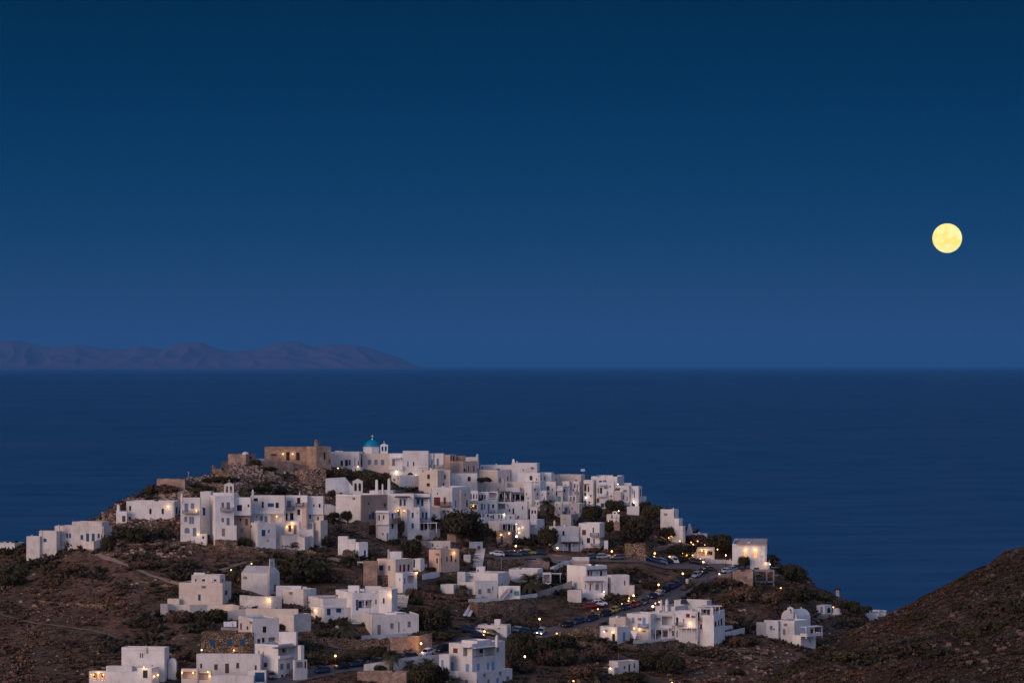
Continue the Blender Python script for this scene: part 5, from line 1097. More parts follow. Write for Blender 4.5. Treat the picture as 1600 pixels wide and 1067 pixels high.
h.blk((640, 742, 752), 648, 740, 6, [(662, 695, 14, 32, 'd')], 12, 'white'); h.blk((905, 1160, 1168), 880, 1005, 6, [(1057, 942, 18, 28, 'd'), (1125, 965, 66, 56, 'Dgn')], 1.0, 'white')
# slanting outer stair of that house
mb = MB()
for i in range(9):
    Y_ = h.Y+0.3; xa = Xof(tx(905+i*12), Y_); z_ = Zof(ty(1000-i*13), Y_); mb.box((xa+0.5, Y_, z_-0.6), (0.4, 1.0, 1.4))
mb.build('stairs', ['white'], h.root)
h = H('white_house', 'white house with an orange shutter behind the low fan palm', 'house', (1028, 1370, 1435), 682, 870, 12, [(1022, 795, 6, 6, 'd'), (1048, 790, 18, 62, 'o'), (1402, 792, 26, 60, 'o')], 'white', 870)
h.blk((1432, 1530, 1540), 722, 850, 6, [(1478, 790, 80, 96, 'O')], 0.5); h.blk((760, 1030, 1040), 735, 860, 6, (), 1.5)
h.awning(1040, 1425, 684, 'wh', 0.5, None, 0.05)
wall('retaining_wall', 'low white parapet in front of the sprawling white house', [(545, 1032, 1065), (800, 1035, 1062), (1100, 1000, 1035), (1370, 965, 1010)], 'white', 0.5, 0.0, dy=-2)
tile(560, 920, 5.333)
wall('retaining_wall', 'tall reddish stone terrace wall below the low white parapet', [(925, 105, 175), (1000, 112, 230), (1200, 95, 230), (1350, 80, 220), (1492, 68, 200)], 'drystone', 1.0, 0.1, dy=-2.5)
tile(660, 800, 7.62)
palm(478, 1000, 120, 160, 'small palm in front of the sprawling white house', 20, 0.7); palm(1290, 975, 290, 290, 'wide low fan palm beside the orange shutter', 44, 1.3)
cb = MB(); p_ = ground(tx(725), ty(1040)); 
for q in (-0.45, 0.45):
    for w_ in (-0.4, 0.4): cb.box((p_.x+q, p_.y+w_, p_.z+0.45), (0.07, 0.07, 0.9))
cb.box((p_.x, p_.y, p_.z+0.9), (1.0, 0.9, 0.08)); cb.box((p_.x, p_.y+0.42, p_.z+1.4), (1.0, 0.08, 0.9)); tag(cb.build('chair', ['lightblue_paint'], origin=p_), 'pale blue chair outside the sprawling white house', 'chair')
shrub(110, 950, 170, 90, 'dark bush left of the sprawling white house', 'leaf_brown'); shrub(290, 870, 240, 80, 'dark bushes above the left wing of the sprawling white house'); shrub(480, 1050, 180, 60, 'brown bush below the small palm', 'leaf_brown'); shrub(1180, 870, 130, 60, 'low dark hedge left of the fan palm')
tree(1270, 420, 120, 100, 'small dark tree left of the bright restaurant lamps', 'leaf_dark', 0.12); shrub(800, 570, 120, 60, 'dark bush at the head of the car row', 'leaf_olive'); shrub(1480, 640, 140, 130, 'dark drooping bush over the paler stone wall'); shrub(500, 540, 110, 90, 'dark bush between the tan lit house and the steps', 'leaf_olive')
h = H('shed', 'small white rounded shed roof between the tan lit house and the steps', 'shed', (490, 570, 580), 545, 610, 10, (), 'white', 600, group=None, roof='vault', ridge=0.9, wr=3)
mb = MB(); p_ = ground(tx(940), ty(700)); tag(None or mb, None, None) if False else None
mb.tube([(p_.x, p_.y, p_.z-0.5), (p_.x, p_.y, Zof(ty(535), p_.y))], [0.14, 0.10], 8); tag(mb.build('utility_pole', ['concrete'], origin=p_), 'plain pale pole standing before the stone wall under the car row', 'pole')
# ---- chapel and white houses lower left
tile(240, 860, 7.62)
h = H('white_house', 'big plain white house with one blue window and a small upper storey', 'house', (302, 820, 926), 386, 700, 12,
      [(545, 556, 32, 72, 'b'), (864, 500, 36, 54, 'b')], 'cream', 690)
h.blk((450, 788, 852), 292, 400, 12, [(500, 352, 16, 30, 'd'), (595, 352, 36, 26, 'd'), (732, 352, 32, 24, 'd'), (825, 352, 14, 30, 'd')], 1.2, 'dirtywhite', down=1); h.blk((478, 608, 616), 262, 310, 12, (), 2.5, down=0.5)
h.balcony(680, 815, 545, 556, 'wh', 0.8); h.blk((165, 305, 315), 572, 665, 10, (), 1.0, 'cream')
wall('retaining_wall', 'curving white terrace wall below the big plain white house', [(80, 632, 772), (165, 632, 760), (230, 640, 720), (430, 645, 722), (640, 642, 705), (850, 642, 700), (940, 638, 760), (1020, 655, 765)], 'cream', 0.6, 0.0, dy=-1.5)
h = H('chapel', 'white gabled chapel with a tall slender bell stack', 'chapel', (1045, 1378, 1500), 272, 545, 24, [(1447, 445, 32, 88, 'Dgr')], 'white', 545, group=None, roof='gable', ridge=1.7, axis='a', roofmat='roofwash')
h.blk((1376, 1382, 1440), 100, 300, 24, [(1412, 160, 14, 50, 'd')], 0.2, 'white', wl=0.9, down=1)
wall('retaining_wall', 'stained white courtyard wall with a glowing lamp under the gabled chapel', [(1025, 528, 660), (1200, 540, 690), (1400, 545, 712), (1524, 545, 705)], 'dirtywhite', 0.8, 0.05, dy=-2)
wall('retaining_wall', 'long white ramp wall below the chapel courtyard', [(880, 720, 800), (1090, 690, 790), (1250, 700, 790), (1524, 745, 810)], 'cream', 0.8, 0.0, dy=-3)
lp = root('wall_lamp', (0, 0, 0), 'wall lamp glowing on the stained chapel courtyard wall', 'lamp'); p_ = ground(tx(1388), ty(705)); lp.location = (p_.x, p_.y-2.8, Zof(ty(572), p_.y)); mb = MB(); mb.lathe((0, 0, 0), [(0.1, -0.15), (0.22, 0), (0.2, 0.2), (0.05, 0.3)], 10); o = mb.build('lantern', ['bulb_warm'], None); o.parent = lp
mb = MB(); mb.box((0, 0.35, 0.1), (0.08, 0.7, 0.08)); o = mb.build('bracket', ['metal'], None); o.parent = lp
l = bpy.data.lights.new('lamp_light', 'POINT'); l.energy = 70; l.color = (1, 0.56, 0.22); l.shadow_soft_size = 0.2; lo = bpy.data.objects.new('lamp_light', l); COL.objects.link(lo); lo.parent = lp; lo.location = (0, -0.5, -0.2)
for i, (x_, lb) in enumerate(((860, 'leftmost white sheet on the washing line above the stone house'), (905, 'second white sheet from the left on the washing line'), (950, 'rightmost wide white sheet on the washing line'))):
    p_ = ground(tx(x_), ty(925)); mb = MB(); W_ = 1.1 if i < 2 else 1.5; z1 = Zof(ty(845-(i == 2)*6), p_.y); z0 = Zof(ty(905), p_.y)
    for k in range(6):
        a0, a1 = -W_/2+W_*k/6, -W_/2+W_*(k+1)/6; mb.hexa([(p_.x+a0, p_.y+0.08*math.sin(k*2), z0), (p_.x+a1, p_.y+0.08*math.sin(k*2+2), z0), (p_.x+a1, p_.y+0.03+0.08*math.sin(k*2+2), z0), (p_.x+a0, p_.y+0.03+0.08*math.sin(k*2), z0), (p_.x+a0, p_.y, z1), (p_.x+a1, p_.y, z1), (p_.x+a1, p_.y+0.03, z1), (p_.x+a0, p_.y+0.03, z1)])
    tag(mb.build('sheet', ['cloth'], origin=p_), lb, 'laundry', 'laundry on the line')
wall('retaining_wall', 'short grey ledge under the washing line', [(800, 915, 960), (1005, 918, 965)], 'concrete', 2.0, 0.05)
shrub(1040, 755, 120, 90, 'rust brown bush on the white ramp below the chapel', 'leaf_brown'); shrub(700, 860, 420, 170, 'broad dark bush under the curving white terrace wall'); shrub(300, 870, 300, 160, 'grey-brown bush below the left end of the curving terrace wall', 'leaf_brown'); shrub(980, 400, 180, 180, 'dark tangled bush between the big plain house and the chapel', 'leaf_olive'); shrub(800, 210, 200, 60, 'dark bush beside the path above the chapel')
wall('stone_wall', 'dry stone wall along the path above the gabled chapel', [(700, 250, 275), (880, 230, 262), (1000, 170, 205), (1200, 130, 165), (1500, 95, 125)], 'drystone', 0.5, 0.15)
tile(420, 860, 6.667)
h = H('white_house', 'blank white courtyard buildings stepping down right of the gabled chapel', 'house', (150, 360, 495), 405, 610, 30, (), 'dirtywhite', 600, 0)
h.blk((75, 335, 345), 368, 465, 8, [(182, 413, 20, 22, 'd')], 5, 'white'); h.blk((352, 395, 400), 376, 460, 8, (), 2.0, 'white')
h = H('white_house', 'long white house with deep blue doors and a lit gable end', 'house', (440, 586, 915), 600, 765, 62,
      [(625, 632, 40, 78, 'Db'), (728, 618, 52, 52, 'b'), (877, 668, 28, 42, 'b')], 'white', 760, wl=8)
h.lamp(492, 620, 70).awning(560, 785, 584, 'wh', 1.0, 665, 0.3); h.blk((400, 560, 900), 500, 700, 68, (), 3.5, 'white', wl=7)
h.blk((695, 870, 1145), 440, 700, 70, [(922, 565, 28, 112, 'Db'), (1003, 556, 150, 84, 'Ob'), (1117, 532, 14, 50, 'd')], 1.5, 'white', wl=8); h.blk((1145, 1280, 1342), 402, 620, 20, [(1197, 522, 18, 56, 'd')], 1.0).lamp(1268, 462, 80)
h.blk((825, 940, 950), 365, 450, 8, (), 7, down=2); h.blk((1000, 1165, 1175), 370, 440, 8, (), 8, down=2); h.blk((1160, 1275, 1285), 382, 440, 8, (), 7, down=2); h.chimney(985, 395, 440, 20, 6)
h = H('white_house', 'low white bungalow with grey shutters behind a climbing plant', 'house', (920, 1085, 1562), 668, 900, 76,
      [(995, 797, 28, 60, 'gr'), (1150, 823, 36, 102, 'Dgr'), (1283, 783, 36, 56, 'gr'), (1463, 765, 34, 60, 'gr'), (1356, 795, 12, 104, 'Dk')], 'white', 890, wl=9)
h.blk((1210, 1330, 1430), 648, 720, 40, (), 2.5, down=1)
wall('retaining_wall', 'white terrace parapet in front of the low bungalow', [(965, 884, 922), (1200, 876, 915), (1400, 862, 900), (1655, 840, 875)], 'white', 0.6, 0.0, dy=-1.5)
wall('retaining_wall', 'tan masonry wall lit orange by a street lamp below the bungalow', [(1265, 905, 1010), (1400, 900, 1030), (1560, 885, 1040), (1700, 860, 1020)], 'masonry', 1.2, 0.1, dy=-2.5)
wall('stone_wall', 'rough rubble terrace wall left of the orange lit wall', [(260, 870, 900), (400, 905, 960), (700, 905, 980), (960, 920, 990), (1260, 915, 1010)], 'drystone', 1.2, 0.4, dy=-2)
shrub(1400, 872, 80, 100, 'climbing plant against the wall of the low bungalow', dy=-2); shrub(1450, 868, 60, 50, 'low pot plant bush right of the climbing plant'); palm(800, 900, 240, 220, 'thick short palm left of the low bungalow', 40, 1.4, dy=-6)
mb = MB(); p_ = ground(tx(715), ty(885)); mb.lathe(tuple(p_-Vector((0, 0, 0.4))), [(1.1, 0), (1.1, 1.0), (0.95, 1.5), (0.7, 1.9), (0.5, 2.6), (0.2, 2.8)], 12); tag(mb.build('oven', ['white'], origin=p_, smooth=False), 'round white outdoor oven left of the thick short palm', 'oven')
shrub(230, 625, 280, 80, 'rust brown bush below the chapel courtyard wall', 'leaf_brown'); shrub(640, 900, 360, 110, 'low dark grass bank left of the thick palm', 'leaf_olive'); shrub(120, 830, 110, 70, 'dark spiky shrub in the walled yard')
shrub(350, 340, 600, 270, 'great dark thicket on the slope right of the gabled chapel'); shrub(640, 330, 300, 150, 'dark brush right of the great thicket', 'leaf_brown'); shrub(570, 60, 260, 60, 'brown scrub below the path under the big white block', 'leaf_brown')
h = H('white_house', 'cream house with dark red shutters and a bright porch lamp', 'house', (1128, 1320, 1502), 92, 250, 42,
      [(1168, 178, 42, 50, 'w'), (1253, 182, 26, 52, 'gr'), (1371, 180, 20, 68, 'r'), (1411, 180, 26, 76, 'Dr'), (1456, 175, 22, 68, 'r')], 'cream', 440, 3)
h.chimney(1248, -10, 70, 18, 4); h.blk((1255, 1380, 1395), 12, 110, 8, (), 7, down=1); h.blk((1320, 1395, 1545), 232, 450, 42, [(1417, 315, 16, 66, 'gr'), (1480, 300, 70, 84, 'Ob'), (1365, 300, 10, 30, 'd')], -2.5, 'white').lamp(1538, 228, 70)
h.blk((985, 1128, 1135), 108, 240, 8, (), 0.5, 'masonry')
wall('stone_wall', 'dark arched stone terrace wall below the cream house', [(860, 265, 330), (1000, 262, 350), (1150, 262, 370), (1315, 262, 390)], 'drystone', 1.5, 0.2)
h = H('white_house', 'small plain white outhouse with a stair roof right of the cream house', 'house', (1500, 1580, 1620), 85, 215, 20, [(1512, 130, 20, 90, 'Dk')], 'white', 230)
st = root('outdoor_stairs', tuple(ground(tx(1380), ty(600))), 'short pale garden steps at the end of the long blue-doored house', 'stairs')
for i in range(7):
    k = i/6; g0 = ground(tx(1375+25*k), ty(580-110*k)); mb = MB(); mb.box((Xof(tx(1380+20*k), g0.y), g0.y+1, Zof(ty(580-110*k), g0.y)-0.1), (2.9, 2.2, 0.8)); mb.build('step', ['dirtywhite'], st)
shrub(1500, 480, 180, 120, 'brown bush right of the short garden steps', 'leaf_brown'); shrub(1530, 560, 180, 80, 'dark hedge below the brown bush by the garden steps')
tile(500, 760, 7.62)
h = H('white_house', 'small stepped white house with a slim bright blue door', 'house', (418, 462, 570), 664, 875, 60, [(535, 807, 26, 98, 'Db')], 'white', 875, wl=6)
h.blk((330, 418, 430), 626, 770, 14, (), 1.5); h.blk((214, 328, 345), 592, 750, 14, (), 2.2)
h = H('shed', 'tiny white box shed with a round dark hole beside the cream house', 'shed', (442, 512, 520), 892, 935, 8, [(490, 912, 16, 18, 'd')], 'white', 935, group=None)
tree(1080, 880, 330, 270, 'dark round tree on the slope below the pale porch terrace', 'leaf_dark', 0.08); tree(880, 700, 200, 90, 'low dark tree below the pale blue ground-floor door', 'leaf_dark', 0.08); shrub(100, 700, 260, 130, 'dark bush left of the small stepped white house', 'leaf_brown'); tree(1180, 640, 100, 80, 'small dark tree on the pale porch terrace', 'leaf_dark', 0.1)
wall('stone_wall', 'rubble wall above the small stepped white house', [(560, 670, 800), (680, 680, 800), (930, 720, 800)], 'drystone', 1.5, 0.3); wall('stone_wall', 'rubble wall left of the small stepped white house', [(270, 750, 870), (415, 760, 880)], 'drystone', 1.5, 0.3); wall('stone_wall', 'stone wall running above the small white one-storey house', [(1130, 640, 720), (1280, 645, 735)], 'paving', 1.5, 0.15)
h = H('white_house', 'little white garden house with a plant hung wall right of the cream house', 'house', (1140, 1200, 1275), 930, 1000, 30, (), 'white', 1000)
wall('garden_wall', 'white garden wall below the tan lit house', [(1215, 1045, 1110), (1330, 1020, 1100), (1425, 1012, 1080)], 'white', 1.0, 0.0)
shrub(1330, 1010, 130, 60, 'dark creeper on the white garden wall below the tan house')
# ---- bottom left corner
tile(120, 960, 6.154)
h = H('white_house', 'tall plain white cube house near the bottom left corner', 'house', (430, 843, 888), 318, 640, 10, [(612, 392, 14, 44, 'gr'), (632, 392, 14, 44, 'gr')], 'white', 640)
h.blk((525, 720, 732), 485, 600, 8, (), -2.5); h.chimney(665, 296, 320, 12, 3)
h = H('white_house', 'low white house with an orange lit veranda at the bottom left', 'house', (118, 580, 600), 548, 700, 6, [(165, 592, 66, 76, 'Oo'), (240, 592, 62, 76, 'Oo')], 'white', 680)
h.lamp(215, 555, 60).lamp(150, 575, 35, out=-1.0).lamp(245, 575, 35, out=-1.0); h.blk((280, 530, 545), 495, 640, 6, (), 1.8); h.blk((580, 720, 790), 512, 700, 20, [(658, 570, 46, 74, 'd')], -1.5).lamp(650, 505, 60)  # the two lamps set inside the veranda are added to brighten its interior
h.lamp(735, 592, 20).lamp(772, 578, 20)
for i, x_ in enumerate((150, 180, 235, 260)): mb = MB(); h.P  # orange blinds
h = H('shed', 'white barrel-shaped shed beside the tall plain cube', 'shed', (880, 955, 965), 470, 610, 8, (), 'white', 620, group=None, roof='vault', ridge=1.3, axis='b', wr=5, roofmat='white')
h = H('white_house', 'white house with four small brown windows and a warm lit pergola terrace', 'house', (1150, 1765, 1780), 382, 610, 5,
      [(1196, 492, 20, 44, 'w'), (1338, 502, 34, 54, 'w'), (1445, 515, 38, 94, 'Dw'), (1547, 488, 28, 54, 'w'), (1720, 510, 20, 50, 'w')], 'white', 620)
h.blk((1005, 1160, 1170), 520, 690, 5, [(1080, 580, 130, 70, 'Ow')], -0.5, 'cream').lamp(1015, 555, 26).lamp(1120, 558, 26); h.blk((1160, 1290, 1300), 545, 690, 5, [(1205, 592, 120, 70, 'Ow')], -1.2, 'cream').lamp(1262, 548, 30).lamp(1280, 590, 22)
h.blk((1290, 1700, 1712), 588, 720, 5, [(1726, 700, 4, 4, 'd')], -2.2)
h = H('stone_house', 'rubble stone house with blue shutters under the washing line', 'house', (1195, 1700, 1715), 168, 420, 5, [(1305, 270, 46, 60, 'b'), (1473, 268, 46, 60, 'b'), (1592, 265, 46, 60, 'b')], 'drystone', 440, group=None)
h.lamp(1202, 338, 30, white=True).lamp(1512, 342, 45)
tree(985, 640, 70, 110, 'small dark tree at the left end of the warm lit pergola', 'leaf_dark', 0.15); shrub(1080, 440, 260, 120, 'dark brush left of the rubble stone house', 'leaf_brown')
tile(340, 940, 6.154)
h = H('white_house', 'tall narrow white house on two levels at the right of the rubble stone house', 'house', (200, 342, 592), 162, 470, 68,
      [(452, 265, 36, 60, 'd'), (440, 373, 26, 60, 'Dk'), (225, 235, 14, 60, 'r'), (287, 250, 12, 34, 'd'), (398, 385, 34, 60, 'O'), (525, 372, 70, 64, 'O')], 'white', 560, wl=6)
h.blk((200, 335, 342), 166, 280, 8, [(225, 235, 16, 62, 'w'), (287, 250, 16, 34, 'd')], 1.5, 'cream')
h = H('white_house', 'three-level white house with a deep roofed balcony above the blue garage', 'house', (360, 582, 770), 412, 740, 30,
      [(398, 500, 14, 62, 'gr'), (438, 503, 14, 54, 'gr'), (460, 605, 32, 42, 'w'), (618, 620, 32, 54, 'gr'), (680, 615, 32, 54, 'gr'), (622, 708, 24, 24, 'd'), (668, 702, 28, 20, 'd'), (675, 475, 160, 74, 'Od')], 'white', 740)
h.awning(522, 775, 436, 'gr', 1.2, None, 0.2).balcony(582, 770, 506, 535, 'wh', 0.5, True); h.blk((725, 740, 862), 560, 690, 60, [(790, 602, 62, 54, 'gr'), (845, 602, 18, 70, 'Dw')], -1.0, 'white', wl=3); h.blk((590, 755, 772), 292, 430, 12, (), 5, 'white'); h.blk((770, 800, 832), 420, 560, 50, (), 1.5)
h = H('white_house', 'long blank white walled yard above the roofed balcony house', 'house', (575, 735, 898), 122, 310, 45, (), 'dirtywhite', 310)
h.blk((270, 770, 780), 70, 140, 6, (), 4, 'cream')
shrub(640, 240, 130, 60, 'dark prickly shrub in front of the long blank white yard wall'); 
h = H('garage', 'white garage with a deep blue door beside a parked grey car', 'garage', (290, 465, 475), 660, 780, 5, [(405, 722, 92, 92, 'Db')], 'white', 790, -1, group=None)
wall('stone_wall', 'brown wall strip right of the parked grey car', [(700, 655, 712), (870, 650, 695)], 'concrete', 1, 0.05)
shrub(850, 460, 90, 110, 'dark shrub right of the roofed balcony house', 'leaf_olive'); shrub(1330, 560, 190, 90, 'dark bush above the middle parked cars', 'leaf_olive'); shrub(1520, 500, 170, 110, 'dark green bush above the dark parked cars')
tile(560, 920, 5.333)
h = H('stone_house', 'orange-tan roofless masonry block at the bottom edge', 'house', (-10, 400, 420), 694, 800, 6, (), 'masonry', 780, group=None)
h = H('white_house', 'modern white three-storey villa with a roofed terrace at the bottom centre', 'house', (755, 948, 1222), 458, 800, 38,
      [(808, 512, 38, 40, 'r'), (1162, 498, 20, 52, 'g'), (780, 645, 26, 72, 'lb'), (908, 660, 28, 72, 'Dlb'), (1000, 648, 24, 56, 'lb'), (1080, 640, 20, 58, 'lb'), (1122, 645, 26, 78, 'Dlb'), (1048, 525, 176, 70, 'Od'), (908, 525, 70, 70, 'O')], 'white', 800)
h.awning(948, 1140, 486, 'white_paint', 0.9, None, 0.1); h.awning(865, 946, 486, 'white_paint', 0.8, None, 0.1); h.chimney(1155, 385, 440, 26, 5); h.blk((860, 990, 1112), 432, 480, 38, (), 2.0, down=0.5)
h.blk((735, 985, 1282), 694, 800, 38, [(1050, 716, 20, 24, 'gr'), (1182, 700, 22, 26, 'gr'), (900, 775, 26, 40, 'gr'), (985, 775, 20, 40, 'gr'), (1160, 760, 22, 40, 'lb'), (1245, 745, 22, 36, 'gr'), (1085, 770, 20, 36, 'gr')], -2.5); h.blk((672, 758, 770), 545, 700, 8, [(700, 620, 20, 60, 'lb')], 0.5)
h.balcony(1210, 1278, 760, 775, 'wh', 0.8) if False else None
wall('retaining_wall', 'long white sloping wall below the row of parked cars', [(45, 628, 690), (160, 610, 690), (300, 585, 685), (500, 560, 670), (680, 545, 650)], 'white', 0.7, 0.0, dy=-3)
h = H('white_house', 'small white garage house with a raised roof box behind the villa', 'house', (995, 1235, 1270), 302, 410, 12, [(1172, 325, 14, 14, 'd'), (1255, 345, 12, 50, 'gr')], 'white', 410)
h.blk((1133, 1180, 1188), 252, 320, 10, (), 1.5, down=0.5)
rp = root('slipway_stairs', tuple(ground(tx(900), ty(250))), 'pair of slanting white stair rails on the rocky slope above the villa', 'stairs')
for q in (0, 34):
    a = ground(tx(886+q), ty(248)); b_ = ground(tx(952+q), ty(135)); mb = MB(); e = Vector((0.42, 0, 0)); u = Vector((0, 0, 0.35)); o3 = Vector((0, -0.3, 0.5)); a += o3; b_ += o3
    mb.hexa([a-e, a+e, b_+e, b_-e, a-e+u, a+e+u, b_+e+u, b_-e+u]); mb.build('rail', ['white'], rp)
tree(470, 300, 330, 165, 'broad dark tree mass right of the low bungalow', 'leaf_dark', 0.06); tree(640, 385, 330, 250, 'dark tree mass left of the slanting stair rails', 'leaf_dark', 0.06); shrub(620, 420, 400, 80, 'grey-green scrub below the dark tree masses', 'leaf_olive')
tree(560, 830, 370, 210, 'dark garden tree in front of the long white sloping wall', 'leaf_dark', 0.06); tree(700, 800, 160, 150, 'dark tree touching the left corner of the villa', 'leaf_dark', 0.06); tree(1330, 560, 260, 190, 'dark tree right of the modern villa', 'leaf_dark', 0.06); tree(1500, 620, 330, 220, 'broad dark tree below the road wall', 'leaf_dark', 0.06); tree(1280, 640, 180, 190, 'tall dark shrub tree against the right side of the villa', 'leaf_olive', 0.06)
tree(1380, 700, 260, 110, 'low grey-brown tree right of the villa terrace', 'leaf_brown', 0.06); shrub(1660, 640, 330, 160, 'dark olive thicket below the curved path', 'leaf_olive'); shrub(1290, 205, 110, 80, 'rust brown bush at the foot of the tall reddish wall', 'leaf_brown'); shrub(1140, 250, 130, 50, 'dark bush left of the small garage house roof box'); shrub(1400, 210, 170, 120, 'brown bush right of the tall reddish wall', 'leaf_brown')
palm(275, 690, 130, 200, 'shaggy palm with a thick trunk before the white sloping wall', 40, 1.5, dy=-5); palm(430, 680, 110, 110, 'small palm before the white sloping wall', 18, 0.7, dy=-5); palm(585, 670, 160, 120, 'palm crown above the dark garden tree', 26, dy=-6); palm(800, 790, 130, 90, 'small palm at the foot of the modern villa', 22, 0.8, dy=-4)
shrub(180, 690, 120, 70, 'round dark bush before the white sloping wall', dy=-5); tree(190, 560, 130, 90, 'dark bush tree above the bottom parked cars', 'leaf_dark', 0.06); shrub(420, 520, 130, 50, 'dark bush beside the street lamp of the orange lit wall')
# ---- hotel and right slope
tile(800, 900, 6.154)
h = H('white_house', 'small white house with two lamps and a light blue door by the road wall', 'house', (832, 1012, 1132), 488, 645, 40, [(977, 592, 30, 78, 'Dk'), (1078, 582, 28, 88, 'Dlb'), (900, 600, 12, 14, 'd')], 'white', 640)
h.lamp(895, 530, 16, white=True).lamp(975, 535, 55); h.blk((935, 1090, 1110), 398, 520, 10, (), 5.5, 'cream')
wall('retaining_wall', 'stone wall with small orange lamps below the road', [(405, 548, 592), (520, 520, 600), (640, 498, 610), (740, 478, 615), (830, 455, 610), (920, 430, 500)], 'drystone', 0.6, 0.1)
wall('retaining_wall', 'thin pale kerb along the lower edge of the road', [(400, 545, 560), (560, 505, 525), (740, 470, 490), (920, 430, 455), (1100, 370, 395)], 'paving', 0.5, 0.0, dy=2.2)
wall('stone_wall', 'long curving stone terrace wall under the hotel', [(470, 580, 600), (640, 620, 660), (800, 648, 700), (1000, 655, 715), (1200, 650, 715), (1400, 632, 705), (1600, 612, 700)], 'drystone', 1.2, 0.15)
wall('garden_wall', 'pale curved coping beside the small two-lamp house', [(590, 608, 622), (700, 630, 645), (830, 648, 662), (1010, 655, 668)], 'paving', 0.5, 0.0, dy=-1.0)
shrub(740, 640, 180, 60, 'dark bushes between the road wall and the small two-lamp house', 'leaf_olive'); 
h = H('shed', 'old weathered white hut with a brown door below the hotel wall', 'shed', (935, 1022, 1218), 820, 940, 55, [(1083, 876, 14, 32, 'd'), (1130, 882, 20, 76, 'Dw'), (1178, 860, 14, 42, 'd')], 'dirtywhite', 940, group=None)
h.blk((925, 985, 1020), 880, 955, 30, (), -1.5, 'dirtywhite').lamp(950, 885, 14, white=True)
mb = MB(); p_ = ground(tx(1025), ty(835)); mb.tube([p_, (p_.x, p_.y, Zof(ty(735), p_.y))], 0.06, 6); tag(mb.build('utility_pole', ['concrete'], origin=p_), 'thin mast beside the old weathered hut', 'pole')
tree(450, 740, 420, 190, 'wide dark tree below the curved stone wall', 'leaf_dark', 0.06); tree(330, 860, 300, 170, 'grey-brown tree in the gully below the road', 'leaf_brown', 0.06); tree(540, 860, 260, 180, 'dark olive tree in the gully left of the old hut', 'leaf_olive', 0.06); tree(120, 680, 280, 150, 'dark tree beside the white lamp post', 'leaf_dark', 0.06); tree(1320, 900, 330, 170, 'dark carob tree right of the old hut', 'leaf_dark', 0.06); tree(1540, 950, 330, 190, 'second dark carob tree further right of the old hut', 'leaf_dark', 0.06)
shrub(1140, 1020, 260, 90, 'dark bush below the old weathered hut'); shrub(1440, 760, 90, 60, 'round dark bush under the curving hotel wall'); shrub(820, 820, 330, 150, 'grey-brown thicket left of the old hut', 'leaf_brown'); shrub(700, 1000, 300, 160, 'brown scrub mass at the bottom below the hut', 'leaf_brown'); shrub(800, 720, 70, 40, 'small dark bush on the bank under the curving wall')
tile(920, 920, 6.154)
h = H('hotel', 'long white hotel with pale blue balconies, pergola and roof chimneys beside the road', 'hotel', (365, 592, 702), 240, 500, 28,
      [(428, 298, 24, 54, 'lb'), (532, 310, 32, 76, 'Dlb'), (640, 300, 18, 56, 'lb'), (608, 420, 14, 62, 'lb'), (530, 405, 36, 12, 'd')], 'white', 500, group=None)
h.balcony(485, 570, 332, 370, 'lb').lamp(492, 385, 44).lamp(440, 378, 8)
h.blk((575, 822, 836), 226, 470, 8, [(752, 303, 100, 84, 'O'), (705, 430, 120, 60, 'Ogr'), (812, 425, 20, 50, 'd')], 1.8).balcony(700, 805, 345, 375, 'wh', 0.4, True).awning(640, 775, 388, 'white', 1.5, 460, 0.15, 3)
h.blk((822, 1045, 1058), 214, 480, 8, [(850, 312, 22, 86, 'Ad'), (912, 300, 12, 30, 'gr'), (953, 253, 36, 40, 'r'), (805, 425, 10, 60, 'd'), (845, 430, 20, 60, 'gr')], 1.2).balcony(835, 918, 320, 355, 'gr').lamp(975, 330, 50).awning(840, 1050, 378, 'wh', 1.8, 455, 0.05, 5)
h.blk((640, 830, 1045), 168, 260, 30, (), 6.5, down=2).chimney(697, 104, 165, 22, 0.5).chimney(752, 100, 180, 28, 0.2).tank(800, 205); h.blk((820, 1135, 1182), 112, 200, 20, (), 10, down=2).tank(915, 115)
h.blk((1045, 1195, 1206), 178, 480, 8, [(1057, 262, 14, 80, 'd'), (1125, 215, 90, 80, 'Od'), (1080, 360, 18, 50, 'd')], 1.5).balcony(1056, 1110, 272, 312, 'w')
h.blk((1095, 1203, 1308), 252, 470, 25, [(1220, 335, 18, 50, 'k'), (1250, 325, 14, 54, 'k'), (1277, 315, 18, 68, 'k')], -0.6); h.awning(1110, 1280, 160, 'wh', 3.0, 245, 0.1, 3) if False else None
h.blk((1180, 1200, 1305), 222, 260, 20, (), 3.0); 
pr = root('pergola', (0, 0, 0), 'white roof pergola on the upper terrace at the right end of the hotel', 'pergola'); Yp = h.Y+3; pr.location = (Xof(tx(1180), Yp), Yp, Zof(ty(235), Yp)); mb = MB(); mb.box((Xof(tx(1180), Yp), Yp+1.2, Zof(ty(163), Yp)), (200/6.154/F*Yp, 3.2, 0.14)); mb.build('roof', ['white_paint'], pr)
for q in (1175, 1215, 1255): mb = MB(); mb.box((Xof(tx(q), Yp), Yp-0.2, Zof(ty(202), Yp)-0.4), (0.16, 0.16, 78/6.154/F*Yp+0.6)); mb.build('post', ['white_paint'], pr)
wall('retaining_wall', 'white terrace parapet along the front of the hotel', [(430, 492, 522), (620, 486, 508), (850, 470, 492), (1050, 465, 490), (1135, 445, 475), (1300, 415, 450), (1500, 370, 405)], 'white', 0.6, 0.0, dy=-3)
wall('garden_wall', 'white walled plot at the right end of the hotel terrace', [(1300, 362, 400), (1385, 354, 385)], 'white', 2.5, 0.0); 
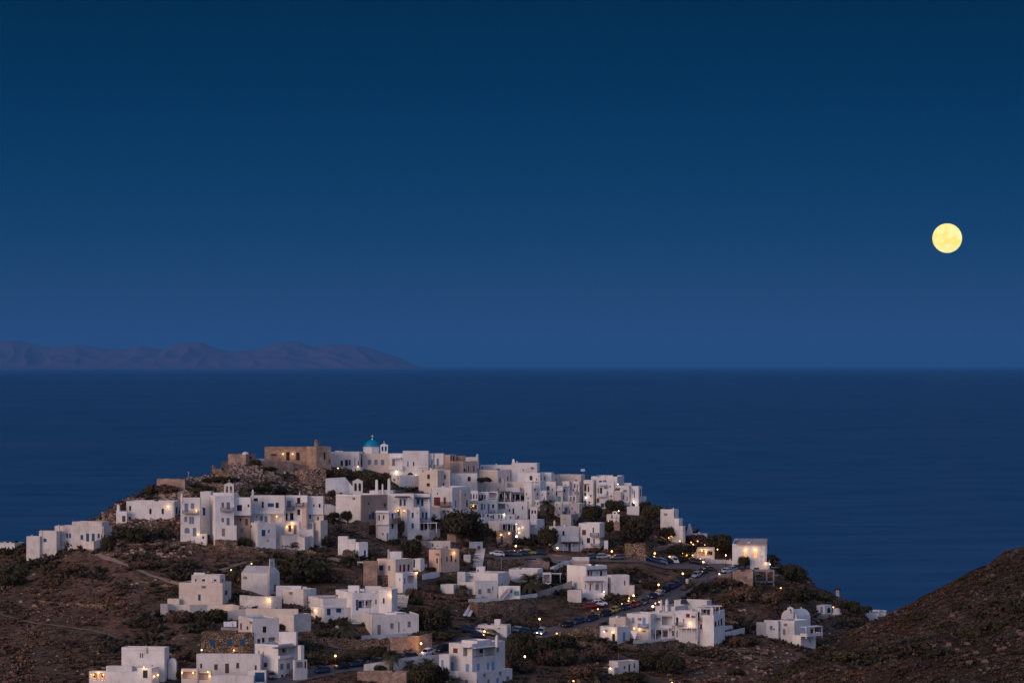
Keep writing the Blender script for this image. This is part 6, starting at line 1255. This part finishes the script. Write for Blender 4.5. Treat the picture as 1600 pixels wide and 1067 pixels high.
um = root('sunshade', tuple(ground(tx(435), ty(505))), 'folded triangular white shade sail left of the hotel terrace', 'sunshade'); mb = MB(); Yu = world_loc(um).y-2; mb.poly([(Xof(tx(398), Yu), Yu+1, Zof(ty(402), Yu)), (Xof(tx(472), Yu), Yu, Zof(ty(398), Yu)), (Xof(tx(440), Yu), Yu-0.5, Zof(ty(488), Yu))]); mb.poly([(Xof(tx(398), Yu), Yu+1.05, Zof(ty(402), Yu)), (Xof(tx(440), Yu), Yu-0.45, Zof(ty(488), Yu)), (Xof(tx(472), Yu), Yu+0.05, Zof(ty(398), Yu))]); mb.build('sail', ['cloth'], um); mb = MB(); mb.tube([(Xof(tx(398), Yu), Yu+1, Zof(ty(500), Yu)), (Xof(tx(398), Yu), Yu+1, Zof(ty(400), Yu))], 0.05, 6); mb.build('pole', ['metal'], um)
wall('garden_wall', 'sloping grey ramp wall between the hotel roof and the road', [(1020, 40, 90), (1060, 10, 85), (1062, 60, 90)], 'concrete', 1, 0.0, dy=8) if False else None
shrub(1020, 640, 160, 60, 'dark shrubs below the right part of the hotel terrace'); shrub(1130, 665, 130, 70, 'round dark shrub right below the hotel terrace wall', 'leaf_dark'); shrub(1440, 560, 220, 110, 'dark scrub bank right of the hotel terrace', 'leaf_brown'); shrub(1420, 830, 170, 80, 'dark bush on the rubble slope below the hotel')
tile(1140, 830, 5.927)
h = H('taverna', 'square white taverna with two lit arched windows above the sea', 'restaurant', (25, 340, 352), 118, 300, 5, [(145, 215, 34, 68, 'AL'), (237, 215, 34, 68, 'AL')], 'white', 360, group=None)
h.lamp(148, 172, 60).lamp(237, 172, 60); h.blk((60, 345, 356), 112, 122, 5, (), -0.3, 'tan', par=0.1, down=0.1); h.blk((190, 368, 378), 286, 375, 5, [(250, 345, 50, 24, 'O')], -1.5).lamp(335, 292, 50)
pr = root('pergola', tuple(ground(tx(330), ty(470))), 'grey concrete frame structure on posts under the taverna', 'pergola'); Yp = world_loc(pr).y-2
for z_ in (365, 468, 560):
    mb = MB(); mb.box((Xof(tx(328), Yp), Yp+2, Zof(ty(z_), Yp)), (175/5.927/F*Yp*(1 if z_ < 500 else 0.5), 4, 0.35)); mb.build('slab', ['concrete'], pr)
for q, z0_, z1_ in ((240, 365, 470), (343, 365, 575), (408, 365, 560), (290, 468, 540)): mb = MB(); mb.box((Xof(tx(q), Yp), Yp+0.2, Zof(ty((z0_+z1_)/2), Yp)), (0.4, 0.4, (z1_-z0_)/5.927/F*Yp-0.36)); mb.build('post', ['concrete'], pr)
h = H('stone_house', 'arched stone cellar with a tan front below the taverna', 'house', (28, 215, 225), 372, 520, 6, [(100, 490, 66, 60, 'Ak')], 'masonry', 500, -1, group=None)
wall('garden_wall', 'white slab ledge at the lower right of the concrete frame', [(330, 570, 590), (450, 580, 600)], 'dirtywhite', 2, 0.0)
wall('garden_wall', 'white terrace balcony edge right of the taverna', [(372, 332, 362), (470, 330, 365)], 'white', 3, 0.0, dy=4); wall('garden_wall', 'small white ledge under the terrace balcony edge', [(400, 405, 435), (452, 405, 435)], 'white', 2, 0.0, dy=3)
h = H('white_house', 'white house below a small barrel-roofed church on the right slope', 'house', (448, 600, 742), 828, 985, 40, [(505, 930, 26, 52, 'gr'), (460, 910, 10, 24, 'd')], 'white', 1060, 2)
h.blk((318, 450, 460), 824, 940, 20, [(385, 890, 26, 34, 'gr'), (410, 905, 12, 16, 'd')], 2.0); h.blk((248, 330, 340), 842, 920, 20, (), 3.0, 'dirtywhite'); h.blk((580, 660, 798), 962, 1075, 45, [(745, 1010, 14, 40, 'lb')], -3.0); h.awning(650, 802, 885, 'wh', 2.2, 965, 0.1, 3); h.balcony(655, 800, 940, 968, 'wh', 2.3, True); h.chimney(448, 820, 870, 12)
h = H('church', 'small white barrel-vaulted church with a single bell arch on the right slope', 'church', (478, 622, 748), 806, 900, 42, [(492, 815, 10, 12, 'd'), (618, 800, 8, 12, 'd')], 'white', 985, 5, group=None, roof='vault', ridge=2.2, axis='b', roofmat='white')
h.gable(535, 592, 694, 780, 1, 0.0, 'white', False).chimney(663, 700, 735, 12, 6)
h = H('white_house', 'tiny white house with a pale blue door and brown stone arch beside a lamp', 'house', (805, 880, 945), 684, 765, 40, [(852, 727, 26, 58, 'Dlb'), (920, 728, 34, 50, 'Ak')], 'white', 765)
mb = MB(); p_ = ground(tx(990), ty(780)); mb.lathe(tuple(p_), [(1.3, -0.5), (1.3, 0.7), (1.1, 0.75), (0.95, 1.9), (0.3, 2.1)], 14); tag(mb.build('water_tank', ['white'], origin=p_), 'white round water tank right of the lamp on the right slope', 'tank')
h = H('lighthouse', 'tiny white lantern tower with a dark cap on the headland ridge', 'lighthouse', (984, 1012, 1018), 545, 608, 12, [(998, 560, 12, 8, 'd')], 'white', 600, group=None, wr=2.5)
mb = MB(); mb.lathe((Xof(tx(999), h.Yb+1.2), h.Yb+1.2, h.zt-0.3), [(0.9, 0), (0.95, 0.6), (0.6, 0.95), (0.05, 1.15)], 10); mb.build('cap', ['dark_frame'], h.root)
h = H('white_house', 'low white buildings half hidden in the gully at the foot of the near spur', 'house', (1240, 1385, 1400), 758, 830, 8, (), 'white', 830)
h.blk((1385, 1445, 1455), 752, 800, 8, (), 4); h.chimney(1300, 735, 760, 8, 2)
mb = MB(); p_ = ground(tx(473), ty(600))
shrub(600, 480, 240, 190, 'dark mound of scrub on the headland right of the taverna'); shrub(520, 400, 170, 110, 'dark bush behind the terrace balcony edge'); shrub(660, 640, 330, 150, 'dark scrub slope above the barrel-vaulted church'); shrub(1110, 730, 240, 100, 'dark bushes on the headland right of the tiny lantern tower'); shrub(860, 640, 300, 70, 'brown-green scrub on the headland ridge', 'leaf_olive'); shrub(1275, 760, 110, 80, 'dark little tree above the low gully buildings'); shrub(1190, 770, 170, 100, 'dark scrub left of the low gully buildings', 'leaf_olive')
shrub(380, 680, 280, 140, 'brown scrub left of the barrel-vaulted church', 'leaf_brown'); shrub(130, 660, 330, 160, 'grey-brown bush slope below the arched stone cellar', 'leaf_brown'); shrub(150, 1060, 300, 90, 'dark shrub under the right end of the hotel slope', 'leaf_olive'); tree(260, 130, 130, 60, 'dark tree top showing behind the taverna roof', 'leaf_dark', 0.1, dy=8)
wall('stone_wall', 'rubble stone wall bending below the barrel-vaulted church', [(800, 880, 930), (900, 820, 900), (1010, 790, 850), (1120, 820, 860)], 'drystone', 0.8, 0.3); wall('stone_wall', 'low dry wall on the slope left of the white house below the church', [(180, 905, 940), (320, 915, 960), (480, 945, 1000), (580, 985, 1040)], 'drystone', 0.8, 0.3)
tile(900, 900, 1)
wall('stone_wall', 'long thin terrace wall crossing the slope below the taverna', [(190, 62, 66), (240, 68, 72), (275, 78, 82)], 'drystone', 0.6, 0.2)
wall('stone_wall', 'crumbling terrace wall in the gully right of the old hut', [(120, 108, 113), (170, 104, 109), (230, 112, 117), (300, 118, 123)], 'drystone', 0.6, 0.3)
wall('stone_wall', 'low terrace wall on the bare slope left of the sloping road', [(96, 3, 7), (150, 8, 12), (175, 12, 16)], 'drystone', 0.6, 0.2)
tile(0, 850, 1)
wall('stone_wall', 'faint old terrace wall across the bare left hillside', [(60, 88, 92), (110, 92, 96), (160, 94, 98), (220, 88, 92)], 'drystone', 0.6, 0.2)
wall('stone_wall', 'ruined terrace wall under the thin footpath', [(215, 55, 59), (250, 62, 66), (280, 64, 68)], 'drystone', 0.6, 0.3)
# ---- taverna terraces
tile(980, 770, 5.927)
h = H('white_house', 'stepped white tower house above the tavernas on the sea edge', 'house', (308, 432, 476), 152, 395, 25, [(436, 200, 6, 40, 'd'), (425, 338, 8, 10, 'd')], 'white', 520, 8)
h.blk((420, 478, 514), 236, 395, 25, (), -0.6); h.blk((480, 514, 538), 306, 395, 25, [(518, 350, 10, 10, 'd')], -1.2); h.chimney(428, 138, 155, 10)
h = H('chapel', 'tiny white chapel with a pyramid top beside the stepped tower house', 'chapel', (548, 590, 606), 368, 410, 25, (), 'white', 520, 8, group=None, roof='gable', ridge=2.6, axis='b', roofmat='white')
h.blk((600, 735, 745), 382, 420, 6, (), 1.0).chimney(665, 362, 385, 20); h.blk((370, 560, 568), 376, 400, 6, (), 2)
h = H('taverna', 'open taverna building with a warm orange lit front among the trees', 'restaurant', (600, 800, 812), 515, 640, 6, [(690, 552, 60, 60, 'O'), (765, 556, 52, 44, 'Od')], 'cream', 650, group=None)
h.lamp(690, 535, 110).lamp(735, 540, 50).lamp(620, 520, 40)
wall('stone_wall', 'terrace wall with warm café lights left of the open taverna', [(250, 505, 545), (380, 470, 520), (520, 455, 520), (640, 500, 560)], 'masonry', 1.0, 0.1)
wall('garden_wall', 'white low wall and awnings row behind the plaza crowd', [(720, 600, 655), (800, 615, 660), (900, 620, 660), (1000, 630, 665)], 'dirtywhite', 1.5, 0.0)
tree(840, 560, 330, 190, 'large dark tree beside the white taverna', 'leaf_dark', 0.1); tree(1080, 700, 150, 120, 'dark tree in front of the white taverna', 'leaf_dark', 0.1); tree(520, 600, 330, 140, 'dark trees among the café lamps left of the open taverna', 'leaf_dark', 0.1); tree(640, 470, 240, 90, 'reddish dark tree canopy above the café terrace', 'leaf_magenta', 0.1); tree(370, 440, 190, 130, 'dark tree below the olive green tree', 'leaf_dark', 0.1); tree(1240, 560, 170, 120, 'dark tree behind the right corner of the taverna', 'leaf_dark', 0.05, dy=14)
shrub(230, 900, 170, 100, 'dark bush under the second street lamp of the sloping road'); shrub(760, 900, 170, 90, 'dark bush at the bend below the road wall'); shrub(430, 640, 260, 60, 'dark garden hedge behind the parked car row'); shrub(900, 860, 260, 90, 'brown scrub under the road wall by the plaza', 'leaf_brown')
wall('retaining_wall', 'dark stone road wall below the plaza', [(300, 1005, 1040), (420, 960, 1005), (560, 900, 945), (700, 830, 870), (830, 762, 800), (960, 738, 800), (1150, 700, 770)], 'concrete', 0.6, 0.03, dy=-1)
wall('garden_wall', 'thin pale kerb wall along the upper edge of the sloping road', [(10, 1000, 1015), (90, 985, 1000), (190, 945, 960), (310, 890, 905), (420, 830, 845), (520, 790, 800)], 'paving', 0.5, 0.0, dy=1)
h = H('kiosk', 'small white kiosk box at the roadside between parked cars', 'kiosk', (540, 560, 570), 796, 842, 20, (), 'white', 842, -1, group=None, wr=1.5, down=0.2)
h = H('shed', 'small dark bus shelter with a pale frame beside the white kiosk', 'shelter', (575, 600, 612), 784, 830, 20, [(588, 808, 20, 34, 'O')], 'concrete', 836, -1, group=None, wr=1.5, down=0.2)
# ---------------------------------------------------------------- street lamps and cafe lights
SLs = [(658, 1022, 1005, 'street lamp in front of the orange lit masonry wall', 260), (524, 1038, 1024, 'street lamp above the middle parked cars at the bottom', 120), (757, 994, 986, 'street lamp behind the flat roof of the villa', 60),
 (843, 984, 967, 'street lamp behind the car with its headlights on', 150), (1067, 914, 896, 'highest street lamp left of the white kiosk', 90), (1029, 931, 914, 'street lamp above the middle of the sloping road', 90),
 (990, 940, 931, 'street lamp at the corner of the road near the red-shuttered house', 120), (871, 868, 856, 'street lamp below the dark round tree on the upper road', 130), (956, 872, 861, 'street lamp right of the two-winged white house', 70),
 (1023, 876, 864, 'street lamp beside the ruined stone building', 80), (806, 866, 853, 'orange street lamp behind the parked white car', 60), (1099, 896, 879, 'street lamp at the junction of the two roads', 90),
 (1046, 879, 871, 'street lamp left of the blue kiosk cars on the upper road', 60)]
for x_, yf, yl, lb, pw in SLs: street_lamp(x_, yf, lb, yl, p=pw)
for x_, yf, yl, lb in [(807, 860, 838, 'tall white lantern post beside the stone annex'), (1020, 960, 948, 'white light mast by the hotel roof')]: street_lamp(x_, yf, lb, yl, True, 60, 0.3)
street_lamp(1318, 1046-60+5, 'white lamp post above the dark gully tree', 948, True, 10) if False else None
street_lamp(820, 1052, 'unlit-looking pale lamp post below the villa side tree', 1027, True, 3, 0.2)
CAFE = 'warm lamps of the tavernas and garden paths'
CF = [(1062, 845, 'left cafe lamp under the stepped tower house', 60), (1045, 840, 'small cafe lamp left of the stepped tower house terrace', 20), (1049, 837, 'small upper cafe lamp on the left terrace', 20), (1083, 850, 'cafe lamp at the top of the open taverna', 60),
 (1080, 847, 'cafe lamp hung above the brighter taverna lamp', 30), (1090, 845, 'cafe lamp under the reddish tree canopy', 30), (1101, 851, 'cafe lamp in the middle of the reddish canopy', 30), (1107, 846, 'cafe lamp at the right of the reddish canopy', 30),
 (1121, 858, 'cafe lamp hanging in the large dark tree', 30), (1067, 864, 'left of the paired garden lamps', 50), (1071, 863, 'right of the paired garden lamps', 40), (1073, 867, 'yellow garden lamp above the light blue kiosk', 50), (1082, 867, 'small garden lamp right of the yellow one', 25),
 (1134, 867, 'white plaza lamp in front of the taverna wall', 90), (1147, 861, 'orange lamp at the left end of the taverna wall', 90), (1151, 867, 'orange lamp in the tree before the taverna', 60), (1166, 874, 'lamp at the right side of the tree before the taverna', 40),
 (1203, 881, 'white lamp at the right corner of the taverna annex', 20), (1220, 918, 'lone lamp on the dark slope right of the concrete frame', 30), (1302, 948, 'lone lamp beside the round white water tank', 40), (1124, 896, 'white lamp at the road edge near the plaza', 40), (983, 934, 'small lamp at the corner of the red-shuttered house', 30),
 (972, 943, 'first of the low garden lamps by the upper kerb', 25), (982, 938, 'second of the low garden lamps by the upper kerb', 25), (934, 951, 'lamp beside the parked red car', 60), (1030, 940, 'lamp by the hotel chimneys on the road edge', 40), (1024, 942, 'dim lamp left of the hotel chimneys', 30),
 (870, 989, 'first orange wall lamp along the road wall', 60), (898, 987, 'second orange wall lamp along the road wall', 90), (918, 984, 'third orange wall lamp along the road wall', 90), (933, 977, 'brightest orange lamp beside the small two-lamp house', 90),
 (361, 890, 'first path lamp above the gabled chapel', 25), (393, 880, 'second path lamp above the gabled chapel', 30), (374, 905, 'pale pink path lamp left of the gabled chapel', 30), (441, 844, 'left lamp on the pale curved terrace wall', 30), (453, 843, 'right lamp on the pale curved terrace wall', 30), (491, 841, 'lamp at the right end of the pale curved terrace wall', 70),
 (724, 833, 'orange lamp glowing under the huge spreading tree', 45), (896, 1063, 'orange lamp at the bottom edge under the villa garden', 80), (1050, 1066, 'faint lamp at the very bottom edge', 30), (528, 731, 'lamp at the foot of the long low white house by the church', 50)]
def small_lamp(px, py, lb, pw, hgt=1.6):
    g_ = ground(px, py+hgt*5.6); z1 = Zof(py, g_.y)
    r = root('garden_lamp', (g_.x, g_.y, g_.z-0.1), lb, 'lamp', CAFE); hh = z1-g_.z+0.1
    mb = MB(); mb.tube([(0, 0, 0), (0, 0, max(0.3, hh-0.1))], 0.04, 6); q = mb.build('pole', ['metal'], None); q.parent = r
    mb = MB(); mb.lathe((0, 0, hh-0.18), [(0.04, 0), (0.15, 0.07), (0.165, 0.18), (0.10, 0.28), (0.03, 0.32)], 8); q = mb.build('lantern', ['bulb_white' if 'white' in lb.split(' of ')[0][:6] or 'pale' in lb[:5] else 'bulb_warm'], None); q.parent = r
    l = bpy.data.lights.new('lamp_light', 'POINT'); l.energy = pw*0.9; l.color = (1, 0.55, 0.23); l.shadow_soft_size = 0.15
    lo = bpy.data.objects.new('lamp_light', l); COL.objects.link(lo); lo.parent = q; lo.location = (0, -0.45, hh)
for x_, y_, lb, pw in CF: small_lamp(x_, y_, lb, pw)
# ---------------------------------------------------------------- cars
CARS = [(885, 980, 'black', 'black car, first below the bend of the sloping road'), (903, 975, 'blue', 'blue-grey car behind the black one at the bend'), (925, 970, 'navy', 'navy car between the blue-grey one and the dark one by the yellow car'), (946, 964, 'black', 'dark car just below the yellow car'),
 (960, 959, 'yellow', 'yellow car parked on the sloping road'), (976, 954, 'navy', 'dark car just above the yellow car'), (992, 949, 'red', 'red car parked on the sloping road'), (1006, 944, 'grey', 'grey car just above the red car on the road'),
 (1019, 936, 'navy', 'navy car below the silver one on the upper stretch of the road'), (1029, 931, 'silver', 'silver car in the long row on the sloping road'), (1040, 925, 'black', 'black car above the silver one in the long row'), (1049, 920, 'blue', 'blue car in the middle of the long row'), (1057, 916, 'blue', 'second blue car right behind the first blue one'), (1066, 911, 'navy', 'navy car just below the white kiosk'),
 (1088, 903, 'silver', 'silver car just above the bus shelter'), (1097, 898, 'navy', 'navy car above the silver one near the junction'), (1106, 894, 'black', 'topmost black car of the sloping row'),
 (1134, 897, 'white', 'white car at the edge of the plaza'), (1142, 894, 'silver', 'silver car at the edge of the plaza'), (1150, 891, 'navy', 'dark car at the far corner of the plaza')]
for x_, y_, c_, lb in CARS: car(x_, y_, c_, lb)
CARS2 = [(776, 869, 'white', 'white car at the head of the steps car row'), (792, 869, 'navy', 'dark blue car right of the white one by the steps'), (803, 869, 'grey', 'grey car beside the orange street lamp'), (815, 868, 'blue', 'blue car in the upper row by the steps'), (826, 868, 'yellow', 'small yellowish car in the upper row by the steps'), (843, 869, 'navy', 'low dark car at the right of the upper row by the steps'),
 (928, 873, 'blue', 'blue car half hidden behind the tan banded block'), (943, 873, 'silver', 'silver car below the street lamp on the upper road'), (964, 875, 'grey', 'grey car right of the silver one on the upper road'), (1020, 878, 'blue', 'first blue car in the garden row of the upper road'), (1031, 879, 'silver', 'silver car in the garden row of the upper road'), (1043, 880, 'navy', 'navy car in the garden row of the upper road'), (1053, 880, 'white', 'small white van at the right of the garden row'),
 (1086, 883, 'black', 'black car near the plaza trees'), (1096, 883, 'silver', 'silver car near the plaza trees')]
for i, (x_, y_, c_, lb) in enumerate(CARS2): car(x_, y_, c_, lb, heading=(random.choice((0.0, math.pi))+0.15 if i not in (12,) else -1.2), group='cars parked on the upper road')
CARS3 = [(503, 1052, 'blue', 'light blue car parked lowest on the bottom road', None), (534, 1046, 'black', 'black car right of the light blue one on the bottom road', None), (558, 1042, 'navy', 'navy car behind the black one on the bottom road', None), (588, 1037, 'black', 'dark car at the left of the bush on the bottom road', None),
 (617, 1033, 'black', 'very dark car left of the big street lamp', None), (640, 1030, 'navy', 'dark car right before the white off-roader', None), (667, 1026, 'white', 'white off-road car beside the big street lamp', None), (690, 1020, 'black', 'black car right of the white off-roader', None),
 (629, 1048, 'silver', 'silver-blue car below the white sloping wall', 0.1), (735, 989, 'blue', 'blue car left of the small garage house', 0.2), (747, 997, 'navy', 'dark car just behind the villa roof', 0.3), (768, 994, 'black', 'black car in front of the small garage house', -0.4), (752, 990, 'white', 'white car behind the villa chimney', 0.2),
 (812, 989, 'silver', 'silver car left of the headlight pair', 0.15), (822, 990, 'blue', 'blue car beside the left headlight car', 0.15),
 (423, 1060, 'grey', 'grey car beside the blue garage door', -1.3), (369, 1068, 'navy', 'dark car at the bottom edge before the white wall', 0.1), (937, 950, 'white', 'white van beside the red car under the red-shuttered house', 0.2), (926, 952, 'red', 'dark red car on the drive of the red-shuttered house', 0.3)]
for x_, y_, c_, lb, hd in CARS3: car(x_, y_, c_, lb, hd, 'cars parked along the lower road', sc_=(1, 1, 1.2) if 'off-road' in lb or 'van' in lb else (1, 1, 1))
car(832, 991, 'navy', 'first driving car with bright headlights on', -2.0, 'cars driving with headlights on', True); car(846, 990, 'silver', 'silver driving car with bright headlights on, right of the first', -1.9, 'cars driving with headlights on', True)
# ---------------------------------------------------------------- people
person(747, 861, 'left of two people in dark clothes walking up the pale steps', yaw=3.0, seed=1); person(749.5, 861, 'right of two people in dark clothes walking up the pale steps', yaw=3.0, seed=2); person(755, 853, 'person in dark clothes beside the plain white garden wall', yaw=2.0, seed=3); person(757.5, 852, 'second person beside the plain white garden wall, slightly higher', 'cloth_red', yaw=1.0, seed=4)
person(291, 741, 'person in black sitting out on the summit ridge, left of two', yaw=0.3, seed=5); person(294.5, 741, 'person in a white shirt on the summit ridge', 'cloth_white', 'cloth_white', 1.0, 6)
person(373, 752, 'lone person in white on the summit rubble above the bell gable', 'cloth_white', 'cloth_dark', 0.5, 7); person(445, 745, 'lone person in pale clothes below the stone mansion', 'cloth_white', 'cloth_white', 0.2, 8)
for i, (x_, y_, s_, lb) in enumerate([(1101, 880, 'cloth_dark', 'leftmost person standing in the plaza crowd'), (1105, 881, 'cloth_white', 'person in white at the left of the plaza crowd'), (1110, 880, 'cloth_dark', 'person in dark clothes before the taverna awning'), (1116, 880, 'cloth_white', 'person in white in the middle of the plaza crowd'), (1122, 881, 'cloth_blue', 'person in blue in the middle of the plaza crowd'),
     (1127, 881, 'cloth_dark', 'dark-clothed person under the large dark tree'), (1134, 885, 'cloth_dark', 'tall dark-clothed person nearest the taverna lamp'), (1141, 881, 'cloth_white', 'person in white near the taverna wall'), (1146, 883, 'cloth_red', 'person in red near the tree before the taverna'), (1126, 899, 'cloth_dark', 'person walking on the road beside the white lamp'),
     (633, 924, 'cloth_dark', 'left of two dark figures beside the lit porch'), (635.5, 925, 'cloth_dark', 'right of two dark figures beside the lit porch'), (1119, 899, 'cloth_dark', 'second walker on the road a little lower')]):
    person(x_, y_, lb, s_, 'cloth_dark', i*1.3, 20+i)
POTS = [(320, 740, 7.62, 985, 705, 'red potted plant left of the warm doorway in the white block', 2.6), (320, 740, 7.62, 1125, 700, 'red potted plant right of the warm doorway in the white block', 2.6), (660, 700, 7.62, 1180, 628, 'bushy pot at the left of the grey-green awning terrace edge', 2.2), (660, 700, 7.62, 1215, 628, 'bushy pot at the right of the grey-green awning terrace edge', 2.2),
 (920, 920, 6.154, 640, 462, 'potted plant at the left end of the hotel terrace porch', 3.6), (920, 920, 6.154, 780, 458, 'potted plant in the middle of the hotel terrace', 3.6), (920, 920, 6.154, 1030, 440, 'dark potted plant at the right end of the hotel pergola', 3.6), (420, 860, 6.667, 1280, 862, 'pot beside the grey window of the low bungalow', 2.0), (420, 860, 6.667, 1320, 860, 'low pot at the middle of the bungalow terrace', 2.0), (660, 800, 7.62, 615, 1025, 'potted plant by the grey door of the sprawling white house', 2.0)]
plain('leaf_red', (0.16, 0.03, 0.03), 0.9)
for a_, b_, c_, x_, y_, lb, fw in POTS:
    tile(a_, b_, c_); g_ = ground(tx(x_), ty(y_)); g_ = Vector((g_.x, g_.y-fw, Zof(ty(y_), g_.y-fw)))
    r = root('potted_plant', tuple(g_), lb, 'potted plant', 'potted plants on the terraces'); mb = MB(); mb.lathe((0, 0, -0.3), [(0.2, 0), (0.28, 0.5), (0.3, 0.55)], 10); q = mb.build('pot', ['terracotta'], None); q.parent = r
    child('leaves', mesh_of(('pot', 'red' in lb), lambda: foliage(77, 8, 30, 0.16), ['leaf_red' if 'red' in lb else 'leaf_dark']), r, (0, 0, 0.2), (0.6, 0.6, 0.9))
for x_, yf, yt, lb in ((267, 906, 879, 'thin wooden pole on the slope above the big plain white house'), (475, 950, 919, 'dark wooden pole in the walled yard right of the chapel'), (509, 1048, 1012, 'pale wooden pole beside the bottom road'), (1106, 920, 896, 'thin pole on the bank above the hotel roof'), (955, 905, 887, 'short pole on the bank behind the red-shuttered house')):
    g_ = ground(x_, yf); mb = MB(); zt_ = Zof(yt, g_.y); mb.tube([g_-Vector((0, 0, 0.3)), (g_.x, g_.y, zt_)], [0.13, 0.09], 7); mb.box((g_.x, g_.y, zt_-0.5), (1.1, 0.1, 0.1)); tag(mb.build('utility_pole', ['bark'], origin=g_), lb, 'pole', 'wooden utility poles')
h = None
# ---------------------------------------------------------------- air between here and the far island
m = bpy.data.materials.new('haze'); m.use_nodes = True; M['haze'] = m; t = m.node_tree; t.nodes.clear(); o_ = t.nodes.new('ShaderNodeOutputMaterial'); pv = t.nodes.new('ShaderNodeVolumePrincipled')
pv.inputs['Color'].default_value = (0.09, 0.40, 0.95, 1); pv.inputs['Density'].default_value = 1.0/170000; pv.inputs['Anisotropy'].default_value = 0.0; t.links.new(pv.outputs[0], o_.inputs['Volume'])
mb = MB(); a, b_, c_, d_ = 215000, -2000, 214000, 1; mb.hexa([(-a, b_, -1.5), (a, b_, -1.5), (a, 230000, -1.5), (-a, 230000, -1.5), (-a, b_, 1600), (a, b_, 1600), (a, 230000, 1600), (-a, 230000, 1600)])
hz = mb.build('haze', ['haze']); hz['kind'] = 'stuff'
sc.cycles.volume_bounces = 0
